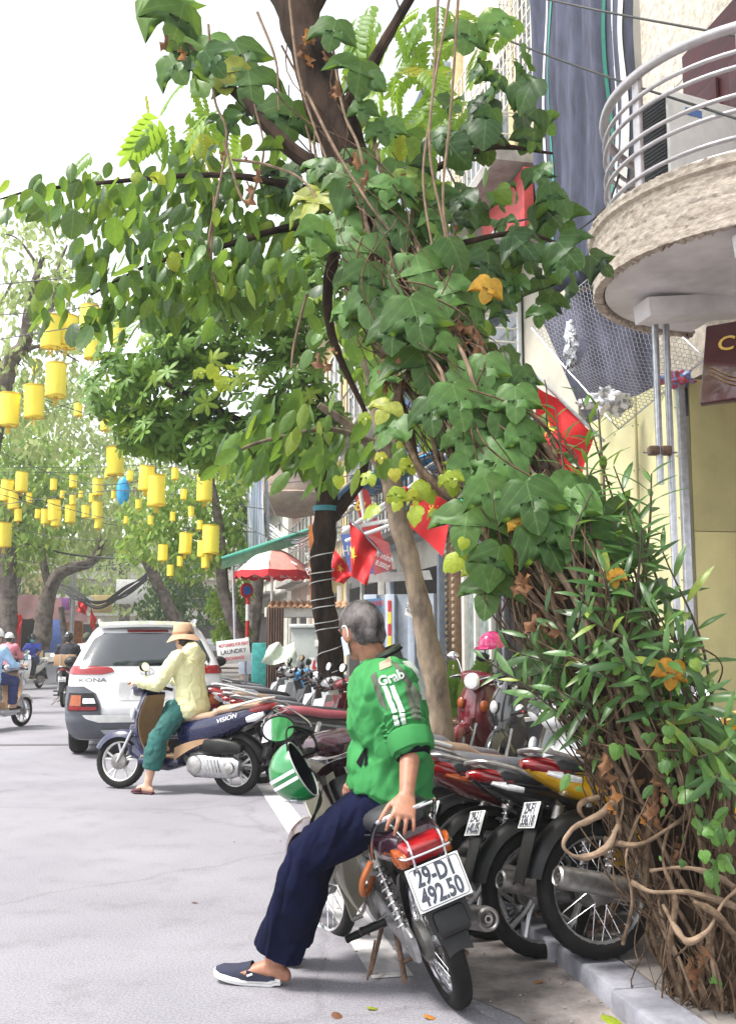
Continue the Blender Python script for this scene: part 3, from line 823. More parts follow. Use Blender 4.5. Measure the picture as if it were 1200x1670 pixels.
def person(label, loc, J, skin, top_m, leg_m, shoe_m=None, sleeve=1.0, vox=.011, top_name='shirt', hair=None, group=None, hands=None, top_g=.016, leg_g=(.03, .035), legs=1.0, hat=None, mask=None, face=(1, 0, 0), hup=(0, 0, 1), barefoot=True, hk=1.0):
    """J: joints in the person's own frame"""
    root = thing('person', label, 'person', loc, group=group)
    J = {k: V(v) for k, v in J.items()}
    f, s, u = head_frame(face, hup)
    mb = MB()
    mb.ringloft(torso_secs(J, -.012), n=20, round_ends=True)
    mb.limb([J['neck'] - V((0, 0, .03)), J['head'] - u * .05 - f * .02], [.056, .053])
    head(mb, J['head'], f, s, u, hk)
    hands = hands or {}
    for q in 'LR':
        mb.limb([J['sh' + q], J['el' + q], J['el' + q].lerp(J['wr' + q], .3), J['wr' + q]], [.047, .038, .039, .026])
        d = J['wr' + q] - J['el' + q]; hd = hands.get(q, {})
        lat = (J['shL'] - J['shR']).normalized() * (1 if q == 'L' else -1)
        hand(mb, J['wr' + q], hd.get('d', d), hd.get('up', V((0, 0, 1)) + lat * .3), hd.get('t', (-1 if q == 'L' else 1)), hd.get('sc', 1.0), hd.get('c', .8), curls=hd.get('cs'))
        mb.limb([J['hip' + q], J['kn' + q], J['kn' + q].lerp(J['an' + q], .3), J['an' + q]], [.082, .055, .056, .036])
        foot(mb, J['an' + q], J['to' + q])
    mats = [skin]
    body = remeshed(mb, vox, 5).obj('body', skin, root)
    # top
    mb = MB(); secs = torso_secs(J, top_g, False); dn_ = (J['pel'] - J['waist']).normalized()
    mb.ringloft([(J['pel'] + dn_ * .075, secs[0][1] * 1.03, secs[0][2] * 1.04), (J['pel'] + dn_ * .04, secs[0][1] * 1.03, secs[0][2] * 1.05)] + secs, n=24, round_ends=True)
    for q in 'LR':
        a, b, c = J['sh' + q], J['el' + q], J['wr' + q]
        inner = J['neck'].lerp(a, .45) - V((0, 0, .03))
        if sleeve >= 1: mb.limb([inner, a, b, b.lerp(c, min(1, (sleeve - 1)) * .98)], [.055 + top_g, .052 + top_g, .042 + top_g, .034 + top_g])
        else: mb.limb([inner, a, a.lerp(b, sleeve)], [.055 + top_g, .052 + top_g, .052 + top_g])
    tp = remeshed(mb, vox * 1.05, 9, wrinkles(.010, 9)).obj(top_name, top_m, root)
    mb = MB()
    mb.ringloft([(J['pel'] - (J['waist'] - J['pel']).normalized() * .08, secs[0][1] * .85, secs[0][2] * .9), (J['pel'], secs[0][1] * .90, secs[0][2] * .92), (J['pel'].lerp(J['waist'], .45), secs[1][1] * .84, secs[1][2] * .84)], n=20, round_ends=True)
    for q in 'LR':
        h, k, a = J['hip' + q], J['kn' + q], J['an' + q]
        mb.limb([h, h.lerp(k, .5), k], [.095, .082 + leg_g[0] * .5, .055 + leg_g[0]])
        e = k.lerp(a, legs)
        mb.tube([k, k.lerp(e, .5), e], [.055 + leg_g[0], .05 + leg_g[1], .04 + leg_g[1]], n=16)
    remeshed(mb, vox * 1.1, 6, wrinkles(.011, 8, seed=4)).obj('trousers', leg_m, root)
    if shoe_m:
        for q in 'LR':
            mb = MB(); a, t = J['an' + q], J['to' + q]; fl = V((t.x - a.x, t.y - a.y, 0)).normalized(); sd = fl.cross(V((0, 0, 1)))
            hl = V((a.x, a.y, t.z)) - fl * .06
            mb.ringloft([(hl + V((0, 0, -.004)), sd * .03, V((0, 0, .01))), (hl + fl * .1, sd * .036, V((0, 0, .011))), (t - fl * .04, sd * .05, V((0, 0, .011))), (t + fl * .02, sd * .03, V((0, 0, .009)))], n=14, e=3)
            mb.ringloft([(t - fl * .10 + V((0, 0, .028)), sd * .049, V((0, 0, .028))), (t - fl * .045 + V((0, 0, .02)), sd * .052, V((0, 0, .024))), (t + fl * .008 + V((0, 0, .012)), sd * .036, V((0, 0, .016)))], n=14)
            mb.obj('shoe', shoe_m, root)
    if hair is not None:
        mb = MB(); rot = Matrix((f, s, u)).transposed(); c = J['head']
        mb.ell(c + u * .016 - f * .012, (.102 * hk, .084 * hk, .102 * hk), rot, 22, 14)
        mb.ell(c - f * .045 - u * .03, (.06 * hk, .075 * hk, .07 * hk), rot)
        mb.obj('hair', hair, root)
    if mask is not None:
        mb = MB(); c = J['head']
        mb.sheet(lambda a, b: c + f * (.112 - .10 * abs(2 * a - 1) ** 2.2) * 1.0 + s * (2 * a - 1) * .072 + u * (-.085 + .075 * b - .012 * abs(2 * a - 1)), 12, 6, .003)
        mb.obj('face_mask', mask, root)
    return root, J, (f, s, u)

def seated_joints(hip_z=.80, lean=.10, reach=.45, hand_z=.95, hand_w=.30, foot_x=.28, foot_z=.33, foot_w=.14, kn=(.38, .20), left_foot=None, hunch=0.0):
    """rider on a seat: own frame X forward, Y left, origin on the ground under the hips"""
    J = {}
    J['pel'] = (0, 0, hip_z + .08); J['waist'] = (.01 + lean * .2, 0, hip_z + .24); J['neck'] = (lean + .02 + hunch, 0, hip_z + .55)
    J['head'] = (lean + .06 + hunch, 0, hip_z + .70)
    for q, s in (('L', 1), ('R', -1)):
        J['sh' + q] = (lean + hunch, s * .185, hip_z + .50)
        J['el' + q] = (lean + .16, s * .26, hip_z + .25)
        J['wr' + q] = (reach - .07, s * (hand_w - .02), hand_z + .03)
        J['hip' + q] = (.03, s * .09, hip_z + .06)
        J['kn' + q] = (kn[0], s * kn[1], hip_z - .01)
        J['an' + q] = (foot_x, s * foot_w, foot_z + .09); J['to' + q] = (foot_x + .17, s * (foot_w + .02), foot_z + .012)
    if left_foot:
        J['knL'] = left_foot[0]; J['anL'] = left_foot[1]; J['toL'] = left_foot[2]
    return J
def spin(J, heading):
    m = Matrix.Rotation(heading, 3, 'Z')
    return {k: m @ V(v) for k, v in J.items()}

def helmet_on(root, c, f, s, u, shell_m, name='helmet', peak=True, straps=True, k=1.0):
    mb = MB(); rot = Matrix((f, s, u)).transposed()
    n, m = 26, 10; vs = []; fs = []
    for i in range(m + 1):
        th = (PI * .56) * i / m
        for j in range(n):
            ph = 2 * PI * j / n
            vs.append(c + u * .02 + rot @ V((.128 * k * math.sin(th) * math.cos(ph) - .008, .108 * k * math.sin(th) * math.sin(ph), .125 * k * math.cos(th))))
    for i in range(m):
        for j in range(n): fs.append((i * n + j, (i + 1) * n + j, (i + 1) * n + (j + 1) % n, i * n + (j + 1) % n))
    mb.add(vs, fs)
    if peak: mb.sheet(lambda a, b: c + rot @ V((.10 + .07 * b * math.sin(PI * (a * .8 + .1)), (a - .5) * .19, .02 - .015 * b)), 10, 4, .006)
    h = mb.obj(name, shell_m, root)
    if straps:
        q = MB(); q.tube([c + rot @ V((.0, .088, 0)), c + rot @ V((.035, .075, -.09)), c + rot @ V((.045, 0, -.135)), c + rot @ V((.035, -.075, -.09)), c + rot @ V((0, -.088, 0))], .006, n=6, k=4); q.obj('chin_strap', m_black, h)
    return h
# ---------------------------------------------------------------- ground, street, kerb
def struct(name, mb, m, par=None):
    o = mb.obj(name, m, par); tag(o, kind='structure'); return o
def asphalt():
    m = bpy.data.materials.new('asphalt'); m.use_nodes = True; nt = m.node_tree; N = nt.nodes; L = nt.links; b = N['Principled BSDF']
    tc = N.new('ShaderNodeTexCoord')
    def nz(sc, det=6, ro=.6):
        n = N.new('ShaderNodeTexNoise'); n.inputs['Scale'].default_value = sc; n.inputs['Detail'].default_value = det; n.inputs['Roughness'].default_value = ro; L.new(tc.outputs['Object'], n.inputs['Vector']); return n.outputs['Fac']
    def ramp(src, p0, c0, p1, c1):
        r = N.new('ShaderNodeValToRGB'); r.color_ramp.elements[0].position = p0; r.color_ramp.elements[0].color = (*c0, 1); r.color_ramp.elements[1].position = p1; r.color_ramp.elements[1].color = (*c1, 1); L.new(src, r.inputs['Fac']); return r.outputs[0]
    def mix(mode, a, bb, f=1.0):
        x = N.new('ShaderNodeMix'); x.data_type = 'RGBA'; x.blend_type = mode; x.inputs['Factor'].default_value = f; L.new(a, x.inputs['A']); L.new(bb, x.inputs['B']); return x.outputs['Result']
    base = ramp(nz(.8), .3, (.185, .178, .2), .7, (.25, .242, .265))
    fine = ramp(nz(95, 4, .75), .3, (.42, .42, .42), .72, (1.55, 1.55, 1.55))
    c = mix('MULTIPLY', base, fine, .8)
    blot = ramp(nz(3.1, 8, .7), .52, (1, 1, 1), .72, (.58, .56, .55)); c = mix('MULTIPLY', c, blot, .5)
    vo = N.new('ShaderNodeTexVoronoi'); vo.feature = 'DISTANCE_TO_EDGE'; vo.inputs['Scale'].default_value = .55; 
    wp = N.new('ShaderNodeMix'); wp.data_type = 'RGBA'; wp.inputs['Factor'].default_value = .25
    n3 = N.new('ShaderNodeTexNoise'); n3.inputs['Scale'].default_value = 2.5; n3.inputs['Detail'].default_value = 6; L.new(tc.outputs['Object'], n3.inputs['Vector']); L.new(tc.outputs['Object'], wp.inputs['A']); L.new(n3.outputs['Color'], wp.inputs['B']); L.new(wp.outputs['Result'], vo.inputs['Vector'])
    crack = ramp(vo.outputs['Distance'], .0, (.45, .43, .42), .012, (1, 1, 1)); c = mix('MULTIPLY', c, crack, .3)
    L.new(c, b.inputs['Base Color'])
    b.inputs['Roughness'].default_value = .8
    bp = N.new('ShaderNodeBump'); bp.inputs['Strength'].default_value = .35; bp.inputs['Distance'].default_value = .004; L.new(nz(220, 3), bp.inputs['Height']); L.new(bp.outputs[0], b.inputs['Normal'])
    return m
m_asphalt = asphalt()
m_kerb = M('kerb stone', (.235, .235, .27), .7, var=.35, scale=4, bump=.25, bscale=60)
m_pave = M('dusty paving', (.30, .265, .24), .8, var=.4, scale=3, bump=.3, bscale=70, col2=(.2, .18, .17))
m_dust = M('dusty gutter', (.20, .175, .165), .9, var=.45, scale=5, bump=.4, bscale=50)
m_line = M('road paint', (.44, .42, .42), .75, var=.35, scale=7, lo=.3, hi=.6, bump=.2, bscale=120)

def strip(s0, s1, t0, t1, z, n=1):
    mb = MB()
    mb.sheet(lambda u, v: ST(s0 + (s1 - s0) * u, t0 + (t1 - t0) * v, z), n, 1); return mb
g = MB(); g.sheet(lambda u, v: ((u - .5) * 500, -60 + v * 500, -.06), 2, 2); struct('ground', g, M('earth', (.16, .14, .13), .9))
struct('road', strip(-6, 150, -8.6, .02, 0, 2), m_asphalt)
# painted edge line, broken and worn; dusty gutter beside the kerb
for a, b in ((7.4, 19.5), (21, 30), (31.5, 60)):
    struct('road_marking', strip(a, b, -.80, -.62, .004, 12), m_line)
struct('road_marking', strip(4.75, 7.35, -.84, -.66, .004, 12), m_line)
gm = MB()
_r = random.Random(3)
_e = [.34 + .18 * _r.random() for _ in range(61)]
gm.sheet(lambda u, v: ST(1.5 + 18 * u, -(_e[int(u * 60)]) * (1 - v) + .0, .003), 60, 3)
struct('gutter', gm, m_dust)
pv = strip(-6, 150, .16, 2.6, KERB_H - .015, 2); pav = struct('pavement', pv, m_pave)
kb = strip(-6, 150, .0, .16, .01, 2); kroot = struct('kerb', kb, m_kerb)
ks = None; x = 1.2
for i in range(46):
    L = .6; jt = .012
    mb = MB(); mb.box((0, 0, 0), (L - jt, .19, KERB_H + .05), None, .014)
    o = (bpy.data.objects.new('kerb_stone', ks) if ks else mb.obj('kerb_stone', m_kerb))
    if ks: link(o)
    ks = o.data
    p = ST(x + L / 2, .085 + _r.uniform(-.008, .008), KERB_H / 2 - .025 + _r.uniform(-.006, .004)); o.location = p; o.rotation_euler = (_r.uniform(-.02, .02), 0, SROT + _r.uniform(-.012, .012)); o.parent = kroot
    x += L
ks = None
for i in range(26):
    for j in range(6):
        if ks: o = link(bpy.data.objects.new('paving_tile', ks))
        else:
            mb = MB(); mb.box((0, 0, 0), (.392, .352, .04), None, .006, seg=1); o = mb.obj('paving_tile', m_pave); ks = o.data
        o.location = ST(1.2 + .4 * i + .2, .19 + .36 * j + .18, KERB_H - .022 + _r.uniform(-.004, .003)); o.rotation_euler = (_r.uniform(-.012, .012), _r.uniform(-.012, .012), SROT); o.parent = pav
far_pave = MB(); far_pave.sheet(lambda u, v: ST(-6 + 156 * u, -8.6 - 3 * v, .09), 2, 1); struct('pavement', far_pave, m_pave)
# grit and litter along the gutter
grit = MB()
for i in range(420):
    s_, t_ = _r.uniform(2.2, 9), -abs(_r.gauss(0, .42)); p_ = ST(s_, t_, .006); k_ = _r.uniform(.003, .011); a_ = _r.uniform(0, 6.28)
    grit.add([p_ + V((math.cos(a_ + j * 2.1) * k_, math.sin(a_ + j * 2.1) * k_, 0)) for j in range(3)] + [p_ + V((0, 0, k_ * .8))], [(0, 1, 3), (1, 2, 3), (2, 0, 3)], 0, False)
tag(grit.obj('grit', M('grit', (.2, .17, .15), .9, var=.5, scale=30)), 'loose grit and crumbs scattered along the kerb gutter', 'grit', kind='stuff')
# manhole cover and a repaired strip of asphalt
mc = MB(); mc.lathe([(.36, 0), (.36, .006), (.30, .006), (.30, .009), (.28, .009), (.28, .006), (.0, .006)], ST(19, -2.6, .004), (0, 0, 1), 32); struct('manhole_cover', mc, M('cast iron', (.07, .07, .075), .6, .6, bump=.3, bscale=40))
q = MB(); q.sheet(lambda u, v: G(60, 1215) + V((-2.2 + 3.1 * u, -.12 + .24 * v + .03 * math.sin(9 * u), .004)), 14, 1); struct('road_patch', q, M('patched asphalt', (.1, .095, .1), .85, bump=.4))
# fallen leaves, grit
# ---------------------------------------------------------------- houses on the right
m_cream_wall = M('cream render', (.48, .44, .36), .8, var=.14, scale=2.2, bump=.15)
m_wood = M('dark red wood', (.05, .010, .013), .45, var=.35, scale=3, stretch=(1, 1, 14), spec=.2)
m_stone = M('split stone facing', (.50, .41, .335), .85, var=.30, scale=14, bump=.7, bscale=30, col2=(.60, .52, .44), stretch=(1, 1, 2.2))
m_soffit = M('white soffit', (.72, .68, .70), .8, var=.22, scale=2.2, col2=(.82, .79, .82))
m_rail = M('painted rail', (.48, .45, .47), .38, .5, var=.12, scale=12)
m_tilewall = M('glazed wall tile', (.50, .44, .37), .45, var=.3, scale=16, bump=.7, bscale=26)
m_glass = M('window glass', (.05, .06, .07), .06, var=.2, scale=3)
m_concrete = M('stained concrete', (.30, .28, .26), .85, var=.3, scale=4, bump=.3)
m_galv = M('galvanised steel', (.45, .46, .5), .35, .8, var=.18, scale=20)

BS, BT = 6.42, WALL_T      # balcony centre on the house wall
BZ, BTH, BR = 3.86, .44, 1.22
hs = thing('house', 'house with tiled wall and rounded stone balcony above the yellow hoarding', 'house', ST(BS, WALL_T, 0), SROT)
mb = MB(); mb.box((-1.75, -2.2, 5.8), (7.9, 4.0, 4.4), None, 0); mb.obj('wall', m_tilewall, hs)
# wall tiles up by the door
tm = None
for i in range(5):
    for j in range(14):
        if tm: o = link(bpy.data.objects.new('wall_tile', tm))
        else:
            q = MB(); q.box((0, 0, 0), (.145, .03, .145), None, .005, seg=1); o = q.obj('wall_tile', m_tilewall); tm = o.data
        o.location = (1.5 + .15 * i, -.19, 4.35 + .15 * j); o.rotation_euler = (0, _r.uniform(-.01, .01), 0); o.parent = hs
mb = MB(); mb.box((.13, -.18, 5.35), (2.5, .06, 2.1)); d = mb.obj('balcony_door', m_wood, hs)
for k in range(4):
    for z in (4.75, 5.6):
        q = MB(); q.box((1.03 - .6 * k, -.135, z), (.42, .04, .6), None, .015); q.obj('door_panel', m_wood, d)
# balcony: slab, fascia, soffit, rails
def arc(rad, z, a0=-8, a1=188, n=40, sx=1.0):
    return [V((math.cos(R(a0 + (a1 - a0) * i / n)) * rad * sx, math.sin(R(a0 + (a1 - a0) * i / n)) * rad - .0, z)) for i in range(n + 1)]
mb = MB()
def fas(u, v):
    a = R(-2 + 184 * u); rw = (v * 4.2) % 1; rad = BR + (.030 if v > .84 else 0) + .013 * (1 - rw) * (.6 + .8 * noise.noise(V((a * 26, math.floor(v * 4.2) * 3.1, 1)))) + .010 * noise.noise(V((a * 60, v * 16, 0))) + .008 * noise.noise(V((a * 90, v * 30, 4)))
    return V((math.cos(a) * rad, math.sin(a) * rad - .0, BZ + BTH * v))
mb.sheet(fas, 260, 30, .06)
balc = mb.obj('balcony_fascia', m_stone, hs)
mb = MB()
mb.prism([(p.x, p.y) for p in arc(BR - .07, 0, 0, 180)], Matrix.Translation((0, 0, BZ + .02)), .08); mb.prism([(p.x, p.y) for p in arc(BR - .07, 0, 0, 180)], Matrix.Translation((0, 0, BZ + .2)), .2)
mb.obj('balcony_slab', m_soffit, hs)
for bx_ in (.42, -.9):
    mb = MB(); mb.box((bx_, .40, BZ - .05), (.24, .8, .14), Matrix.Rotation(-.12, 3, 'X'), .01); mb.obj('balcony_beam', m_soffit, hs)
zt = BZ + BTH
for k, (z, r_, rad) in enumerate([(.86, .034, -.10), (.70, .015, -.10), (.60, .015, -.10), (.42, .015, -.10), (.32, .015, -.10), (.15, .015, -.10), (.06, .015, -.10)]):
    q = MB(); q.tube(arc(BR + rad, zt + z), r_, n=10); q.obj('balcony_rail', m_rail, hs)
for a in (22, 62, 100, 140, 172):
    q = MB(); c = V((math.cos(R(a)) * (BR - .12), math.sin(R(a)) * (BR - .12), 0))
    q.box(c + V((0, 0, zt + .42)), (.03, .07, .86), Matrix.Rotation(R(a), 3, 'Z'), .005); q.obj('baluster', m_rail, hs)
# air conditioner on the balcony
ac_o = ST(BS - .05, WALL_T - .55, zt + .02)
ac = thing('air_conditioner', 'white air conditioner outdoor unit standing behind the balcony rails', 'air conditioner', ac_o, R(24))
mb = MB(); mb.box((0, 0, .38), (.82, .32, .70), None, .02); mb.obj('casing', M('ac casing', (.66, .65, .63), .45, var=.06), ac)
mb = MB()
for i in range(24): mb.box((-.4135, 0, .08 + .026 * i), (.006, .26, .009))
tag(mb.obj('side_fins', m_dark, ac), kind='stuff')
mb = MB(); mb.lathe([(.25, 0), (.25, .012), (.23, .012), (.23, .0), (.05, .004), (.0, .004)], (-.12, .163, .38), (0, 1, 0), 30); gr = mb.obj('fan_grille', m_dark, ac)
mb = MB()
for rr in (.06, .1, .14, .18, .22): mb.tube([V((-.12 + math.cos(2 * PI * i / 28) * rr, .178, .38 + math.sin(2 * PI * i / 28) * rr)) for i in range(28)], .003, n=4, closed=True)
tag(mb.obj('grille_wires', m_galv, gr), kind='stuff')
mb = MB(); mb.box((-.4085, 0, .39), (.006, .27, .63)); mb.obj('coil', m_dark, ac)
mb = MB(); mb.box((-.2, -.163, .60), (.14, .004, .05)); mb.obj('badge', M('ac badge', (.1, .2, .45), .4), ac)
for s in (-.3, .3):
    q = MB(); q.box((s, 0, .015), (.06, .3, .03), None, .004); q.obj('foot', m_galv, ac)
# hoarding of yellow panels
m_yel = M('yellow board', (.66, .62, .36), .62, var=.07, scale=2.5, bump=.06)
hz = 3.46
hd_ = thing('hoarding', 'pale yellow panel hoarding fixed along the house front below the balcony', 'hoarding', ST(7.72, WALL_T - .05, 0), SROT)
wid = [.72, .42, .34, .36, .4]; x = 0
for i, w in enumerate(wid):
    q = MB(); q.box((x + w / 2, .02 * (i % 2), hz / 2 + .1), (w - .012, .03, hz - .08 * (i > 2)), None, .004); q.obj('panel', m_yel, hd_)
    q = MB()
    for z in (.4, .9, 1.4, 1.9, 2.4, 2.9, 3.3):
        for xx in (x + .03, x + w - .03): q.ell((xx, .02 + .02 * (i % 2), z), (.007, .006, .007), n=6, m=4)
    tag(q.obj('screws', m_steel, hd_), kind='stuff')
    x += w
q = MB(); q.box((-.03, .0, hz / 2 + .1), (.05, .06, hz + .02), None, .006); q.obj('edge_post', m_galv, hd_)
for i, w in enumerate((.95, .95)):
    for z0, z1 in ((.1, 2.28), (2.285, 3.52)):
        q = MB(); q.box((-.04 - .0 * i, -.06 - i * .96 - w / 2, (z0 + z1) / 2), (.03, w - .012, z1 - z0), None, .004); q.obj('panel', M('shaded yellow board', (.42, .37, .17), .6, var=.1, scale=3), hd_)  # camera-facing yellow panels, their shade painted as a darker tone
# two grey scaffold pipes clamped together
for i, (px, top, bot, yy) in enumerate(((1084, 500, 1290, 7.35), (1066, 500, 790, 7.3))):
    a = P(px, top, yy); b = V((a.x + .0, yy, (0.0 if i == 0 else P(px, bot, yy).z)))
    q = MB(); q.tube([a + V((0, 0, .2)), b], .026, n=12)
    tag(q.obj('pipe', m_galv), ('long' if i == 0 else 'short') + ' grey steel scaffold pipe ' + ('standing on the pavement' if i == 0 else 'clamped beside the long one') + ' by yellow hoarding', 'pipe')
cl = thing('pipe_clamp', 'rusty scaffold clamp joining the two grey pipes', 'clamp', P(1075, 735, 7.3))
for s in (-.045, .045):
    q = MB(); q.box((s, 0, 0), (.075, .09, .065), None, .012); q.obj('clamp_half', m_rust, cl)
q = MB(); q.tube([(-.13, -.03, -.02), (.12, -.03, -.02)], .007, n=6); q.obj('bolt', m_steel, cl)
# dark red hanging sign with gold writing, top right
sg_c = P(1188, 590, 6.3)
sg = thing('shop_sign', 'glossy dark red shop sign with gold lettering hung under the balcony', 'sign', sg_c)
fx = (P(1200, 640, 6.1) - P(1138, 535, 6.5)); 
Ms = frame((0, 0, 0), V((.75, -.5, .0)), V((-.45, -.72, .35)))
q = MB(); q.box((.26, .02, -.03), (.86, .62, .05), None, .012); 
q.v = [Ms @ p for p in q.v]; q.obj('sign_board', M('maroon gloss', (.045, .004, .006), .2, coat=.4, var=.2), sg)
q = MB(); q.text('CÔNG', Ms @ Matrix.Translation((.16, .13, .0)) @ Matrix.Rotation(-.1, 4, 'Z'), .16, bold=.002); q.obj('sign_lettering', M('gold paint', (.75, .5, .12), .35, .6), sg)
q = MB()
for k in range(3): q.tube([Ms @ V(p) for p in ((-.12, -.02 - .03 * k, .002), (.05, -.13 - .03 * k, .002), (.3, -.17 - .03 * k, .002), (.6, -.1 - .03 * k, .002))], .006, n=5, k=5, flat=.3)
q.obj('sign_flourish', MATS['gold paint'], sg)

# blue-grey scaffold netting hung over the next house
m_net = M('blue grey netting', (.055, .06, .098), .85, var=.35, scale=5, stretch=(3, 3, .5), bump=.5, bscale=90)
nt = thing('scaffold_netting', 'tall sheet of blue grey scaffold netting hanging in folds beside the balcony', 'netting', P(960, 450, 9.6))
A, B = P(884, 470, 10.6), P(1045, 470, 9.0); zb, ztop = P(950, 455, 9.6).z, 9.2
def netf(u, v):
    p = A.lerp(B, u); z = zb + .02 + (ztop - zb) * v
    fold = .05 * math.sin(u * 21 + v * 1.5) + .035 * math.sin(u * 47 + 1) + .06 * noise.noise(V((u * 5, v * 4, 2)))
    nr = V((-(B - A).normalized().y, (B - A).normalized().x, 0))
    pinch = 1 - .35 * math.exp(-v * 9)
    p = A.lerp(B, .5 + (u - .5) * pinch)
    return V((p.x, p.y, z + .12 * math.exp(-v * 14) * math.sin(u * 5))) + nr * (-fold - .12 * math.exp(-v * 10))
q = MB(); q.sheet(netf, 90, 70, .004); q.obj('net_sheet', m_net, nt, world=True)
for u0, mm in ((.14, M('green seam', (.02, .22, .16), .7)), (.73, MATS['green seam']), (.08, m_ofw), (.82, m_ofw), (.9, M('blue stripe', (.2, .3, .55), .7)), (.96, m_ofw)):
    q = MB(); w = .012 if u0 < .8 else .03
    q.sheet(lambda a, b: netf(u0 + w * (a - .5) + .012 * math.sin(b * 9), .02 + .97 * b) + V((-.0, -.012, 0)), 2, 60, .002); q.obj('seam', mm, nt, world=True)
q = MB(); q.tube([netf(.1, .0), netf(.3, .01) + V((0, -.12, -.05)), netf(.5, .02) + V((0, -.15, -.09)), netf(.7, .02) + V((0, -.1, -.02)), netf(.95, .02)], [.06, .11, .12, .1, .05], n=14, k=6); q.obj('rolled_hem', m_net, nt, world=True)
# darker netting that hangs on behind the chicken wire
nt2 = thing('scaffold_netting', 'dark blue grey netting sagging behind the chicken wire down to the hoarding', 'netting', P(1000, 560, 9.4))
d00, d10, d01, d11 = P(876, 505, 10.2), P(1120, 400, 8.6), P(980, 745, 9.6), P(1160, 660, 8.3)
q = MB(); q.sheet(lambda u, v: d00.lerp(d10, u).lerp(d01.lerp(d11, u), v) + V((.03, .09, 0)) * (math.sin(u * 19 + v * 3) + .8 * math.sin(u * 7 - v * 5)), 60, 30, .004); q.obj('net_sheet', M('dark netting', (.075, .075, .12), .85, var=.3, scale=6, bump=.5, bscale=90), nt2, world=True)
# chicken wire
wn_ = thing('wire_netting', 'sagging sheet of hexagonal chicken wire stretched below the balcony', 'wire netting', P(1000, 580, 8.6))
c00, c10, c01, c11 = P(866, 535, 9.6), P(985, 432, 9.3), P(1008, 700, 8.6), P(1150, 585, 7.9)
def wf(u, v):
    p = c00.lerp(c10, u).lerp(c01.lerp(c11, u), v)
    return p + V((0, 0, -.14 * math.sin(PI * u) * math.sin(PI * v))) + V((.02, .05, .02)) * noise.noise(V((u * 4, v * 4, 1)))
q = MB(); nu, nv = 26, 34
def hexpt(i, j, k): return (i + (.5 if j % 2 else 0) + (.0, .0)[0]) / nu, (j + k) / nv
for j in range(nv):
    for i in range(nu):
        u0 = (i + (.5 if j % 2 else 0)) / nu
        a = wf(u0, j / nv); b = wf(u0, (j + .45) / nv); c = wf(min(1, u0 + .5 / nu), (j + 1) / nv); d = wf(max(0, u0 - .5 / nu), (j + 1) / nv)
        for p0, p1 in ((a, b), (b, c), (b, d)): q.tube([p0, p1], .0028, n=3, cap=False)
tag(q.obj('wire_strands', M('dull wire', (.2, .2, .22), .45, .7), wn_, world=True, sharp=0), kind='stuff')
for a, b in (((0, 0), (1, 0)), ((0, 1), (1, 1)), ((0, 0), (0, 1)), ((1, 0), (1, 1))):
    q = MB(); q.tube([wf(a[0] + (b[0] - a[0]) * t / 12, a[1] + (b[1] - a[1]) * t / 12) for t in range(13)], .006, n=5); q.obj('edge_wire', m_galv, wn_, world=True)
def crumple(name, label, cat, c, size, m, seed, st=(1, 1, 1)):
    mb = MB(); mb.ell((0, 0, 0), (size * st[0], size * st[1], size * st[2]), n=26, m=18)
    mb.v = [p * (1 + .75 * noise.noise(p / size * 2.3 + V((seed, 0, 0))) + .35 * noise.noise(p / size * 5 + V((0, seed, 0)))) for p in mb.v]
    o = mb.obj(name, m, sharp=25); o.location = c; return tag(o, label, cat)
m_bag = M('printed plastic', (.55, .57, .65), .25, var=.5, scale=14, col2=(.75, .75, .78), lo=.45, hi=.5)
crumple('plastic_bag', 'crumpled silver and blue plastic bag caught at the foot of the chicken wire', 'plastic bag', P(985, 655, 8.55), .15, m_bag, 3, (1.2, .6, .7))
crumple('plastic_bag', 'narrow white and blue plastic bag caught in the chicken wire', 'plastic bag', P(930, 565, 9.15), .11, M('printed plastic two', (.6, .62, .7), .3, var=.6, scale=20, lo=.45, hi=.5), 9, (.5, .5, 1.9))
crumple('plastic_bag', 'red and blue crumpled bag lying on top of the yellow hoarding', 'plastic bag', P(1105, 618, 8.0), .1, M('printed plastic three', (.5, .06, .08), .3, var=.1, scale=14, col2=(.2, .3, .6), lo=.48, hi=.52), 5, (1.3, .7, .6))

# cream house with caged windows
ch = thing('house', 'cream house with white window cages and a red panel, half hidden by leaves', 'house', ST(10.2, WALL_T + .15, 0), SROT)
mb = MB(); mb.box((2.3, -2, 6), (4.6, 4, 12)); mb.obj('wall', m_cream_wall, ch)
def cage(par, x, z, w, h, d, nb, mm, hb=7):
    fr = MB(); fr.box((x, .03, z), (w, .05, h)); win = fr.obj('window', m_glass, par)
    f2 = MB()
    for a, b in ((-w / 2, 0), (w / 2, 0), (0, 0)): f2.box((x + a, .06, z), (.05, .05, h), None, .004)
    for b in (-h / 2, h / 2): f2.box((x, .062, z + b), (w, .05, .05), None, .004)
    f2.obj('window_frame', m_ofw, win)
    b = MB()
    for i in range(nb + 1): b.tube([(x - w / 2 + w * i / nb, .05 + d, z - h / 2), (x - w / 2 + w * i / nb, .05 + d, z + h / 2)], .011, n=5)
    for i in range(hb + 1): b.tube([(x - w / 2, .04, z - h / 2 + h * i / hb), (x - w / 2, .05 + d, z - h / 2 + h * i / hb), (x + w / 2, .05 + d, z - h / 2 + h * i / hb), (x + w / 2, .04, z - h / 2 + h * i / hb)], .011, n=5)
    b.obj('window_cage', mm, par)
m_cage = M('cream painted bars', (.66, .62, .52), .5, var=.1)
cage(ch, 2.9, 5.05, 2.6, 1.35, .45, 14, m_cage, 8)
cage(ch, 2.6, 8.2, 2.4, 1.7, .4, 12, m_cage, 6)
cage(ch, .9, 9.2, 1.1, 2.6, .25, 8, m_cage, 14)
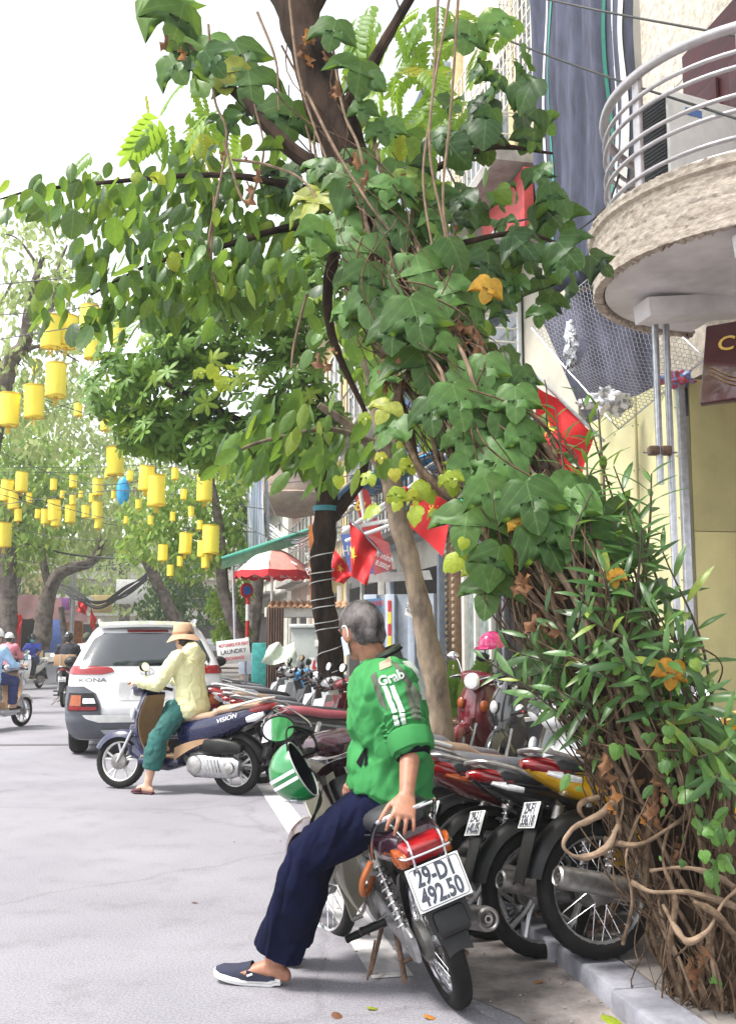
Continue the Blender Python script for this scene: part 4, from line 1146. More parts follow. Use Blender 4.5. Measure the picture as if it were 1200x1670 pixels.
mb = MB(); mb.box((1.6, .2, 6.55), (1.6, .12, .75), None, .01); mb.obj('red_panel', M('faded red board', (.42, .045, .045), .6, var=.2), ch)
mb = MB(); mb.box((2.6, .3, 7.05), (3.6, .6, .14)); mb.box((2.6, .3, 6.1), (3.4, .6, .12)); mb.obj('ledge', m_concrete, ch)
for k, x in enumerate((.15, 1.55, 4.1)):
    q = MB(); q.box((x, .06, 8.8), (.22, .14, 4.4), None, .01); q.obj('pilaster', M('ochre trim', (.58, .46, .25), .7), ch)
m_str = M('striped awning cloth', (.62, .42, .3), .8)
for i in range(7):
    q = MB(); q.box((1.5 + .36 * i, .5, 4.2), (.3, .9, .03), Matrix.Rotation(-.6, 3, 'X'), .004); q.obj('awning_slat', m_str if i % 2 else m_ofw, ch)
# blue tin awnings, navy sign
def awning(label, s0, s1, z, out, drop, m, rib=True, t=WALL_T, cat='awning'):
    a = thing('awning', label, cat, ST(s0, t, z), SROT); n = max(6, int((s1 - s0) / .09))
    q = MB(); q.sheet(lambda u, v: ((s1 - s0) * u, out * v, -drop * v + (.014 * (1 if int(u * n + .5) % 2 else -1) if rib else 0)), n, 6, .006); q.obj('awning_sheet', m, a)
    for x in (.05, (s1 - s0) * .5, s1 - s0 - .05):
        q = MB(); q.tube([(x, .0, -.04), (x, out * .97, -drop - .04)], .016, n=6); q.tube([(x, 0, -.5), (x, out * .6, -drop * .6 - .04)], .012, n=6); q.obj('awning_bracket', m_galv, a)
    q = MB(); q.tube([(0, out, -drop), (s1 - s0, out, -drop)], .018, n=8); q.obj('front_bar', m_galv, a)
    return a
m_blue = M('blue awning', (.03, .22, .50), .5, var=.2, scale=6)
m_navy = M('navy sign', (.02, .035, .16), .45, var=.15)
awning('bright blue ribbed awning above the navy sign beside the chicken wire', 10.4, 12.6, 3.85, .95, .3, m_blue)
awning('bright blue ribbed awning farther along, behind the leaning trunk', 14.2, 18.2, 4.25, 1.5, .55, m_blue)
sgn = thing('shop_sign', 'navy blue shop sign with pale lettering behind the upper red flag', 'sign', ST(10.6, WALL_T + .0, 3.1), SROT)
q = MB(); q.box((.9, .06, 0), (2.0, .08, .9), None, .01); q.obj('sign_board', m_navy, sgn)
q = MB(); q.text('BAO', frame((.9, .105, .1), (-1, 0, 0), (0, 1, 0)), .34, bold=.008); q.obj('sign_lettering', M('pale blue print', (.45, .55, .7), .5), sgn)
# ---------------------------------------------------------------- cream house: its shopfront
m_shop_dark = M('painted shop darkness', (.022, .02, .02), .8, var=.4, scale=2)  # near-black colour paints the shade inside the shops
m_brownlat = M('brown lattice wood', (.20, .12, .07), .6, var=.25)
m_frame_w = M('off white frame', (.6, .58, .53), .5, var=.08)
mb = MB(); mb.box((1.35, .04, 1.45), (2.5, .10, 2.75)); mb.obj('dark_shop_panel', m_shop_dark, ch)
q = MB(); q.box((.08, .12, 1.55), (.16, .2, 2.95), None, .01); q.obj('shop_post', M('dark brown post', (.10, .05, .035), .5), ch)
for x in (1.15, 2.05):
    q = MB(); q.box((x, .16, 1.4), (.05, .05, 2.65), None, .006); q.obj('steel_post', m_galv, ch)
q = MB(); q.box((2.62, .10, 1.5), (.10, .12, 2.8), None, .008); q.box((3.82, .10, 1.5), (.12, .12, 2.8), None, .008); q.box((3.22, .10, 2.92), (1.3, .12, .12), None, .008); q.box((3.3, .10, 1.5), (.07, .1, 2.7), None, .006); df = q.obj('door_frame', m_frame_w, ch)
q = MB(); q.box((3.22, .08, 1.5), (1.1, .02, 2.7)); q.obj('door_glass', M('reflective door glass', (.22, .26, .25), .06, var=.5, scale=4), df)
q = MB(); q.box((4.2, .12, 1.55), (.42, .2, 2.95), None, .01); pl_ = q.obj('pillar', m_brownlat, ch)
for x in (4.03, 4.37):
    for k in range(30):
        q = MB(); q.box((x, .235, .2 + k * .095), (.07, .03, .05), None, .006, seg=1); q.obj('lattice_block', M('pale lattice', (.46, .36, .25), .6), pl_)
q = MB(); q.box((2.3, .25, 3.06), (4.5, .5, .16), None, .02); q.obj('shop_lintel', m_concrete, ch)
# ---------------------------------------------------------------- shophouses
WINMESH = {}
def shophouse(label, side, s0, w, h, col_m, floors, trim_m, ground=True, deep=5.0, t=None):
    # side +1: right of the street (faces left), -1: left side
    if side > 0: root = thing('house', label, 'house', ST(s0, t or WALL_T + .15), SROT)
    else: root = thing('house', label, 'house', ST(s0 + w, t or -11.0), SROT + PI)
    q = MB(); q.box((w / 2, -deep / 2, h / 2), (w - .04, deep, h)); q.obj('wall', col_m, root)
    if ground:
        q = MB(); q.box((w / 2, .02, 1.35), (w * .8, .06, 2.5)); q.obj('dark_shop_panel', m_shop_dark, root)  # solid dark slab on the wall, painted for the shade indoors
        for x in (w * .1, w * .5, w * .9):
            q = MB(); q.box((x, .07, 1.4), (.12, .12, 2.7), None, .01); q.obj('shop_post', trim_m, root)
    fh = (h - 3.2) / floors
    for k in range(floors):
        z = 3.2 + fh * (k + .5)
        for x in ((w * .27, w * .73) if w > 2.6 else (w * .5,)):
            key = (round(w, 1), trim_m.name)
            q = MB(); q.box((x, .02, z), (w * .3, .06, fh * .55)); wi = q.obj('window', m_glass, root)
            q = MB()
            for a in (-1, 0, 1): q.box((x + a * w * .15, .06, z), (.06, .06, fh * .57), None, .006)
            for a in (-1, 0, 1): q.box((x, .063, z + a * fh * .28), (w * .32, .05, .05), None, .006)
            q.obj('window_frame', trim_m, wi)
        q = MB(); q.box((w / 2, .12, 3.2 + fh * k - .02), (w - .06, .26, .14), None, .02); q.obj('ledge', trim_m, root)
        if k < 2 and w > 3:
            q = MB()
            for i in range(13): q.tube([(w * .1 + w * .8 * i / 12, .55, 3.2 + fh * k + .05), (w * .1 + w * .8 * i / 12, .55, 3.2 + fh * k + .85)], .012, n=5)
            q.tube([(w * .1, .05, 3.2 + fh * k + .86), (w * .1, .55, 3.2 + fh * k + .86), (w * .9, .55, 3.2 + fh * k + .86), (w * .9, .05, 3.2 + fh * k + .86)], .025, n=6)
            q.box((w / 2, .32, 3.2 + fh * k), (w * .84, .56, .1), None, .01)
            q.obj('balcony', m_concrete, root)
    q = MB(); q.box((w / 2, .1, h + .06), (w, .4, .2), None, .02); q.obj('parapet', trim_m, root)
    return root
c_ochre = M('ochre render', (.50, .38, .18), .8, var=.18, scale=2); c_grey = M('grey render', (.32, .31, .31), .85, var=.2, scale=2); c_pale = M('pale render', (.58, .56, .50), .8, var=.15, scale=2); c_pink = M('faded pink render', (.50, .36, .30), .8, var=.2, scale=2); c_teal = M('teal render', (.12, .27, .26), .8, var=.2, scale=2)
h15 = shophouse('pale blue fronted shophouse past the cream one, behind the corded tree', 1, 15.0, 4.3, 10.5, c_pale, 3, M('pale blue frame', (.36, .42, .50), .5))
shophouse('grey shophouse over the umbrella with a rounded stone balcony', 1, 19.4, 4.6, 11, c_grey, 3, m_frame_w)
shophouse('ochre shophouse farther along the right side behind the trees', 1, 24.2, 5, 9.5, c_ochre, 2, m_frame_w)
shophouse('pink shophouse on the right side beyond the ochre one', 1, 29.5, 5.5, 11, c_pink, 3, c_pale)
shophouse('pale shophouse last on the right side of the street', 1, 36, 22, 10, c_pale, 2, m_frame_w)
for i, (s, w, h, m, t, lb) in enumerate(((30, 5, 8, c_ochre, m_frame_w, 'ochre shophouse nearest on the left side behind the first trunk'), (35.2, 5, 9.5, c_grey, c_pale, 'grey shophouse on the left side behind the maroon awnings'), (40.4, 5.6, 8.5, c_pink, m_frame_w, 'pink shophouse on the left side behind the grey lamp post'), (46.2, 6, 10, c_pale, c_ochre, 'pale shophouse with ochre trim on the left side'), (52.5, 7, 9, c_ochre, c_pale, 'ochre shophouse with pale trim far down the left side'), (60, 8, 11, c_teal, c_pale, 'teal shophouse far down the left side'))):
    shophouse(lb, -1, s, w, h, m, 2, t)
e = shophouse('cream house closing the far end of the street', -1, 0, 14, 8.5, c_pale, 2, c_ochre)
e.location = ST(76, 4); e.rotation_euler.z = SROT + PI / 2
e2 = shophouse('ochre house closing the far end of the street, left half', -1, 0, 14, 9.5, c_ochre, 2, c_pale)
e2.location = ST(77, -10.2); e2.rotation_euler.z = SROT + PI / 2
# rounded stone balcony of the grey house, cloth banner, rolled signs
def solid(name, label, cat, build, m, loc=(0, 0, 0), rz=0.0, kind=None, group=None):
    q = MB(); build(q); o = q.obj(name, m); o.location = loc; o.rotation_euler = (0, 0, rz); return tag(o, label, cat, group, kind)
rb = thing('stone_balcony', 'rounded brownish stone balcony high behind the umbrella', 'balcony', P(480, 810, 20.2))
q = MB(); q.lathe([(.01, -.45), (.62, -.32), (.8, -.12), (.82, 0), (.76, .03), (.76, .5), (.8, .52), (.8, .6), (.7, .6), (.7, .05), (0, .05)], (0, 0, 0), (0, 0, 1), 36); q.obj('basin', M('brown stone', (.34, .25, .2), .8, var=.25, scale=4), rb)
bn = thing('cloth_banner', 'long striped white and blue cloth hanging from a pole above the umbrella', 'banner', P(415, 830, 18.5))
cA, cB = P(401, 765, 18.5), P(428, 760, 18.6); cC, cD = P(405, 895, 18.4), P(433, 893, 18.5)
def strp():
    m = M('striped sheet', (.68, .69, .74), .8, var=.0, scale=1); nt_ = m.node_tree; w = nt_.nodes.new('ShaderNodeTexWave'); w.bands_direction = 'X'; w.inputs['Scale'].default_value = 7; w.inputs['Distortion'].default_value = .3
    t = nt_.nodes.new('ShaderNodeTexCoord'); nt_.links.new(t.outputs['Object'], w.inputs['Vector']); r = nt_.nodes.new('ShaderNodeValToRGB'); r.color_ramp.elements[0].color = (.34, .42, .66, 1); r.color_ramp.elements[1].color = (.72, .72, .75, 1); r.color_ramp.elements[0].position = .05; r.color_ramp.elements[1].position = .3
    nt_.links.new(w.outputs['Fac'], r.inputs['Fac']); nt_.links.new(r.outputs[0], nt_.nodes['Principled BSDF'].inputs['Base Color']); return m
q = MB(); q.sheet(lambda a, b: cA.lerp(cB, a).lerp(cC.lerp(cD, a), b) + V((0, .05 * math.sin(a * 9 + b * 4) + .03 * math.sin(a * 17), 0)), 20, 24, .006); q.obj('cloth', strp(), bn, world=True)
q = MB(); q.tube([P(432, 745, 18.7), P(440, 905, 18.6)], .035, n=8); q.obj('pole', m_galv, bn, world=True)
# green tin canopy
gc = thing('canopy', 'sloping green tin canopy edge above the red and white umbrella', 'awning', P(430, 900, 17.5))
q = MB(); gA, gB, gC, gD = P(362, 916, 16.6), P(507, 868, 16.8), P(525, 872, 18.6), P(372, 908, 18.6)
q.sheet(lambda a, b: gA.lerp(gB, a).lerp(gD.lerp(gC, a), b) + V((0, 0, .02 * math.sin(a * 70))), 70, 6, .02); q.sheet(lambda a, b: gA.lerp(gB, a) + V((0, -.01, .03 - .16 * b - .0 * a)), 30, 2, .01); q.obj('canopy_sheet', M('dull green tin', (.085, .17, .10), .55, var=.2), gc, world=True)
q = MB(); q.tube([gA + V((0, -.02, .05)), gB + V((0, -.02, .05))], .03, n=8); q.obj('canopy_edge', M('green pipe', (.05, .28, .2), .5), gc, world=True)
q = MB(); q.tube([P(380, 915, 17.5), P(384, 1052, 17.5)], .03, n=8); q.obj('canopy_post', m_galv, gc, world=True)
# umbrella
ub = thing('umbrella', 'red and white market umbrella with scalloped red valance under the green canopy', 'umbrella', V((P(443, 1000, 16.9).x, 16.9, KERB_H)))
uc = P(443, 918, ub.location.y); uc = V((ub.location.x, ub.location.y, uc.z)); UR = .64 * ub.location.y / 17.0
m_ured = M('umbrella red', (.55, .02, .03), .6, var=.1); m_uwh = M('umbrella white', (.72, .66, .62), .6, var=.05)
for k in range(8):
    a0, a1 = 2 * PI * k / 8, 2 * PI * (k + 1) / 8
    def pan(u, v):
        a = a0 + (a1 - a0) * u; r = UR * v; sag = .03 * math.sin(PI * u) * v
        return V((math.cos(a) * (r - sag), math.sin(a) * (r - sag), uc.z + .24 - .38 * v ** 1.8 * 1.0 - sag * .5))
    q = MB(); q.sheet(pan, 8, 8, .003); cp = q.obj('canopy_panel', m_uwh if k in (2, 3, 4, 5) else M('umbrella faded red', (.60, .22, .18), .6), ub); cp.location = (0, 0, -ub.location.z)
    q = MB(); q.sheet(lambda u, v: pan(u, 1.0) + V((0, 0, -.10 * v * (1 + .25 * math.sin(PI * 3 * u)))), 18, 3, .003); vv = q.obj('valance', m_ured, cp)
    q = MB(); am = (a0 + a1) / 2; d_ = V((math.cos(am), math.sin(am), 0))
    q.text('Coca-Cola', frame(d_ * (UR * math.cos(PI / 8) + .012) + V((0, 0, uc.z - .185)), V((-d_.y, d_.x, 0)), d_), .085, sx=.85, shear=.35); q.obj('valance_lettering', m_white, vv)
q = MB(); q.tube([(0, 0, 0), (0, 0, uc.z + .2)], .022, n=8); q.obj('pole', m_white, ub)
for k in range(8):
    q = MB(); a = 2 * PI * k / 8; q.tube([(0, 0, uc.z + .14), (math.cos(a) * UR * .98, math.sin(a) * UR * .98, uc.z - .15)], .008, n=5); q.obj('rib', m_galv, ub)
# electrical cabinet, tile ledge, brown sheet, teal box, notice board
def yp(px, Y): return P(px, 1000, Y).x
CY = 15.6
cb = thing('electrical_cabinet', 'grey street electrical cabinet with a red lightning sign behind the parked motorbikes', 'electrical cabinet', V((yp(511, CY), CY, KERB_H)), R(-6))
q = MB(); q.box((0, .2, .78), (.68, .42, 1.5), None, .015); q.obj('cabinet_body', M('cabinet grey', (.36, .38, .36), .6, var=.12, scale=4), cb)
q = MB(); q.box((0, .2, 1.56), (.74, .5, .06), None, .012); q.obj('cabinet_roof', M('cabinet cap', (.50, .53, .50), .6), cb)
q = MB(); q.box((-.2, -.02, .98), (.09, .02, .17), None, .006); q.obj('lock', m_galv, cb)
q = MB(); q.box((.13, -.018, .9), (.36, .008, .36)); sgp = q.obj('warning_sign', m_paper, cb)
q = MB(); q.prism([(-.02, .12), (.03, .12), (.005, .03), (.04, .03), (-.03, -.13), (-.005, -.01), (-.04, -.01)], frame((.03, -.0235, .92), (1, 0, 0), (0, -1, 0)), .003); q.obj('lightning_mark', M('sign red', (.55, .02, .03), .6), sgp)
q = MB()
for i, t_ in enumerate(('NO', 'NGUY', 'HIEM')): q.text(t_, frame((.20, -.0235, .98 - .08 * i), (1, 0, 0), (0, -1, 0)), .06)
q.obj('sign_lettering', m_ink, sgp)
q = MB(); q.box((.16, -.018, 1.3), (.26, .008, .1)); q.text('EVN HANOI', frame((.16, -.0235, 1.3), (1, 0, 0), (0, -1, 0)), .045); q.obj('name_sign', m_paper, cb)
tl_ = thing('tiled_ledge', 'little row of terracotta roof tiles above the grey cabinet', 'roof', V((yp(500, 16.6), 16.6, 2.0)))
tmesh = None
for i in range(13):
    for j in range(2):
        if tmesh: o = link(bpy.data.objects.new('tile', tmesh))
        else:
            q = MB(); q.sheet(lambda u, v: ((u - .5) * .1, -.12 + .24 * v, .035 * math.sin(PI * u) - .06 * (1 - v)), 5, 2, .01); o = q.obj('tile', M('terracotta', (.48, .27, .15), .8, var=.3)); tmesh = o.data
        o.location = (-.58 + .1 * i, -.1 + .2 * j, .0 + .05 * j); o.parent = tl_
q = MB(); q.box((0, .12, -.12), (1.35, .5, .16), None, .01); q.obj('ledge_beam', m_frame_w, tl_)
br = thing('corrugated_sheet', 'upright brown corrugated sheet left of the grey cabinet', 'metal sheet', V((yp(449, 16.2), 16.2, KERB_H)))
q = MB(); q.sheet(lambda u, v: ((u - .5) * .26, .02 * math.sin(u * 40), 1.86 * v), 40, 2, .008); q.obj('sheet', M('rusty brown sheet', (.14, .085, .065), .75, var=.35, stretch=(1, 1, .2)), br)
solid('utility_box', 'teal painted box beside the brown corrugated sheet', 'box', lambda q: q.box((0, 0, .65), (.3, .3, 1.3), None, .02), M('teal paint', (.03, .27, .25), .6, var=.25), V((yp(428, 16.9), 16.9, KERB_H)))
rp = thing('street_sign', 'red and white banded post with a round blue and red sign', 'traffic sign', V((yp(404, 17.6), 17.6, KERB_H)))
for k in range(8):
    q = MB(); q.tube([(0, 0, .28 * k), (0, 0, .28 * (k + 1))], .035, n=10); q.obj('post_band', m_ured if k % 2 else m_white, rp)
q = MB(); q.lathe([(0, 0), (.13, 0), (.13, .02), (0, .02)], (-.02, -.06, 2.2), (.9, -1, 0), 30); dsc = q.obj('sign_disc', m_ured, rp)
q = MB(); q.lathe([(0, .024), (.08, .024), (.08, .028), (0, .028)], (-.02, -.06, 2.2), (.9, -1, 0), 30); q.obj('disc_centre', M('sign blue', (.02, .16, .55), .4), dsc)
q = MB(); q.box((0, -.06, .95), (.26, .02, .36), None, .004); q.obj('notice', M('pale notice', (.55, .58, .7), .6), rp)
lb_ = thing('sign_board', 'white rental board with red and black writing beside the white car', 'sign', P(381, 1062, 15.6))
pr_ = Matrix.Rotation(R(-7), 3, 'Y')
q = MB(); q.box((0, 0, 0), (.50, .02, .35), pr_, .004); q.obj('board', m_paper, lb_)
m_redp = M('red print', (.62, .05, .08), .6)
for i, (t_, m_, sz, sx) in enumerate((('MOTORBIKE FOR RENT', m_redp, .07, .62), ('LAUNDRY', m_ink, .095, .9), ('& EXCHANGE', m_redp, .07, .78))):
    q = MB(); q.text(t_, Matrix.Translation((0, -.0125, .10 - .105 * i)) @ Matrix.Rotation(R(-7), 4, 'Y').inverted().inverted() @ Matrix.Rotation(PI / 2, 4, 'X'), sz, sx=sx, bold=.0012); q.obj('board_lettering', m_, lb_)
q = MB(); q.tube([(.18, .03, .1), (.2, .05, -1.25)], .02, n=8); q.obj('board_post', m_galv, lb_)
# cloth thrown over a parked motorbike, shop placards and banners
def drape(name, label, cat, quad, Ys, m, nu=16, nv=16, amp=.03, seed=0, th=.004, sag=0.0, group=None):
    pts = [P(x, y, yy) for (x, y), yy in zip(quad, Ys)]
    c = sum(pts, V()) / 4; a, b, c_, d = pts
    q = MB(); nr = (b - a).cross(d - a).normalized()
    q.sheet(lambda u, v: a.lerp(b, u).lerp(d.lerp(c_, u), v) + nr * amp * (math.sin(u * 9 + v * 3 + seed) + .6 * math.sin(u * 5 - v * 8 + seed * 2)) + V((0, 0, -sag * math.sin(PI * u) * (1 - .3 * v))) - c, nu, nv, th)
    o = q.obj(name, m); o.location = c; return tag(o, label, cat, group), (a, b, c_, d, nr, c)
drape('seat_cover', 'pale green cloth thrown over a parked motorbike by the cabinet', 'cloth', [(440, 1052), (478, 1050), (487, 1085), (425, 1082)], (15, 15.3, 14.9, 14.6), M('pale green cloth', (.58, .64, .52), .8), amp=.04, seed=2)
m_flag = M('flag red', (.62, .008, .012), .65, var=.08, scale=4); m_star = M('flag yellow', (.85, .62, .03), .6)
def flag(label, quad, Ys, star, sz, seed=0, pole=None, amp=.035):
    root = thing('flag', label, 'flag', P(quad[0][0], quad[0][1], Ys[0]), group='red flags with yellow stars')
    a, b, c_, d = [P(x, y, yy) for (x, y), yy in zip(quad, Ys)]; nr = (b - a).cross(d - a).normalized()
    if nr.y > 0: nr = -nr
    fn = lambda u, v: a.lerp(b, u).lerp(d.lerp(c_, u), v) + nr * amp * (math.sin(u * 8 + v * 4 + seed) + .7 * math.sin(u * 4 - v * 9 + seed * 2))
    q = MB(); q.sheet(fn, 22, 22, .003); q.obj('flag_cloth', m_flag, root, world=True)
    if star:
        q = MB(); k = 5; st = []
        for i in range(10):
            r = sz if i % 2 == 0 else sz * .4; an = 2 * PI * i / 10 + star[2]
            st.append(fn(star[0] + r * math.cos(an), star[1] + r * math.sin(an)) + nr * .007)
        ce = fn(star[0], star[1]) + nr * .007
        q.add(st + [ce], [(i, (i + 1) % 10, 10) for i in range(10)], 0, False); q.obj('star', m_star, root, world=True)
    if pole:
        q = MB(); q.tube([P(*p) for p in pole], .014, n=6); q.obj('flagpole', m_galv, root, world=True)
    return root
flag('largest red flag, hanging right of the vine below the chicken wire', [(876, 624), (968, 706), (938, 800), (872, 690)], (8.2, 8.1, 8.2, 8.4), (.30, .72, .3), .17, 1, [(870, 610, 8.3), (985, 720, 8.0)])
flag('red flag hanging between the two trunks behind yellow green leaves', [(690, 770), (742, 800), (722, 908), (660, 850)], (11.5, 11.5, 11.2, 11.6), (.5, .5, .5), .2, 2, [(655, 760, 11.6), (760, 830, 11.4)])
flag('narrow red flag drooping beside the corded trunk', [(570, 852), (616, 890), (598, 955), (574, 940)], (13, 13, 12.9, 13.1), (.12, .55, 1.2), .18, 4, [(560, 835, 13), (625, 905, 13)])
flag('small red flag low behind the corded trunk', [(545, 895), (578, 935), (560, 952), (538, 945)], (14, 14, 14, 14), (.42, .4, .8), .2, 5)
flag('distant red flag by the left trees', [(28, 1000), (38, 1005), (34, 1035), (26, 1030)], (33, 33, 33, 33), None, .2, 5, None, .05)
flag('distant red flag beside the white car roof', [(148, 990), (158, 1010), (154, 1030), (147, 1020)], (34, 34, 34, 34), (.5, .6, 0), .2, 3, None, .05)
flag('distant orange red flag over the road beyond the car', [(128, 980), (143, 984), (141, 1003), (127, 997)], (36, 36, 36, 36), None, .2, 2, None, .06)
# placards on the shop fronts behind the courier
def placard(label, quad, Y, m, texts=(), group=None, Yr=None):
    Y2 = Yr or Y
    a, b, c_, d = [P(x, y, yy) for (x, y), yy in zip(quad, (Y, Y2, Y2, Y))]
    root = thing('placard', label, 'sign', (a + b + c_ + d) / 4, group=group)
    x = (b - a); z = x.cross(d - a).normalized(); z = -z if z.y > 0 else z
    q = MB(); q.add([a, b, c_, d, a - z * .03, b - z * .03, c_ - z * .03, d - z * .03], [(0, 1, 2, 3), (7, 6, 5, 4), (0, 4, 5, 1), (1, 5, 6, 2), (2, 6, 7, 3), (3, 7, 4, 0)], 0, False); q.obj('placard_board', m, root, world=True)
    for t_, u_, v_, sz, sx, mm in texts:
        p = a.lerp(b, u_).lerp(d.lerp(c_, u_), v_) + z * .006
        q = MB(); q.text(t_, frame(p, x, z), sz, sx=sx, bold=sz * .01); q.obj('lettering', mm, root, world=True)
    return root
m_pred = M('poster red', (.50, .05, .05), .5, var=.15); m_pblue = M('poster blue', (.12, .2, .52), .5, var=.15); m_pora = M('poster orange', (.55, .18, .04), .5, var=.3, scale=6)
placard('red poster with a yellow figure behind the white awning arms', [(574, 790), (600, 800), (640, 930), (606, 935)], 14.2, m_pred, [('BIA', .4, .25, .22, .8, M('yellow print', (.8, .6, .1), .6))])
placard('blue and white poster tilted under the red one', [(555, 872), (600, 865), (612, 935), (572, 940)], 14.0, m_pblue, [('HOTEL', .5, .4, .2, .7, m_white)])
placard('pink red poster with small white lettering under the awning arms', [(600, 870), (634, 885), (640, 928), (610, 938)], 13.8, M('poster pink', (.52, .12, .13), .5), [('Bình minh', .5, .5, .13, .7, m_white), ('8.000đ', .5, .8, .1, .7, m_white)])
placard('tall orange and white poster left of the corded trunk', [(503, 858), (520, 850), (516, 978), (506, 980)], 14.6, m_pora, [('BÚN', .5, .4, .16, .7, m_white), ('PHỞ', .5, .6, .16, .7, m_white)])
placard('blue rental poster with red heading behind the courier head', [(590, 978), (622, 975), (622, 1035), (590, 1036)], 13.6, M('poster cyan', (.12, .32, .55), .5), [('MOTORBIKE', .5, .15, .1, .6, m_redp), ('RENT', .5, .32, .1, .7, m_redp)])
placard('white notice pinned beside the mottled trunk', [(664, 982), (676, 986), (673, 1008), (660, 1002)], 10.5, m_paper, [('QUÁN', .5, .3, .05, .7, m_ink), ('PHỐ', .5, .65, .05, .7, m_ink)])
placard('white board above the pale blue frames, with a clipped corner', [(600, 935), (700, 930), (705, 945), (600, 950)], 14.4, m_ofw)
bs_ = thing('storefront', 'pale blue steel shop front with red and yellow tape strip behind the courier', 'shop front', V((yp(650, 14.6), 14.6, KERB_H)), R(-20))
for x, w in ((-.42, .2), (-.12, .14), (.2, .1), (.46, .16)):
    q = MB(); q.box((x, 0, 1.0), (w, .1, 2.0), None, .008); q.obj('upright', M('pale blue steel', (.42, .47, .55), .45, var=.1), bs_)
q = MB(); q.box((0, .06, 1.0), (1.1, .02, 2.0)); q.obj('pane', M('shop glass', (.30, .34, .40), .08, var=.3, scale=2), bs_)
for k in range(10):
    q = MB(); q.box((-.12, -.056, .3 + .17 * k), (.05, .004, .16)); q.obj('tape_piece', m_ured if k % 2 else m_star, bs_)
# folding awning arms
aw = thing('folding_awning', 'white folding awning arms with red end caps between the trunks', 'awning', P(640, 830, 12.8))
for a, b in (((560, 868, 13.4), (660, 800, 12.2)), ((560, 862, 13.4), (640, 848, 12.6)), ((565, 882, 13.4), (650, 852, 12.4)), ((585, 790, 13.2), (596, 855, 13.2)), ((700, 770, 12), (600, 850, 13.2))):
    q = MB(); q.tube([P(*a), P(*b)], .028, n=8); q.obj('arm', m_ofw, aw, world=True)
q = MB(); q.ell(P(660, 800, 12.2), (.05, .05, .05)); q.obj('end_cap', m_ured, aw, world=True)
awl = thing('lamp', 'small green lit lamp behind the vine leaves by the second flag', 'lamp', P(748, 822, 11))
q = MB()
for k in range(5): q.tube([P(748 + 9 * math.cos(a_) * math.sin(PI * (k + 1) / 6), 822 + 9 * -math.cos(PI * (k + 1) / 6), 11) + V((0, .06 * math.sin(a_) * math.sin(PI * (k + 1) / 6), 0)) for a_ in [2 * PI * i / 16 for i in range(16)]], .006, n=5, closed=True)
q.obj('lamp_cage', M('green glow', (.02, .5, .35), .4, emit=(.02, .6, .4, .8)), awl, world=True)
# maroon awnings and shop clutter on the far left
m_mar = M('maroon awning', (.085, .03, .03), .7, var=.25, scale=3)
for i, (px0, px1, y0, y1, Y, lb2) in enumerate(((24, 62, 968, 1008, 34, 'faded maroon awning over the nearest left shop'), (62, 100, 972, 1012, 37, 'faded maroon awning over the second left shop'), (100, 140, 985, 1014, 41, 'small maroon awning by the grey lamp post'))):
    o, _ = drape('awning', lb2, 'awning', [(px0, y0), (px1, y0 + 3), (px1 + 4, y1), (px0 - 8, y1)], (Y + 1.2, Y + 1.2, Y - .8, Y - .8), m_mar, amp=.03, seed=i)
lp = thing('lamp_post', 'grey steel post standing in front of the far left shops', 'post', G(114, 1112))
q = MB(); q.tube([(0, 0, 0), (0, 0, 4.5)], .09, n=10); q.obj('pole', m_galv, lp)
for i, (x, y, Y, w, h, c) in enumerate(((14, 1030, 36, .9, 1.6, m_pred), (45, 1030, 38, .8, 1.5, m_shop_dark), (88, 1035, 40, .7, 1.4, m_pblue), (120, 1020, 42, .8, 1.5, m_pora), (135, 985, 43, .9, .6, m_ofw), (95, 985, 41, .9, .5, M('purple board', (.3, .1, .35), .6)), (165, 985, 46, 1.0, .8, c_ochre), (215, 965, 50, 1.5, 1.2, m_ofw))):
    c0 = P(x, y, Y); q = MB(); q.box((0, 0, 0), (w, .12, h), None, .02); o = q.obj('shop_sign', c); o.location = c0; tag(o, ('red', 'black', 'blue', 'orange', 'white', 'purple', 'ochre', 'pale')[i] + ' board on the far shops, ' + ('low by the first trunk', 'under the first awning', 'under the second awning', 'beside the grey post', 'above the orange board', 'above the maroon awning', 'over the car roof rail', 'high over the car roof')[i], 'sign')
vt = thing('truck', 'dark truck seen above the white car roof', 'truck', G(245, 1105))
q = MB(); q.box((0, 0, 1.35), (1.9, 4, 1.4), None, .12); q.obj('cargo_box', M('dark tarpaulin', (.05, .055, .07), .7), vt)
q = MB(); q.box((0, 0, .5), (1.7, 3.8, .3)); q.obj('chassis', m_black, vt)
for x in (-.75, .75):
    for y in (-1.2, 1.2):
        q = MB(); q.lathe(tyre_prof(.36, .2), (x, y, .36), (1, 0, 0), 28, closed=True); q.obj('wheel', m_rubber, vt)
sc_ = thing('car', 'dark grey car parked by the red and white banded post', 'car', G(350, 1092))
q = MB(); q.loft([(-1.6, .7, .7, .25), (-1.4, .78, .82, .4), (-.6, .95, .82, .55), (.3, 1.0, .8, .55), (.9, .85, .82, .4), (1.7, .7, .78, .3)], n=20, e=3.5); b_ = q.obj('body', paint_g := M('grey car paint', (.1, .1, .115), .2, coat=.8), sc_)
q = MB(); q.loft([(-1.35, 1.12, .62, .13), (-.4, 1.3, .68, .13), (.4, 1.28, .66, .13), (.95, 1.1, .6, .1)], n=18, e=3); q.obj('windows', M('tinted car glass', (.015, .02, .025), .03, var=.2, coat=1.0), b_)
sc_.rotation_euler.z = SROT
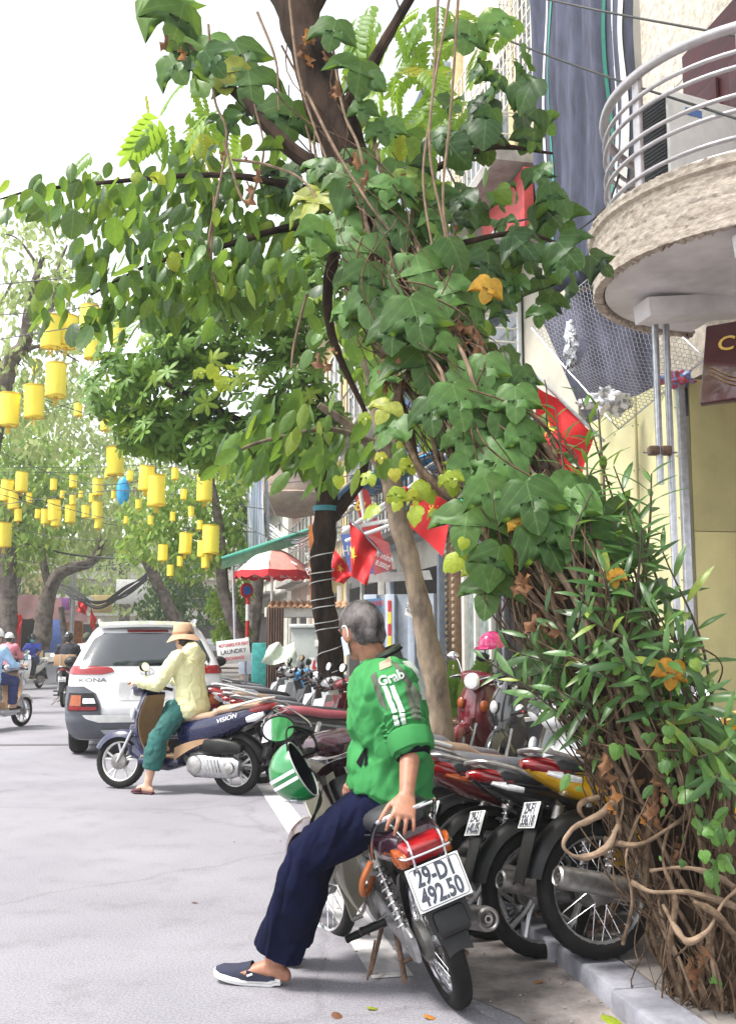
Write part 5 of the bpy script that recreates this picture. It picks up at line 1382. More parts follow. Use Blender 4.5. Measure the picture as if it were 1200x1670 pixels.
# potted plant by the shop
# ---------------------------------------------------------------- lanterns over the street
m_lan = M('yellow lantern cloth', (.90, .74, .075), .7, var=.10, scale=4, stretch=(1, 1, .3)); m_lan.node_tree.nodes['Principled BSDF'].inputs['Subsurface Weight'].default_value = 0
def make_lantern():
    t = thing('lantern', None, None)
    q = MB(); pr_l = [(.14, -.275)] + [(.163 + (.010 if k % 2 else 0), -.27 + .54 * k / 12) for k in range(13)] + [(.14, .275)]
    q.lathe(pr_l, (0, 0, 0), (0, 0, 1), 18, cap=True); q.obj('lantern_body', m_lan, t)
    for z in (-.275, .275):
        q = MB(); q.lathe([(.15, -.012), (.172, -.012), (.172, .012), (.15, .012)], (0, 0, z), (0, 0, 1), 18, closed=True); q.obj('rim', M('lantern rim', (.62, .40, .02), .6), t)
    q = MB(); q.tube([(0, 0, .27), (0, 0, .6)], .006, n=4); q.obj('cord', m_ink, t)
    q = MB()
    for k in range(8): q.tube([(math.cos(k * .785) * .03, math.sin(k * .785) * .03, -.28), (math.cos(k * .785) * .035, math.sin(k * .785) * .035, -.42)], .006, n=3)
    q.obj('tassel', M('lantern rim', (.62, .40, .02), .6), t)
    return t
LAN = [(84, 541, 55), (110, 541, 54), (146, 524, 52), (152, 562, 48), (192, 545, 40), (92, 620, 56), (56, 655, 54), (16, 668, 54), (4, 640, 44), (188, 752, 46), (255, 800, 50), (334, 796, 42), (239, 780, 40), (344, 880, 46), (330, 895, 26), (303, 886, 34), (266, 901, 26), (278, 930, 18), (160, 794, 28), (159, 832, 28), (161, 852, 20), (89, 832, 34), (92, 845, 26), (115, 838, 28), (140, 834, 20), (119, 815, 16), (75, 842, 24), (36, 786, 32), (12, 800, 34), (22, 815, 30), (7, 872, 40), (150, 812, 14), (335, 915, 22), (294, 915, 16), (120, 785, 20), (88, 790, 18), (30, 840, 20), (48, 812, 22), (62, 838, 20), (102, 806, 16), (132, 806, 15), (176, 772, 20), (186, 806, 18), (212, 776, 22), (226, 822, 20), (246, 848, 20), (282, 842, 20), (300, 806, 22), (312, 834, 22), (326, 856, 20), (286, 772, 26), (206, 848, 16), (172, 690, 34), (128, 668, 30), (60, 600, 36)]
lan0 = make_lantern()
for i, (x, y, hpx) in enumerate(LAN):
    Y = .56 * FPX / hpx; Y = min(Y, 17 if x > 205 and y > 740 else 25)
    hpx *= .74 if i > 36 else 1
    o = lan0 if i == 0 else copy_tree(lan0)
    o.location = P(x, y, Y); o.rotation_euler = (_r.uniform(-.06, .06), _r.uniform(-.06, .06), _r.uniform(0, 6)); s = hpx * Y / (.56 * FPX); o.scale = (s, s, s)
    near = {0: 'larger lantern of the upper left pair', 1: 'right lantern of the upper left pair', 9: 'lantern alone left of the round dark crown base', 10: 'biggest lantern below the dark crown', 11: 'lantern right of the crown base near the striped cloth', 13: 'lantern at the thin corded trunk', 5: 'lantern below the upper left pair', 6: 'lantern at the dark curved branch', 7: 'lantern by the left edge under the curved branch'}
    band = lambda k: 0 if LAN[k][1] < 700 else 1 if LAN[k][1] < 838 else 2
    rank = sorted([k for k in range(len(LAN)) if band(k) == band(i)], key=lambda k: LAN[k][0]).index(i)
    ORD = ('first second third fourth fifth sixth seventh eighth ninth tenth eleventh twelfth thirteenth fourteenth fifteenth sixteenth seventeenth eighteenth nineteenth twentieth twenty-first twenty-second twenty-third twenty-fourth twenty-fifth twenty-sixth twenty-seventh twenty-eighth twenty-ninth thirtieth').split()
    tag(o, 'yellow cloth ' + near[i] if i in near else ('small ' if hpx < 32 else '') + 'yellow cloth lantern, ' + ORD[rank] + ' from the left in the ' + ('upper', 'middle', 'lowest')[band(i)] + ' band of lanterns', 'lantern', 'yellow lanterns hung over the street')
# ---------------------------------------------------------------- overhead wires
m_wire = M('black cable', (.03, .03, .033), .6)
WIR = [((-40, 468, 14), (260, 432, 13), (600, 330, 11), 'sagging black cable across the leafy branch'), ((-40, 560, 16), (200, 520, 15), (640, 440, 12), 'thin cable under the leafy branch'), ((-40, 700, 22), (180, 640, 20), (420, 560, 15), 'thin cable rising to the dark crown'), ((-30, 762, 26), (200, 760, 26), (420, 742, 20), 'long flat cable above the far lanterns'), ((-30, 770, 26), (210, 768, 26), (500, 735, 17), 'second flat cable above the far lanterns'), ((-20, 800, 24), (180, 855, 25), (420, 868, 18), 'cable through the far lanterns'), ((20, 880, 30), (120, 905, 30), (230, 912, 28), 'thick dark cable bundle over the far road'), ((0, 795, 22), (150, 840, 24), (330, 870, 19), 'slack cable behind the lanterns'), ((850, -10, 8), (1000, 22, 7), (1220, 62, 6), 'upper cable crossing in front of the balcony'), ((760, 40, 8), (960, 115, 7), (1220, 200, 5.6), 'lower cable crossing in front of the balcony rails'), ((1010, 285, 7.2), (985, 340, 7.4), (930, 385, 8), 'short pale cable from the balcony to the netting'), ((430, 800, 17), (470, 865, 16), (560, 860, 13.5), 'loose cables behind the corded trunk'), ((380, 845, 18), (450, 880, 17), (530, 868, 14), 'loose cable above the green canopy'), ((440, 790, 19), (600, 770, 14), (760, 700, 11), 'cable behind the two trunks'), ((640, -20, 8), (760, 330, 7.5), (930, 345, 8.2), 'dark cable from the crown to the netting'), ((-20, 850, 24), (120, 880, 24), (300, 872, 20), 'slack cable over the crooked tree'), ((-20, 905, 26), (140, 925, 26), (350, 890, 19), 'slack cable low over the far road'), ((-20, 730, 22), (150, 790, 22), (340, 760, 18), 'cable carrying the middle lanterns'), ((-20, 826, 23), (200, 800, 22), (430, 830, 17.5), 'cable rising to the striped cloth'), ((40, 640, 18), (200, 700, 18), (330, 790, 16), 'cable slanting down under the round crown'), ((-20, 515, 16), (110, 505, 16), (330, 470, 13), 'cable carrying the upper left lanterns')]
for a, b, c, lbw in WIR:
    q = MB(); q.tube([P(*a), P(*b), P(*c)], .009 if 'thick' not in lbw else .03, n=5, k=10); tag(q.obj('cable', m_wire), lbw, 'cable')
bun = thing('cable_bundle', 'thick sagging bundle of black cables over the road beyond the car', 'cable bundle', P(170, 970, 34))
for k in range(11):
    q = MB(); o1, o2, o3 = _r.uniform(-6, 6), _r.uniform(-10, 10), _r.uniform(-8, 8)
    q.tube([P(92, 950 + o1, 36), P(120, 968 + o2, 35), P(160, 985 + o3, 33), P(205, 965 + o2, 31), P(240, 940 + o1, 29)], .022, n=5, k=6); q.obj('cable', m_wire, bun, world=True)
bun2 = thing('cable_bundle', 'slack grey cables looping from the striped cloth towards the corded trunk', 'cable bundle', P(480, 885, 16.6))
for k in range(9):
    q = MB(); o1 = _r.uniform(-10, 14); q.tube([P(440, 860 + o1, 17.5), P(480, 885 + o1 * .8, 16.6), P(530, 858 + o1 * .6, 14.5)], .009, n=4, k=6); q.obj('cable', m_galv, bun2, world=True)
# ---------------------------------------------------------------- leaves and trees
def outline_leaf(half, nrow=None, fold=.22, droop=.12, wav=0.0):
    """half: right-hand outline (x, y) from base to tip; returns verts, faces (midrib, a curved half on each side)"""
    n = len(half); vs = []; fs = []
    for i, (x, y) in enumerate(half):
        t = i / (n - 1); my = max(0, min(1, y * .9 + t * .1)); my = my if 0 < i < n - 1 else y
        for k in (-1, -.55, 0, .55, 1): vs.append((x * k, my + (y - my) * abs(k), 0))
    for i in range(n - 1):
        for c in range(4):
            q = (i * 5 + c, i * 5 + c + 1, i * 5 + 6 + c, i * 5 + 5 + c)
            if i == 0 and half[0][0] == 0: q = (2, i * 5 + 6 + c, i * 5 + 5 + c)
            elif i == n - 2 and half[-1][0] == 0: q = (i * 5 + c, i * 5 + c + 1, (n - 1) * 5 + 2)
            fs.append(q)
    used_ = sorted({i for f in fs for i in f}); mp = {o: k for k, o in enumerate(used_)}
    vs = np.array([vs[i] for i in used_], float); fs = [tuple(mp[i] for i in f) for f in fs]
    uv = vs[:, :2].copy(); ax_ = np.abs(vs[:, 0])
    vs[:, 2] = -fold * (.30 * ax_ + 1.15 * ax_ ** 2) - droop * vs[:, 1] ** 2 + wav * np.sin(vs[:, 1] * 11 + vs[:, 0] * 7) * ax_ * 2
    return vs, fs, uv
VINE1 = outline_leaf([(0, 0), (.10, -.12), (.26, -.15), (.42, -.07), (.54, .10), (.62, .32), (.68, .60), (.48, .48), (.30, .37), (.19, .33), (.25, .54), (.25, .74), (.14, .90), (0, 1.0)], fold=.30, droop=.22, wav=.07)
VINE2 = outline_leaf([(0, 0), (.14, -.10), (.34, -.08), (.49, .06), (.53, .26), (.50, .46), (.38, .66), (.22, .84), (.10, .94), (0, 1.0)], fold=.28, droop=.28, wav=.09)
VINE3 = outline_leaf([(0, 0), (.12, -.14), (.32, -.18), (.54, -.06), (.72, .16), (.84, .40), (.62, .38), (.38, .33), (.24, .34), (.30, .52), (.27, .72), (.14, .9), (0, 1.0)], fold=.22, droop=.2, wav=.1)
OVATE = outline_leaf([(0, 0), (.11, .06), (.22, .22), (.265, .44), (.23, .66), (.13, .86), (0, 1.0)], fold=.5, droop=.28, wav=.05)
ROUND = outline_leaf([(0, 0), (.2, .05), (.36, .25), (.40, .5), (.32, .75), (.15, .93), (0, 1.0)], fold=.25, droop=.25)
LANCE = outline_leaf([(0, 0), (.055, .12), (.10, .35), (.095, .6), (.05, .85), (0, 1.0)], fold=.4, droop=.35)
LEAFLET = outline_leaf([(0, 0), (.1, .2), (.19, .55), (.15, .8), (0, 1.0)], fold=.3, droop=.25)
SMALL = (np.array([(0, 0, 0), (.24, .45, -.06), (0, 1, -.12), (-.24, .45, -.06)], float), [(0, 1, 2), (0, 2, 3)], np.array([(0, 0), (.24, .45), (0, 1), (-.24, .45)], float))
DEAD = outline_leaf([(0, 0), (.10, .10), (.16, .35), (.2, .6), (.10, .85), (0, 1.0)], fold=1.6, droop=.1, wav=.9)
def tmpl_join(items):
    """several leaves as one template: items (template, 4x4 matrix)"""
    vs, fs, uv = [], [], []; o = 0
    for (v, f, w), Mx in items:
        A = np.array(Mx); vs.append(v @ A[:3, :3].T + A[:3, 3]); fs += [tuple(i + o for i in q) for q in f]; uv.append(w); o += len(v)
    return np.concatenate(vs), fs, np.concatenate(uv)
def rosette(n, T, tilt, size=1.0):
    return tmpl_join([(T, Matrix.Rotation(2 * PI * k / n + .1 * math.sin(k * 5), 4, 'Z') @ Matrix.Rotation(tilt + .15 * math.sin(k * 3), 4, 'X') @ Matrix.Scale(size * (.85 + .15 * math.cos(k * 2)), 4)) for k in range(n)])
ROS7 = rosette(7, LEAFLET, R(-8)); ROS6 = rosette(6, LEAFLET, R(12))
COMPOUND = tmpl_join([(LEAFLET, Matrix.Translation((0, .12 * k, -.02 * k * k * .3)) @ Matrix.Rotation(s * R(62 - 4 * k), 4, 'Z') @ Matrix.Scale(.42, 4)) for k in range(7) for s in (-1, 1)] + [(LEAFLET, Matrix.Translation((0, .8, -.2)) @ Matrix.Scale(.4, 4))])
def leaf_mesh(T, name, m):
    v, f, uv = T; me = bpy.data.meshes.new(name); me.from_pydata(v.tolist(), [], f)
    ul = me.uv_layers.new(name='UVMap'); idx = np.zeros(len(me.loops), np.int32); me.loops.foreach_get('vertex_index', idx); ul.data.foreach_set('uv', uv[idx].ravel().astype(np.float32))
    me.polygons.foreach_set('use_smooth', [True] * len(f)); me.materials.append(m); return me
def leaf_cloud(name, T, m, mats4, par, rnd=None):
    """many copies of one template in one mesh"""
    v, f, uv = T; N = len(mats4)
    if N == 0: return None
    A = np.array(mats4, float).reshape(N, 4, 4)
    P_ = np.einsum('nij,kj->nki', A[:, :3, :3], v) + A[:, None, :3, 3]
    k = len(v); flat = P_.reshape(-1, 3)
    sizes = np.array([len(q) for q in f]); loops = np.concatenate([np.array(q) for q in f])
    L = len(loops); F = len(f)
    allv = (loops[None, :] + (np.arange(N) * k)[:, None]).ravel().astype(np.int32)
    st = np.concatenate([[0], np.cumsum(sizes)[:-1]])
    starts = (st[None, :] + (np.arange(N) * L)[:, None]).ravel().astype(np.int32)
    me = bpy.data.meshes.new(name); me.vertices.add(N * k); me.vertices.foreach_set('co', flat.ravel().astype(np.float32))
    me.loops.add(N * L); me.loops.foreach_set('vertex_index', allv); me.polygons.add(N * F); me.polygons.foreach_set('loop_start', starts)
    me.update(calc_edges=True); me.validate()
    ul = me.uv_layers.new(name='UVMap'); ul.data.foreach_set('uv', np.tile(uv[loops], (N, 1)).ravel().astype(np.float32))
    at_ = me.attributes.new('rnd', 'FLOAT', 'POINT'); rr = np.random.RandomState(N).rand(N) if rnd is None else rnd; at_.data.foreach_set('value', np.repeat(rr, k).astype(np.float32))
    me.polygons.foreach_set('use_smooth', [True] * (N * F)); me.materials.append(m)
    o = bpy.data.objects.new(name, me); link(o)
    if par is not None: o.parent = par
    return o
def lmat(pos, tip, nrm, size, base=V((0, 0, 0))):
    y = V(tip).normalized(); z = V(nrm); x = y.cross(z)
    x = x.normalized() if x.length > 1e-5 else y.orthogonal().normalized()
    z = x.cross(y); p = V(pos) - base
    return Matrix(((x.x * size, y.x * size, z.x * size, p.x), (x.y * size, y.y * size, z.y * size, p.y), (x.z * size, y.z * size, z.z * size, p.z), (0, 0, 0, 1)))
def put_leaves(root, name, Ts, m, mats, n_ind, stuff_name, keyname=''):
    """the largest n_ind in the picture as objects of their own, the rest joined"""
    def scr(Mx):
        p = Mx.translation + root.location
        return Mx.to_scale().y / max(.5, (p - V((0, 0, CAM_H))).length)
    order = sorted(range(len(mats)), key=lambda i: -scr(mats[i][1]))
    meshes = [leaf_mesh(T, name, m) for T in Ts]
    for i in order[:n_ind]:
        k, Mx = mats[i]; o = link(bpy.data.objects.new(name, meshes[k])); o.parent = root; o.matrix_local = Mx
    for k, T in enumerate(Ts):
        rest = [mats[i][1] for i in order[n_ind:] if mats[i][0] == k]
        if rest: tag(leaf_cloud(stuff_name, T, m, rest, root), kind='stuff')
def scr_xy(p):
    d = V(p) - V((0, 0, CAM_H)); f_ = d.y * math.cos(PITCH) + d.z * math.sin(PITCH); u_ = -d.y * math.sin(PITCH) + d.z * math.cos(PITCH)
    return 600 + FPX * d.x / f_, 835 - FPX * u_ / f_
def rv(s=1.0): return V((rng.gauss(0, s), rng.gauss(0, s), rng.gauss(0, s)))
TOCAM = V((0, -1, .1))
lm_vine = leaf_mat('vine leaf', (.028, .072, .018), (.105, .225, .055), (.30, .32, .05), tr=.36, tcol=(.38, .56, .05), rough=.45, spec=.3)
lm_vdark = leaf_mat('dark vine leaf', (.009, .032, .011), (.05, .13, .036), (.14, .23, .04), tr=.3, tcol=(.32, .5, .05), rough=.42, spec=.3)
lm_ovate = leaf_mat('ovate leaf', (.012, .04, .014), (.10, .22, .045), (.26, .34, .04), tr=.42, tcol=(.38, .56, .05), rough=.4)
lm_bright = leaf_mat('backlit leaf', (.14, .30, .03), (.26, .42, .05), (.45, .40, .05), tr=.5, tcol=(.45, .62, .06), veins=False)  # bright green carries the backlight in the leaf colour
lm_ros = leaf_mat('rosette leaf', (.045, .11, .014), (.17, .31, .05), (.30, .40, .06), tr=.34, veins=False, rough=.45, spec=.22)
lm_lance = leaf_mat('lance leaf', (.02, .062, .018), (.085, .185, .05), (.24, .30, .05), tr=.28, veins=False, rough=.35)
lm_far = leaf_mat('far leaf', (.10, .21, .04), (.30, .43, .09), (.45, .48, .10), tr=.5, tcol=(.40, .55, .12), veins=False, rough=.6)  # lightened leaf colour stands in for distant haze
lm_fardk = leaf_mat('far dark leaf', (.02, .065, .03), (.05, .12, .045), (.12, .18, .05), tr=.3, veins=False, rough=.6)
lm_farpale = leaf_mat('far pale leaf', (.22, .30, .10), (.42, .50, .19), (.5, .52, .24), tr=.5, tcol=(.45, .55, .25), veins=False, rough=.7)  # paleness of hazy, washed-out distance painted into the leaves
lm_dead = leaf_mat('dead leaf', (.14, .06, .028), (.30, .15, .07), (.45, .18, .03), veins=False, tr=.15, tcol=(.4, .18, .05), rough=.75)
lm_yellow = leaf_mat('yellow leaf', (.46, .20, .012), (.5, .28, .02), (.45, .34, .03), tr=.35, tcol=(.7, .4, .03))
lm_lime = leaf_mat('lime leaf', (.26, .36, .03), (.40, .46, .04), (.45, .42, .05), tr=.45, tcol=(.5, .55, .05))
m_bark = M('dark bark', (.016, .010, .008), .95, var=.5, scale=7, bump=.9, bscale=28, stretch=(1, 1, .3), col2=(.058, .038, .028), spec=.1)
m_bark2 = M('mottled bark', (.11, .078, .054), .85, var=.5, scale=6, bump=.8, bscale=30, col2=(.25, .19, .13), stretch=(1, 1, .5))
m_vstem = M('vine stem', (.10, .064, .04), .85, var=.4, scale=20, bump=.4, bscale=60, col2=(.19, .13, .085), spec=.2)
m_vstem2 = M('pale vine stem', (.20, .14, .095), .85, var=.3, scale=20, spec=.2)
m_fibre = M('root fibre', (.075, .045, .03), .95, var=.45, scale=16, col2=(.15, .10, .065), spec=.1)

# --- the leaning tree with its climber
AX = [(1165, 1615, 4.05, .12), (1135, 1480, 4.06, .125), (1080, 1300, 4.08, .14), (1000, 1120, 4.10, .145), (922, 960, 4.16, .145), (848, 820, 4.25, .145), (770, 690, 4.37, .135), (695, 560, 4.5, .125), (630, 430, 4.64, .12), (578, 300, 4.78, .115), (535, 170, 4.9, .11), (482, 20, 5.05, .105), (425, -140, 5.2, .10)]
axp = spl([P(a, b, c) for a, b, c, d in AX], 8); axr = lerpl([d for *_, d in AX], len(axp))
tbase = V((axp[0].x, axp[0].y, KERB_H))
tree = thing('leaning_tree', 'dark trunked tree leaning left over the street, wrapped in a climbing vine', 'tree', tbase)
def knobbly(mb, pts, rs, n, amp, sc, mi=0):
    o = len(mb.v); mb.tube(pts, rs, n=n, mi=mi)
    k = len(pts)
    for i in range(k):
        for j in range(n):
            p = mb.v[o + i * n + j]; d = p - pts[i]
            mb.v[o + i * n + j] = pts[i] + d * (1 + amp * (noise.noise(p * sc) + .5 * noise.noise(p * sc * 2.7)))
q = MB(); knobbly(q, axp, [r * .95 for r in axr], 20, .3, 5); q.obj('trunk', m_bark, tree, world=True)
def branch(root, pts, rs, m=m_bark, name='branch', n=9, k=6, amp=.2):
    q = MB(); pp = spl([P(*p) for p in pts], k); knobbly(q, pp, lerpl(rs, len(pp)), n, amp, 8); return q.obj(name, m, root, world=True)
branch(tree, [(565, 300, 4.8), (470, 240, 4.85), (400, 165, 4.9), (310, 80, 5.0), (240, -20, 5.1)], [.05, .035, .022, .012])
branch(tree, [(560, 330, 4.8), (460, 300, 5.0), (350, 285, 5.1), (200, 295, 5.2), (60, 310, 5.3), (0, 325, 5.3)], [.035, .02, .014, .009, .004])
branch(tree, [(600, 380, 4.75), (480, 370, 5.0), (370, 400, 5.1), (250, 430, 5.2), (150, 480, 5.3)], [.03, .018, .012, .006])
branch(tree, [(590, 350, 4.75), (700, 280, 4.8), (800, 240, 4.9), (900, 250, 5.0)], [.03, .02, .014, .008])
branch(tree, [(640, 430, 4.6), (740, 400, 4.7), (850, 380, 4.8), (940, 410, 4.9)], [.025, .016, .012, .006])
branch(tree, [(540, 220, 4.8), (620, 80, 4.9), (690, -40, 5)], [.04, .03, .025])
branch(tree, [(560, 360, 4.8), (535, 470, 5.0), (545, 560, 5.1), (600, 680, 5.2)], [.03, .028, .022, .012])
branch(tree, [(500, 60, 5.05), (520, -10, 5.1), (600, -120, 5.2)], [.05, .05, .04])
# ovate leaves in hanging sprays on the left limbs
SPR = [(25, 315, 30, 7), (70, 325, 30, 9), (115, 300, 32, 10), (160, 320, 34, 12), (60, 300, 25, 6), (205, 300, 36, 12), (110, 340, 25, 6), (180, 350, 30, 9), (255, 305, 44, 18), (300, 330, 44, 18), (345, 310, 40, 16), (240, 370, 46, 20), (290, 390, 50, 24), (190, 420, 44, 16), (160, 450, 36, 10), (225, 450, 46, 22), (270, 460, 46, 22), (205, 500, 34, 9), (320, 440, 50, 26), (370, 420, 50, 26), (340, 480, 44, 16), (390, 350, 50, 24), (420, 400, 50, 24), (440, 460, 44, 18), (300, 250, 40, 12), (340, 270, 44, 16), (390, 290, 44, 16), (135, 400, 30, 5), (100, 460, 26, 6), (75, 500, 24, 6), (130, 530, 25, 6), (460, 330, 46, 20), (470, 400, 44, 18), (430, 490, 36, 10), (250, 500, 34, 9), (165, 520, 26, 6), (300, 490, 36, 10)]
mats = []
for x, y, sp, n in SPR:
    Yc = 5.15 + rng.uniform(-.35, .45)
    for i in range(int(n * 1.35)):
        px, py = x + rng.gauss(0, sp * .62), y + rng.gauss(0, sp * .5)
        p = P(px, py, Yc + rng.gauss(0, .16)); sz = rng.uniform(.085, .15)
        tip = V((rng.gauss(-.2, .5), rng.gauss(0, .35), -1)); nr = TOCAM * .6 + rv(.7) + V((0, 0, .35))
        mats.append((0 if rng.random() < .9 else 1, lmat(p, tip, nr, sz, tbase)))
put_leaves(tree, 'leaf', [OVATE, ROUND], lm_ovate, mats, 210, 'leaves')
# compound sprays, the backlight put into their bright leaf colour
mats = []
for x, y, n, sp in ((330, 165, 5, 34), (285, 180, 4, 30), (360, 200, 4, 30), (250, 215, 3, 20), (640, 60, 7, 40), (690, 110, 6, 40), (660, 180, 6, 40), (720, 195, 5, 30), (620, 140, 4, 26), (790, 30, 4, 30), (640, 10, 4, 30), (690, 20, 4, 30), (600, 190, 3, 20), (740, 60, 3, 30), (450, 190, 4, 26), (150, 270, 2, 20)):
    for i in range(n):
        p = P(x + rng.gauss(0, sp), y + rng.gauss(0, sp * .7), 5.6 + rng.uniform(0, .8))
        mats.append((0, lmat(p, V((rng.gauss(-.3, .7), rng.gauss(0, .3), -.7)), TOCAM * .5 + rv(.4) + V((0, 0, .6)), rng.uniform(.20, .32), tbase)))
put_leaves(tree, 'leaf_spray', [COMPOUND], lm_bright, mats, 60, 'leaf_sprays')
# crown above the frame that shades the lower leaves
mats = []
for i in range(2600):
    p = P(620, -440, 5.6) + V((rng.gauss(.3, 1.4), rng.gauss(.4, 1.5), rng.gauss(.6, .5)))
    if p.z < P(600, -60, p.y).z + .25: continue
    mats.append((0, lmat(p, V((rng.gauss(0, .5), rng.gauss(0, .5), -.8)), rv(.5) + V((0, 0, 1)), rng.uniform(.13, .22), tbase)))
tag(leaf_cloud('crown', OVATE, lm_ovate, [b for a, b in mats], tree), kind='stuff')

# --- the climber itself
vine = thing('climbing_vine', 'thick climbing vine with lobed green leaves and tangled brown stems on the leaning trunk', 'vine', V((tbase.x + .02, tbase.y - .05, KERB_H)))
vb = V(vine.location); NA = len(axp)
def axat(t):
    f_ = t * (NA - 1); i = min(int(f_), NA - 2); return axp[i].lerp(axp[i + 1], f_ - i), axr[i] + (axr[i + 1] - axr[i]) * (f_ - i), (axp[i + 1] - axp[i]).normalized()
def stem_path(t0, t1, ph, spin_, k0, seed, n=40, wob=.05):
    out = []
    for i in range(n + 1):
        t = t0 + (t1 - t0) * i / n; c, r, d = axat(t); a = d.cross(V((0, 1, 0))).normalized(); b = d.cross(a)
        an = ph + spin_ * i / n; rr = r * k0 + wob * noise.noise(V((t * 9, seed, 0))) + .03
        out.append(c + (a * math.cos(an) + b * math.sin(an)) * rr + V((noise.noise(V((t * 14, seed, 3))), noise.noise(V((t * 14, seed, 7))), 0)) * wob)
    out[0].z = max(out[0].z, .05)
    return out
for i in range(64):
    t0 = 0 if i < 40 else rng.uniform(0, .3); t1 = min(1, t0 + rng.uniform(.25, .7)); r = rng.choice([.006, .008, .010, .012, .016])
    q = MB(); q.tube(stem_path(t0, t1, rng.uniform(0, 6.28), rng.uniform(-3.5, 3.5), rng.uniform(.95, 1.2), i * 1.7, wob=.085), [r, r * .8, r * .5], n=7); q.obj('stem', m_vstem if i % 3 else m_vstem2, vine, world=True)
# the thick looping stems at the foot
LOOPS = [[(1010, 1300, 3.7), (975, 1330, 3.66), (935, 1350, 3.62), (918, 1380, 3.6), (945, 1398, 3.6), (985, 1385, 3.62), (1005, 1350, 3.66), (1015, 1310, 3.7), (1005, 1260, 3.75)], [(975, 1300, 3.7), (945, 1312, 3.66), (955, 1335, 3.66), (1000, 1330, 3.7), (1030, 1360, 3.7)], [(985, 1370, 3.68), (1040, 1378, 3.62), (1090, 1350, 3.62), (1120, 1330, 3.7)], [(1030, 1440, 3.66), (1065, 1455, 3.6), (1120, 1455, 3.6), (1190, 1475, 3.64), (1230, 1500, 3.7)], [(1060, 1420, 3.7), (1110, 1415, 3.6), (1160, 1425, 3.6), (1200, 1450, 3.66)], [(1080, 1475, 3.64), (1105, 1520, 3.58), (1125, 1535, 3.56), (1155, 1515, 3.58), (1180, 1470, 3.6), (1215, 1440, 3.65)], [(1130, 1470, 3.6), (1165, 1490, 3.58), (1200, 1530, 3.6), (1225, 1580, 3.6)], [(940, 1225, 3.8), (985, 1240, 3.74), (1020, 1228, 3.76), (1040, 1195, 3.84)], [(1000, 1130, 3.85), (1005, 1180, 3.8), (990, 1230, 3.76), (1000, 1290, 3.7), (1010, 1360, 3.66)], [(1040, 1330, 3.7), (1020, 1400, 3.62), (1030, 1470, 3.62), (1015, 1540, 3.66)], [(1095, 1330, 3.7), (1080, 1400, 3.62), (1100, 1470, 3.6), (1090, 1560, 3.62), (1110, 1620, 3.64)]]
for i, pts in enumerate(LOOPS):
    q = MB(); r = [.018, .014, .02, .02, .016, .018, .018, .013, .014, .012, .016][i] * .58
    pp = spl([P(p[0], p[1], p[2] + .2) for p in pts], 7); knobbly(q, pp, [r * (1 + .35 * math.sin(k_ * .23 + i) - .2 * k_ / len(pp)) for k_ in range(len(pp))], 9, .4, 22); q.obj('stem', m_vstem2 if i in (0, 3, 4, 5) else m_vstem, vine, world=True)
# thin tangle, aerial roots and root mat
q = MB()
for i in range(330):
    t0 = rng.random() ** 1.3 * .62; q.tube(stem_path(t0, min(1, t0 + rng.uniform(.06, .28)), rng.uniform(0, 6.28), rng.uniform(-4, 4), rng.uniform(1.0, 1.5), i * 2.3, 18, .16), rng.uniform(.0018, .0045), n=4, cap=False)
for i in range(170):
    a = rng.uniform(0, 2 * PI); c = axp[0] + V((math.cos(a) * rng.uniform(.03, .19), math.sin(a) * rng.uniform(.05, .18) - .02, rng.uniform(.15, .55))); e_ = V((c.x + rng.gauss(.0, .04), c.y + rng.gauss(0, .04), KERB_H - .01))
    q.tube([c, c.lerp(e_, .35) + rv(.045), c.lerp(e_, .7) + rv(.04), e_], rng.uniform(.0015, .0045), n=4, k=4, cap=False)
tag(q.obj('thin_stems', m_fibre, vine, world=True, sharp=0), kind='stuff')
# mound of dead matter under the stems
q = MB(); q.ell(vb + V((.03, .08, .06)), (.21, .2, .3), n=30, m=20); q.ell(vb + V((-.03, .10, .5)), (.15, .15, .45), n=26, m=18)
q.v = [p + V((noise.noise(p * 6), noise.noise(p * 6 + V((5, 0, 0))), noise.noise(p * 7))) * .09 for p in q.v]; q.obj('root_mat', m_fibre, vine, world=True)
# hanging bare stems in the upper part
HANG = [[(748, -20, 4.5), (735, 180, 4.5), (722, 320, 4.5), (735, 430, 4.5), (742, 560, 4.5)], [(715, -20, 4.55), (705, 160, 4.55), (690, 300, 4.5), (720, 480, 4.45)], [(735, -20, 4.5), (700, 220, 4.45), (728, 400, 4.45), (738, 600, 4.4)], [(470, -20, 4.8), (485, 110, 4.75), (510, 200, 4.7), (560, 330, 4.6)], [(340, 40, 4.9), (350, 160, 4.9), (370, 230, 4.85), (340, 400, 4.9), (355, 470, 4.9)], [(500, 150, 4.7), (545, 240, 4.6), (600, 330, 4.5), (650, 400, 4.5), (700, 500, 4.4)], [(420, 20, 4.9), (450, 100, 4.85), (455, 180, 4.85)], [(380, 260, 4.9), (440, 270, 4.8), (500, 300, 4.7), (540, 380, 4.6)], [(540, 60, 4.8), (560, 180, 4.7), (590, 260, 4.6), (600, 420, 4.5), (640, 520, 4.5)], [(660, 620, 4.4), (640, 680, 4.45), (670, 730, 4.4), (690, 770, 4.35), (760, 830, 4.25), (800, 870, 4.2)], [(500, 480, 4.9), (480, 560, 4.9), (475, 600, 4.9)], [(735, 560, 4.4), (738, 520, 4.4), (760, 545, 4.4), (780, 590, 4.4)], [(575, 450, 4.6), (620, 560, 4.55), (665, 690, 4.5), (690, 780, 4.45), (760, 830, 4.4)], [(350, 320, 4.9), (345, 430, 4.9), (360, 480, 4.9)], [(365, 230, 4.85), (400, 330, 4.85), (430, 250, 4.85), (415, 170, 4.85)]]
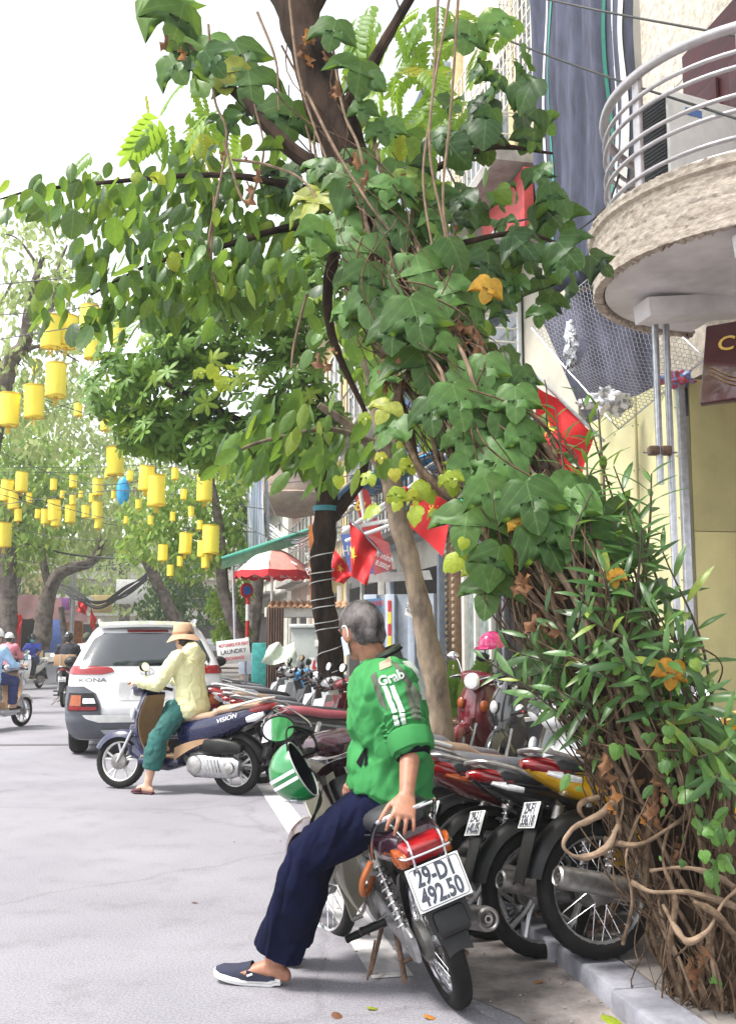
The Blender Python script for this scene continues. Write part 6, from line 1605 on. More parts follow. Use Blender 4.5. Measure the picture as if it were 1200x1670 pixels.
for i, pts in enumerate(HANG):
    q = MB(); q.tube([P(*p) for p in pts], [.008, .007, .005] if i not in (9, 12) else [.022, .018, .014], n=6, k=7); q.obj('hanging_stem', m_vstem2 if i not in (9, 12) else m_vstem, vine, world=True)
# big lobed leaves: those the picture shows one by one, then the thick of them
BIG = [(478, 178, 90), (570, 298, 92), (640, 362, 70), (605, 472, 88), (678, 430, 90), (668, 500, 96), (600, 440, 70), (685, 580, 92), (738, 640, 82), (778, 612, 84), (800, 680, 78), (822, 740, 92), (858, 800, 88), (870, 868, 88), (896, 790, 74), (820, 660, 70), (255, 2, 95), (300, 20, 90), (275, 100, 66), (382, 80, 84), (405, 128, 80), (340, 70, 74), (548, 42, 66), (588, 110, 72), (600, 125, 60), (768, 48, 66), (800, 30, 62), (640, 300, 60), (560, 360, 70), (525, 370, 66), (740, 560, 60), (700, 530, 60), (930, 810, 78), (960, 850, 70), (985, 830, 70), (905, 850, 70), (840, 640, 64), (760, 700, 66), (700, 660, 66), (790, 590, 64), (640, 530, 66), (720, 470, 66), (360, 110, 70), (790, 790, 70), (760, 750, 60), (835, 700, 60), (950, 790, 66), (1000, 870, 66), (930, 880, 60), (815, 900, 60)]
mats = []
for x, y, h in BIG:
    i = rng.choice((0, 0, 2)); Y = min(axat(.5)[0].y, 4.2) if False else None
    d = min(AX, key=lambda a: abs(a[1] - y)); Yl = d[2] - .26 + rng.uniform(-.05, .03) + (.25 if x < 480 else 0)
    p = P(x, y - h * .15, Yl); sz = h / FPX * Yl * 1.02
    mats.append((i, lmat(p, V((rng.gauss(.12, .3), -.35, -1)), TOCAM + V((rng.gauss(0, .3), 0, .35 + rng.gauss(0, .15))), sz, vb)))
for i in range(85):
    t = rng.uniform(.30, .78); c, r, d = axat(t); an = rng.uniform(0, 2 * PI)
    off = V((math.cos(an), -.35 - .4 * rng.random(), math.sin(an) * .7)) * rng.uniform(.12, .34)
    p = c + off
    sx_, sy_ = scr_xy(p)
    if 860 < sx_ < 985 and 600 < sy_ < 800 or 650 < sx_ < 750 and 760 < sy_ < 910: continue
    mats.append((rng.choice((0, 2, 0, 2, 1)), lmat(p, V((off.x * 1.5 + rng.gauss(0, .3), -.3, -1)), TOCAM * .8 + off.normalized() * .5 + V((0, 0, .4)) + rv(.25), rng.uniform(.11, .21), vb)))
put_leaves(vine, 'leaf', [VINE1, VINE2, VINE3], lm_vine, mats, 145, 'leaves')
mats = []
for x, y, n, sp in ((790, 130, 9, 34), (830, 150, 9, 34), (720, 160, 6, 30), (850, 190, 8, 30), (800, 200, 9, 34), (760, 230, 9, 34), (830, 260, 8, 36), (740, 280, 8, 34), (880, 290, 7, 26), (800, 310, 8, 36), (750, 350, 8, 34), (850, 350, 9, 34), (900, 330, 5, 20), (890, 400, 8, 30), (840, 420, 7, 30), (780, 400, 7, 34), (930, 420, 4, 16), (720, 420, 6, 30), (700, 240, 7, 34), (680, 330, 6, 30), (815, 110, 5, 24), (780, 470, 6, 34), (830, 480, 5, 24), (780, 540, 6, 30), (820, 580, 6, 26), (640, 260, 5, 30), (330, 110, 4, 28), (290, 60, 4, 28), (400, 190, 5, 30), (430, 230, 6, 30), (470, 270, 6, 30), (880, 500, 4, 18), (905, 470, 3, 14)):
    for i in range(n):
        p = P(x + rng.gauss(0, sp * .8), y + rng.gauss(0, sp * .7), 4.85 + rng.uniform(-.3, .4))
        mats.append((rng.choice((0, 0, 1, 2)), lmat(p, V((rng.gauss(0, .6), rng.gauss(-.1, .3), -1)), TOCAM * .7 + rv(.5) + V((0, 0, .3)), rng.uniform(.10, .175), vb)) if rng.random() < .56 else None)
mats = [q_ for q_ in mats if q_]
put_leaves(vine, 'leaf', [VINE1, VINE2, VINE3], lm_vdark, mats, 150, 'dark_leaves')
mats = []
for x, y, n, sp in ((690, 815, 4, 24), (755, 870, 4, 20), (665, 800, 5, 14), (765, 890, 6, 20), (345, 600, 5, 14), (640, 700, 5, 34), (590, 740, 4, 34), (720, 780, 6, 26), (940, 1000, 2, 8), (945, 1040, 2, 8), (950, 1060, 2, 8), (590, 190, 1, 2), (240, 275, 3, 14), (290, 410, 2, 6)):
    for i in range(n):
        d = min(AX, key=lambda a: abs(a[1] - y)); p = P(x + rng.gauss(0, sp), y + rng.gauss(0, sp), d[2] + rng.uniform(-.25, .2) + (.2 if x < 500 else 0))
        mats.append((rng.choice((0, 1)), lmat(p, V((rng.gauss(0, .6), -.2, -1)), TOCAM + rv(.5), rng.uniform(.045, .085), vb)))
put_leaves(vine, 'lime_leaf', [VINE1, VINE2], lm_lime, mats, 40, 'lime_leaves')
# yellowed and withered leaves
for x, y, h, Y in ((800, 455, 46, 4.3), (842, 840, 34, 3.95), (1098, 1080, 46, 3.72), (1000, 930, 30, 3.8)):
    o = link(bpy.data.objects.new('yellow_leaf', leaf_mesh(VINE1, 'yellow_leaf', lm_yellow))); o.parent = vine; o.matrix_local = lmat(P(x, y, Y), V((rng.gauss(0, .3), -.2, -1)), TOCAM + rv(.35), h / FPX * Y, vb); o['label'] = 'orange yellow withering leaf'
mats = []
for x, y, n in ((500, 60, 4), (525, 80, 5), (490, 90, 3), (540, 140, 5), (560, 260, 4), (600, 270, 3), (590, 300, 3), (380, 240, 2), (412, 285, 3), (290, 75, 3), (665, 285, 2), (740, 530, 6), (755, 560, 6), (785, 570, 4), (520, 580, 3), (740, 370, 2), (620, 430, 4), (980, 1250, 4), (1000, 1300, 4), (1080, 1300, 6), (1060, 1330, 6), (1100, 1380, 6), (1140, 1560, 6), (1060, 1250, 5), (900, 960, 5), (880, 1000, 5), (640, 560, 4), (630, 600, 4), (850, 930, 4)):
    for i in range(n):
        d = min(AX, key=lambda a: abs(a[1] - y)); mats.append((0, lmat(P(x + rng.gauss(0, 8), y + rng.gauss(0, 12), d[2] - .2 + rng.uniform(-.08, .1)), V((rng.gauss(0, .4), 0, -1)), TOCAM + rv(.8), rng.uniform(.04, .10), vb)))
put_leaves(vine, 'withered_leaf', [DEAD], lm_dead, mats, 110, 'withered_leaves')
# small three-part leaves low on the right
TRI = tmpl_join([(ROUND, Matrix.Rotation(R(a), 4, 'Z') @ Matrix.Scale(s, 4)) for a, s in ((0, 1), (75, .8), (-75, .8))])
mats = []
for x, y, n, sp in ((1100, 1170, 4, 14), (1110, 1200, 4, 16), (1120, 1250, 6, 22), (1090, 1260, 4, 18), (1080, 1215, 3, 12), (1150, 1220, 4, 18), (1130, 1290, 6, 20), (1170, 1300, 6, 22), (1190, 1350, 6, 18), (1160, 1380, 5, 18), (1190, 1410, 4, 14), (1160, 1330, 6, 24), (1060, 1200, 4, 18), (1040, 1150, 4, 18), (1130, 1350, 4, 18), (1190, 1260, 4, 16), (1170, 1600, 2, 8), (1150, 1430, 3, 12), (950, 1250, 3, 12), (1000, 1180, 4, 20), (1050, 1100, 5, 24), (1100, 1130, 5, 24)):
    for i in range(n): mats.append((rng.choice((0, 1, 1, 2)), lmat(P(x + rng.gauss(0, sp * 1.3), y + rng.gauss(0, sp * 1.3), 3.74 + rng.uniform(-.05, .12)), V((rng.gauss(0, .6), -.3, -.8)), TOCAM * .8 + V((0, 0, .5)) + rv(.35), rng.uniform(.03, .075) * rng.choice((.6, .8, 1)), vb)))
put_leaves(vine, 'small_leaf', [TRI, OVATE, VINE2], leaf_mat('small fresh leaf', (.025, .08, .016), (.10, .23, .04), (.3, .36, .05), tr=.3, veins=True), mats, 100, 'small_leaves')
# --- the narrow-leaved shrub growing through it
shr = thing('shrub', 'tall shrub with narrow pointed leaves growing beside the leaning trunk', 'shrub', V((tbase.x + .02, tbase.y + .16, KERB_H)))
sb = V(shr.location)
TIPS = [(905, 668, 4.1), (945, 640, 4.1), (975, 668, 4.15), (1000, 760, 3.95), (1062, 772, 3.9), (1080, 900, 3.8), (1045, 860, 3.85), (1000, 850, 3.9), (965, 800, 3.9), (1110, 1040, 3.75), (1060, 980, 3.75), (1020, 940, 3.8), (985, 930, 3.8), (860, 1040, 3.9), (830, 1060, 3.9), (790, 1075, 3.9), (845, 1110, 3.85), (890, 1000, 3.85), (930, 1060, 3.75), (960, 1010, 3.75), (1150, 1130, 3.7), (1185, 1220, 3.6), (1165, 1270, 3.6), (1180, 1170, 3.65), (900, 1120, 3.8), (1040, 1080, 3.7), (1080, 1060, 3.7), (1000, 1060, 3.7), (940, 960, 3.8), (920, 720, 4.0), (955, 720, 4.0), (1020, 820, 3.85)]
mats = []
for i, (x, y, Y) in enumerate(TIPS):
    tip = P(x, y, Y); st = sb + V((rng.uniform(-.12, .12), rng.uniform(-.08, .1), .2 + rng.random() * .5)) if y > 950 or i % 2 else P(1000 - (1000 - x) * .3, max(y + 280, 1120), 3.95)
    mid = st.lerp(tip, .55) + V(((tip.x - st.x) * -.1 + rng.gauss(0, .04), 0, .1))
    pp = spl([st, mid, tip], 8); q = MB(); q.tube(pp, [.009, .006, .003], n=6); q.obj('stem', M('shrub stem', (.07, .055, .035), .8), shr, world=True)
    n = 13
    for k in range(n):
        fr_ = .52 + .48 * k / (n - 1); ii = fr_ * (len(pp) - 1); a = min(int(ii), len(pp) - 2); p = pp[a].lerp(pp[a + 1], ii - a); d = (pp[a + 1] - pp[a]).normalized()
        an = k * 2.2 + i; s1 = d.orthogonal().normalized(); s2 = d.cross(s1); side = s1 * math.cos(an) + s2 * math.sin(an)
        up_ = .35 + .9 * (fr_ - .52) / .48
        tdir = side + d * up_ + V((0, 0, -.25 * (1 - fr_)))
        mats.append((0, lmat(p, tdir, d * .7 + TOCAM * .4 - side * .2, rng.uniform(.10, .175) * (1 if fr_ < .93 else .7), sb)))
put_leaves(shr, 'leaf', [LANCE], lm_lance, mats, 300, 'leaves')

# --- mottled tree behind the row
b2 = P(722, 1280, 9.1); b2.z = KERB_H
t2 = thing('street_tree', 'street tree with mottled pale trunk standing on the pavement behind the man', 'tree', b2)
def trunk(root, pts, rs, m, n=16, amp=.16, sc=6, name='trunk'):
    pp = spl([V(p) if len(p) == 3 and isinstance(p, Vector) else P(*p) for p in pts], 8); q = MB(); knobbly(q, pp, lerpl(rs, len(pp)), n, amp, sc); return q.obj(name, m, root, world=True)
trunk(t2, [b2, (712, 1130, 9.1), (694, 1030, 9.1), (672, 930, 9.1), (650, 850, 9.1), (636, 780, 9.1), (622, 690, 9.1), (600, 590, 9.1), (575, 470, 9.1), (560, 330, 9.1)], [.13, .11, .095, .09, .088, .085, .08, .07, .05], m_bark2)
branch(t2, [(640, 800, 9.1), (610, 745, 9.0), (575, 700, 8.9), (520, 660, 8.8)], [.06, .05, .04, .03], m_bark2)
branch(t2, [(630, 740, 9.1), (680, 660, 9.0), (740, 590, 8.9), (780, 500, 8.9)], [.05, .04, .03, .02], m_bark2)
branch(t2, [(610, 720, 6.4), (540, 700, 6.3), (470, 710, 6.2), (400, 730, 6.2), (370, 760, 6.2)], [.02, .016, .012, .006], m_bark2)
mats = []
for x, y, n, sp in ((385, 745, 8, 22), (420, 735, 9, 26), (460, 730, 10, 28), (500, 720, 10, 28), (540, 725, 8, 26), (470, 690, 9, 28), (520, 680, 9, 28), (440, 690, 6, 24), (560, 690, 8, 28), (505, 760, 6, 22), (550, 770, 5, 20), (600, 720, 5, 26), (500, 640, 6, 26), (640, 735, 4, 14), (660, 740, 3, 12), (440, 640, 3, 20)):
    for i in range(int(n * 1.3)): mats.append((0, lmat(P(x + rng.gauss(0, sp), y + rng.gauss(0, sp * .8), 6.3 + rng.gauss(0, .2)), V((rng.gauss(-.4, .45), -.2, -1)), TOCAM * .5 + V((0, 0, .5)) + rv(.6), rng.uniform(.11, .20), b2)))
lm_t2 = leaf_mat('broad fresh leaf', (.03, .085, .016), (.15, .28, .05), (.32, .40, .06), tr=.42)
put_leaves(t2, 'leaf', [OVATE, ROUND], lm_t2, mats, 120, 'leaves')
mats = []
for i in range(620):
    c = rng.choice([(600, 520, 45), (640, 600, 50), (700, 520, 60), (740, 640, 50), (640, 420, 70), (680, 440, 60)]); mats.append((rng.choice((0, 1)), lmat(P(c[0] + rng.gauss(0, c[2]), c[1] + rng.gauss(0, c[2]), 9 + rng.gauss(0, .7)), V((rng.gauss(0, .6), rng.gauss(0, .4), -1)), TOCAM * .5 + V((0, 0, .6)) + rv(.5), rng.uniform(.13, .22), b2)))
put_leaves(t2, 'leaf', [OVATE, ROUND], lm_ovate, mats, 160, 'leaves')

# --- the corded tree with the round dark crown
b3 = P(540, 1100, 11.9); b3.z = KERB_H
t3 = thing('street_tree', 'street tree with round dense crown of whorled leaves and white cord wound round its trunk', 'tree', b3)
t3p = [b3, P(538, 1060, 11.8), P(528, 990, 11.8), P(524, 920, 11.8), P(531, 850, 11.8), P(530, 790, 11.8), P(500, 720, 11.6), P(440, 640, 11.4)]
trunk(t3, t3p, [.17, .15, .135, .13, .135, .12, .09, .05], m_bark)
branch(t3, [(535, 850, 11.8), (565, 815, 11.8), (590, 780, 11.8), (600, 720, 11.8)], [.09, .07, .06, .04])
branch(t3, [(505, 730, 11.6), (400, 690, 11.3), (300, 640, 11.2), (220, 600, 11.2)], [.06, .05, .03, .02])
branch(t3, [(525, 790, 11.6), (520, 640, 11.4), (480, 540, 11.4)], [.08, .05, .03])
tp = spl(t3p, 8); q = MB(); hel = []
for i in range(260):
    f_ = 4 + 23 * i / 259; a = min(int(f_), len(tp) - 2); c = tp[a].lerp(tp[a + 1], f_ - a); an = i / 259 * 2 * PI * 9.5; hel.append(c + V((math.cos(an) * .150, math.sin(an) * .150, .03 * math.sin(i * .11)))) 
q.tube(hel, .0065, n=5); q.obj('white_cord', M('cord', (.5, .5, .48), .7, var=.3, scale=9), t3, world=True)
q = MB(); cc = P(531, 830, 11.8); q.lathe([(.145, -.03), (.15, .03), (.14, .03), (.135, -.03)], cc, (0, 0, 1), 20, closed=True); q.obj('teal_band', M('teal tape', (.03, .2, .24), .6), t3, world=True)
mats = []; cen = P(360, 600, 11.2)
LOB = [(250, 560, 105, 80), (330, 540, 110, 70), (420, 520, 105, 70), (490, 500, 90, 70), (200, 630, 75, 70), (290, 640, 110, 85), (390, 640, 110, 85), (480, 620, 80, 80), (250, 700, 80, 45), (330, 720, 95, 45), (420, 710, 90, 50), (510, 690, 60, 60), (420, 470, 90, 60), (510, 450, 60, 60), (300, 500, 80, 50)]
for i in range(1350):
    lx, ly, lrx, lry = rng.choice(LOB); v = rv(1).normalized() * (rng.uniform(.55, 1.0)); k = 11.2 / FPX
    p = P(lx + v.x * lrx, ly - v.z * lry, 11.2 + v.y * lrx * k * 1.1)
    out = V((v.x, v.y, v.z)); mats.append((rng.choice((0, 1)), lmat(p, out.orthogonal(), out * .8 + V((0, -.25, .65)) + rv(.25), rng.uniform(.13, .20), b3)))
put_leaves(t3, 'leaf_whorl', [ROS7, ROS6], lm_ros, mats, 300, 'leaf_whorls')
# --- trees farther down the street
def far_tree(label, base, tpts, trs, lobes, n, m, Y, leaf, name='street_tree', bark=None, dy=1.0, tw=()):
    root = thing(name, label, 'tree', base)
    bark = bark or M('far bark', (.10, .08, .07), .9, var=.4, scale=5, col2=(.2, .17, .15), spec=.1)
    if tpts: trunk(root, tpts, trs, bark, 10)
    for w, r in tw: branch(root, w, r, bark, amp=.12)
    mm = []; k = Y / FPX; tot = sum(a * b for _, _, a, b in lobes)
    for lx, ly, lrx, lry in lobes:
        for i in range(int(n * lrx * lry / tot)):
            v = rv(1).normalized() * rng.uniform(.35, 1) ** .6
            mm.append(lmat(P(lx + v.x * lrx, ly - v.z * lry, Y + v.y * lrx * k * dy), V((rng.gauss(0, .7), rng.gauss(0, .5), -.8)), rv(.6) + V((0, -.3, .5)), rng.uniform(.7, 1.3) * leaf, V(base)))
    tag(leaf_cloud('crown', SMALL, m, mm, root), kind='stuff'); return root
far_tree('sparse pale tree with dark crooked branches at the left edge', G(-60, 1150), [(-60, 1060, 20), (-20, 760, 20), (15, 600, 20), (40, 560, 20), (52, 480, 20), (70, 420, 20)], [.28, .2, .16, .14, .09, .05], [(50, 430, 80, 80), (20, 520, 70, 80), (90, 600, 70, 60), (20, 640, 70, 60), (110, 480, 50, 60), (60, 700, 80, 50), (40, 350, 60, 40)], 1500, lm_farpale, 20, .20, tw=[([(45, 540, 20), (85, 500, 20), (95, 440, 20), (110, 400, 20)], [.06, .05, .03, .02]), ([(10, 610, 20), (-20, 540, 20), (10, 480, 20), (30, 440, 20)], [.06, .05, .03, .02]), ([(40, 570, 20), (80, 565, 20), (130, 590, 20)], [.05, .03, .015]), ([(60, 460, 20), (110, 440, 20), (150, 425, 20)], [.04, .02, .01]), ([(60, 430, 20), (30, 390, 20), (0, 380, 20)], [.04, .02, .01])])
far_tree('leafy tree with thick upright trunk at the left edge behind the riders', G(8, 1110), [(8, 1070, 30), (10, 980, 30), (14, 880, 30), (30, 800, 30)], [.36, .32, .26, .15], [(30, 780, 80, 60), (60, 850, 70, 60), (10, 880, 60, 70), (90, 760, 70, 50), (30, 710, 70, 50)], 2600, lm_far, 30, .24, tw=[([(14, 890, 30), (50, 830, 30), (90, 780, 30)], [.1, .07, .04])])
far_tree('crooked tree bending over the road left of the car', G(62, 1105), [(66, 1060, 32), (78, 975, 32), (100, 935, 32), (150, 915, 32), (168, 880, 32)], [.3, .24, .2, .15, .1], [(120, 880, 90, 40), (180, 860, 80, 50), (70, 900, 60, 40), (160, 800, 90, 60)], 2200, lm_farpale, 33, .24, tw=[([(80, 960, 32), (70, 900, 32), (80, 850, 32)], [.14, .1, .06]), ([(100, 990, 36), (108, 1050, 36)], [.1, .12])])
far_tree('light green tree over the middle of the street behind the lanterns', ST(38, -.2, .08), [ST(38, -.2, .08), (235, 900, 37), (220, 780, 37)], [.25, .2, .1], [(170, 680, 90, 70), (230, 740, 90, 70), (130, 740, 70, 60), (90, 660, 70, 50), (280, 780, 70, 50), (200, 830, 90, 50), (120, 630, 60, 40), (330, 790, 60, 50)], 3000, lm_farpale, 37, .28)
far_tree('fresh green tree with drooping sprays over the parked car', ST(18.7, .3, .08), [ST(18.7, .3, .08), (372, 990, 18.3), (362, 900, 18.3), (355, 840, 18.2), (345, 780, 18)], [.15, .12, .10, .08, .05], [(300, 860, 60, 50), (350, 830, 50, 45), (260, 880, 55, 45), (320, 910, 60, 35), (240, 840, 50, 40), (370, 880, 35, 50), (290, 800, 60, 35), (370, 790, 40, 40), (215, 890, 30, 25)], 2600, lm_far, 18.5, .15, tw=[([(362, 900, 18.3), (330, 870, 18.3), (300, 860, 18.3)], [.05, .035, .02])])
far_tree('dark green rounded tree beyond the white car', ST(46, .6, .08), [ST(46, .6, .08), (290, 1000, 44)], [.2, .18], [(280, 960, 55, 40), (320, 985, 50, 40), (260, 990, 45, 30), (300, 930, 45, 30)], 1600, lm_fardk, 43, .26)
far_tree('bushy light green tree beside the red and white post', ST(19.6, .35, .08), [ST(19.6, .35, .08), (375, 1000, 19.2)], [.06, .04], [(375, 1000, 30, 32), (360, 980, 26, 26), (390, 1030, 22, 24), (365, 1035, 22, 20), (395, 960, 16, 22)], 1300, lm_far, 19.2, .12)
far_tree('greyish tree filling the far end of the street', ST(66, -4, .08), [ST(66, -4, .08), (200, 930, 64)], [.4, .3], [(120, 840, 140, 60), (220, 890, 130, 60), (60, 930, 90, 60), (180, 940, 120, 40), (320, 850, 90, 70), (150, 760, 130, 60), (110, 965, 70, 28), (215, 975, 80, 30)], 4200, lm_farpale, 62, .42)
far_tree('tall tree behind the striped cloth on the right side', ST(27, .4, .08), [ST(27, .4, .08), (420, 920, 26.5), (425, 820, 26.5)], [.22, .2, .14], [(410, 800, 45, 50), (380, 740, 50, 50), (440, 760, 40, 40), (400, 860, 40, 40)], 1700, lm_fardk, 26.5, .2)
far_tree('wide leafy tree across the street on the left above the shops', ST(44, -9.2, .1), [ST(44, -9.2, .1), (30, 930, 42), (50, 860, 42)], [.3, .24, .15], [(20, 760, 90, 60), (100, 820, 80, 50), (-20, 850, 60, 60), (40, 660, 90, 60)], 2600, lm_far, 42, .3)
# white cord on the thin trunk, potted plant, fallen leaves
solid('blue_bag', 'blue plastic bag tied high among the wires', 'plastic bag', lambda q: q.ell((0, 0, 0), (.16, .12, .35), n=14, m=12), M('blue plastic', (.03, .33, .62), .35, var=.3, scale=9), P(201, 801, 24))
pt = thing('potted_plant', 'potted plant with feathery dark leaflets by the shop door', 'potted plant', V((P(755, 1100, 12.2).x, 12.2, KERB_H)))
q = MB(); q.lathe([(.0, 0), (.16, 0), (.2, .35), (.22, .38), (.19, .38), (.0, .34)], (0, 0, 0), (0, 0, 1), 22); q.obj('pot', M('clay pot', (.25, .13, .08), .7), pt)
mm = []
for i in range(26):
    a = rng.uniform(0, 6.28); d = V((math.cos(a) * .5, math.sin(a) * .5, 1)).normalized(); mm.append((0, lmat(V(pt.location) + V((0, 0, .38)) + d * rng.uniform(.05, .75), d + rv(.25), TOCAM + rv(.4), rng.uniform(.2, .34), V(pt.location))))
put_leaves(pt, 'frond', [COMPOUND], lm_ros, mm, 26, 'fronds')
FALL = [(830, 1530, lm_lime, .10), (598, 1643, lm_lime, .05), (545, 1650, lm_dead, .05), (980, 1655, lm_lime, .08), (690, 1655, lm_dead, .05), (320, 1470, lm_dead, .035), (740, 1578, lm_dead, .04), (560, 1350, lm_dead, .05), (885, 1600, lm_dead, .05)]
for k_, (x, y, m, sz) in enumerate(FALL):
    g_ = G(x, y, .012 if x < 900 else KERB_H + .012)
    o = link(bpy.data.objects.new('fallen_leaf', leaf_mesh(ROUND, 'fallen_leaf', m))); o.matrix_world = lmat(g_, V((rng.gauss(0, 1), rng.gauss(0, 1), 0)), V((0, 0, 1)), sz); tag(o, ('green fallen leaf lying under the muffler of the old motorbike', 'green fallen leaf on the road left of the rear wheel', 'brown fallen leaf beside the green one at the bottom edge', 'green fallen leaf lying against the kerb at the bottom', 'brown fallen leaf right below the rear wheel', 'lone brown fallen leaf far out on the road left of the shoe', 'small brown fallen leaf touching the rear wheel of the old motorbike', 'brown fallen leaf under the footrest of the old motorbike', 'brown fallen leaf in the gutter beside the kerb stones')[k_], 'leaf', 'fallen leaves on the ground')
# ---------------------------------------------------------------- parked and ridden motorbikes
def paint(name, col, metal=.0, rough=.22): return M(name, col, rough, metal, var=.1, scale=30, coat=.8)
p_plum = paint('dark plum paint', (.04, .012, .022)); p_maroon = paint('maroon paint', (.16, .012, .018)); p_navy = M('deep blue paint', (.0045, .006, .042), .25, var=.1, scale=30, coat=.45)
p_yellow = paint('yellow paint', (.72, .40, .008)); p_silver = paint('silver paint', (.52, .52, .54), .4); p_white = paint('white bike paint', (.76, .76, .75))
p_black = paint('black paint', (.014, .014, .016)); p_red = paint('red paint', (.52, .012, .016)); p_winered = paint('wine red paint', (.11, .008, .014)); p_blue = paint('light blue paint', (.05, .25, .5))
s_black = M('black seat vinyl', (.025, .025, .028), .48, var=.2, bump=.12, bscale=160); s_tan = M('tan seat vinyl', (.36, .24, .16), .5, var=.1, bump=.1, bscale=160)
s_red = M('dusty red seat vinyl', (.24, .05, .065), .5, var=.12, bump=.1, bscale=160); s_grey = M('grey seat vinyl', (.2, .2, .22), .45, var=.12, bump=.1, bscale=160)
t_tan = M('tan plastic', (.36, .22, .12), .5, var=.08)

# the courier's old underbone
mb_c = G(744, 1638)
bike = make_underbone('motorbike', p_plum, s_black, m_black, m_cream, m_chrome, 'wire', steer=R(24), plate=('29-D1', '492.50'), old=True, fine=True, mir=(.155, .115), plate_size=(.21, .155))
tag(bike, 'old plum black motorbike with chrome rack that the man in green leans on', 'motorbike')
BH = R(90 + 14); BL = R(18.5)
place(bike, mb_c.x, mb_c.y, .0, BH, BL)
bpy.context.view_layer.update()
BM = bike.matrix_world.copy()
# blue cable tie, copper loop and kick-start seen on its left flank
q = MB(); q.tube([(.0, .15, .64), (.02, .2, .58), (.06, .21, .52), (.14, .17, .50), (.2, .13, .52)], .013, n=8, k=5); q.obj('copper_loop', M('copper pipe', (.45, .14, .05), .4, .5), bike)
q = MB(); q.sheet(lambda u, v: (.52 + .16 * u, .17 + .03 * math.sin(PI * v) , .30 + .28 * v), 4, 6, .006); q.obj('side_guard', m_cream, bike)
q = MB()
for i in range(14):
    a = i / 13
    q.tube([(.74, .13 + .11 * a, .60 - .16 * math.sin(a * PI) * .4), (.70, .13 + .11 * a, .44)], .002, n=4)
q = MB(); q.lathe([(.03, 0), (.10, .03), (.125, .09), (.12, .10), (.095, .04), (.0, .015)], (.66, .22, .50), (-.25, .55, .45), 26); q.obj('leg_guard_cup', M('milky plastic', (.6, .58, .55), .35, trans=.3), bike)

kw = dict(body=p_maroon, seat_m=s_black)
row = []
def add_bike(proto, first, label, s, t, rot, lean, group, z=0.0, pitch=0.0):
    o = proto if first else copy_tree(proto)
    p = ST(s, t, 0); place(o, p.x, p.y, z, SROT - PI / 2 + rot, lean, pitch)
    return tag(o, label, 'motorbike', group)
GR = 'motorbikes parked in a row with their tails to the road'
def recolor(proto, body):
    return proto
protos = {
    'yellow': make_underbone('motorbike', p_yellow, s_black, p_yellow, p_yellow, m_alu, 'wire', plate=('29-F1', '336.18')),
    'silver': make_underbone('motorbike', p_silver, s_grey, m_black, p_silver, m_steel, 'wire', plate=('29-H1', '204.77'), fine=True),
    'maroon': make_underbone('motorbike', p_maroon, s_black, m_dark, p_maroon, m_alu, 'cast5', plate=('29-K1', '158.32')),
    'black': make_underbone('motorbike', p_black, s_black, m_dark, p_black, m_alu, 'cast5', plate=('29-L1', '640.05')),
    'white': make_underbone('motorbike', p_white, s_grey, m_ofw, p_white, m_alu, 'cast5', plate=('29-N1', '771.20')),
    'red_seat': make_underbone('motorbike', p_black, s_red, m_dark, m_ofw, m_chrome, 'wire', plate=None, old=True),
    'scooter_tan': make_scooter('scooter', p_silver, s_tan, t_tan, plate=('29-M1', '482.61')),
    'scooter_black': make_scooter('scooter', p_black, s_black, plate=('30-F2', '118.40')),
    'scooter_white': make_scooter('scooter', p_white, s_grey, plate=('29-T1', '509.33'), tail_trim=m_white),
    'scooter_wine': make_scooter('scooter', p_winered, s_black, m_dark, retro=True),
    'underbone_red': make_underbone('motorbike', p_red, s_black, m_dark, p_red, m_alu, 'cast5', plate=None, rack=False),
    'scooter_lblue': make_scooter('scooter', p_blue, s_grey, plate=None),
}
used = set()
def park(kind, label, s, t, rot=0, lean=8, z=0.0, pitch=0.0, group=GR, cat=None):
    o = add_bike(protos[kind], kind not in used, label, s, t, R(rot), R(lean), group, z, R(pitch)); used.add(kind)
    if cat or kind.startswith('scooter'): o['category'] = cat or 'scooter'
    return o
# front of the row, right foreground
park('yellow', 'yellow tailed motorbike nearest the vine trunk with its spoked rear wheel on the kerb', 4.54, .115, 7, 10, KERB_H)
park('black', 'black motorbike with smoked tail between the yellow and the maroon ones', 4.88, -.02, 9, 11)
park('maroon', 'maroon motorbike beside the black one near the courier', 5.20, -.15, 11, 11)
park('white', 'white motorbike with grey seat just past the maroon one', 5.65, -.12, 12, 10)
park('scooter_tan', 'silver scooter with tan seat behind the man in green', 6.15, -.1, 12, 8)
park('scooter_white', 'white scooter with flat grey seat beside the tan seated one', 6.7, -.1, 12, 8)
park('red_seat', 'motorbike with long dusty red seat and chrome rear shock beside the green helmet', 9.55, -.45, 14, 9)
park('black', 'black motorbike with long black seat right behind the red seated one', 10.15, -.5, 12, 9)
park('maroon', 'maroon and white tailed motorbike next past the red seat', 10.75, -.75, 10, 9)
park('white', 'white motorbike with red lamp behind the blue scooter tail', 11.35, -.8, 8, 9)
park('scooter_tan', 'silver scooter with tan seat under the dark branch of the corded tree', 11.9, -.7, 10, 8)
park('silver', 'silver motorbike sixth before the grey cabinet', 12.5, -.75, 8, 9)
park('scooter_white', 'white scooter past the silver motorbike, in line with the grey cabinet', 13.1, -.75, 10, 8)
park('black', 'black motorbike with mirrors standing in front of the corded tree', 13.7, -.7, 6, 9)
park('scooter_lblue', 'light blue scooter partly hidden by the white car', 14.3, -.8, 8, 8)
park('white', 'white motorbike in front of the laundry board', 14.9, -.8, 8, 9)
park('scooter_black', 'black scooter with raised mirrors at the laundry board', 15.5, -.75, 8, 8)
park('silver', 'silver motorbike just past the laundry board', 16.1, -.8, 6, 9)
park('maroon', 'maroon motorbike last but one in the parked row', 16.8, -.8, 8, 9)
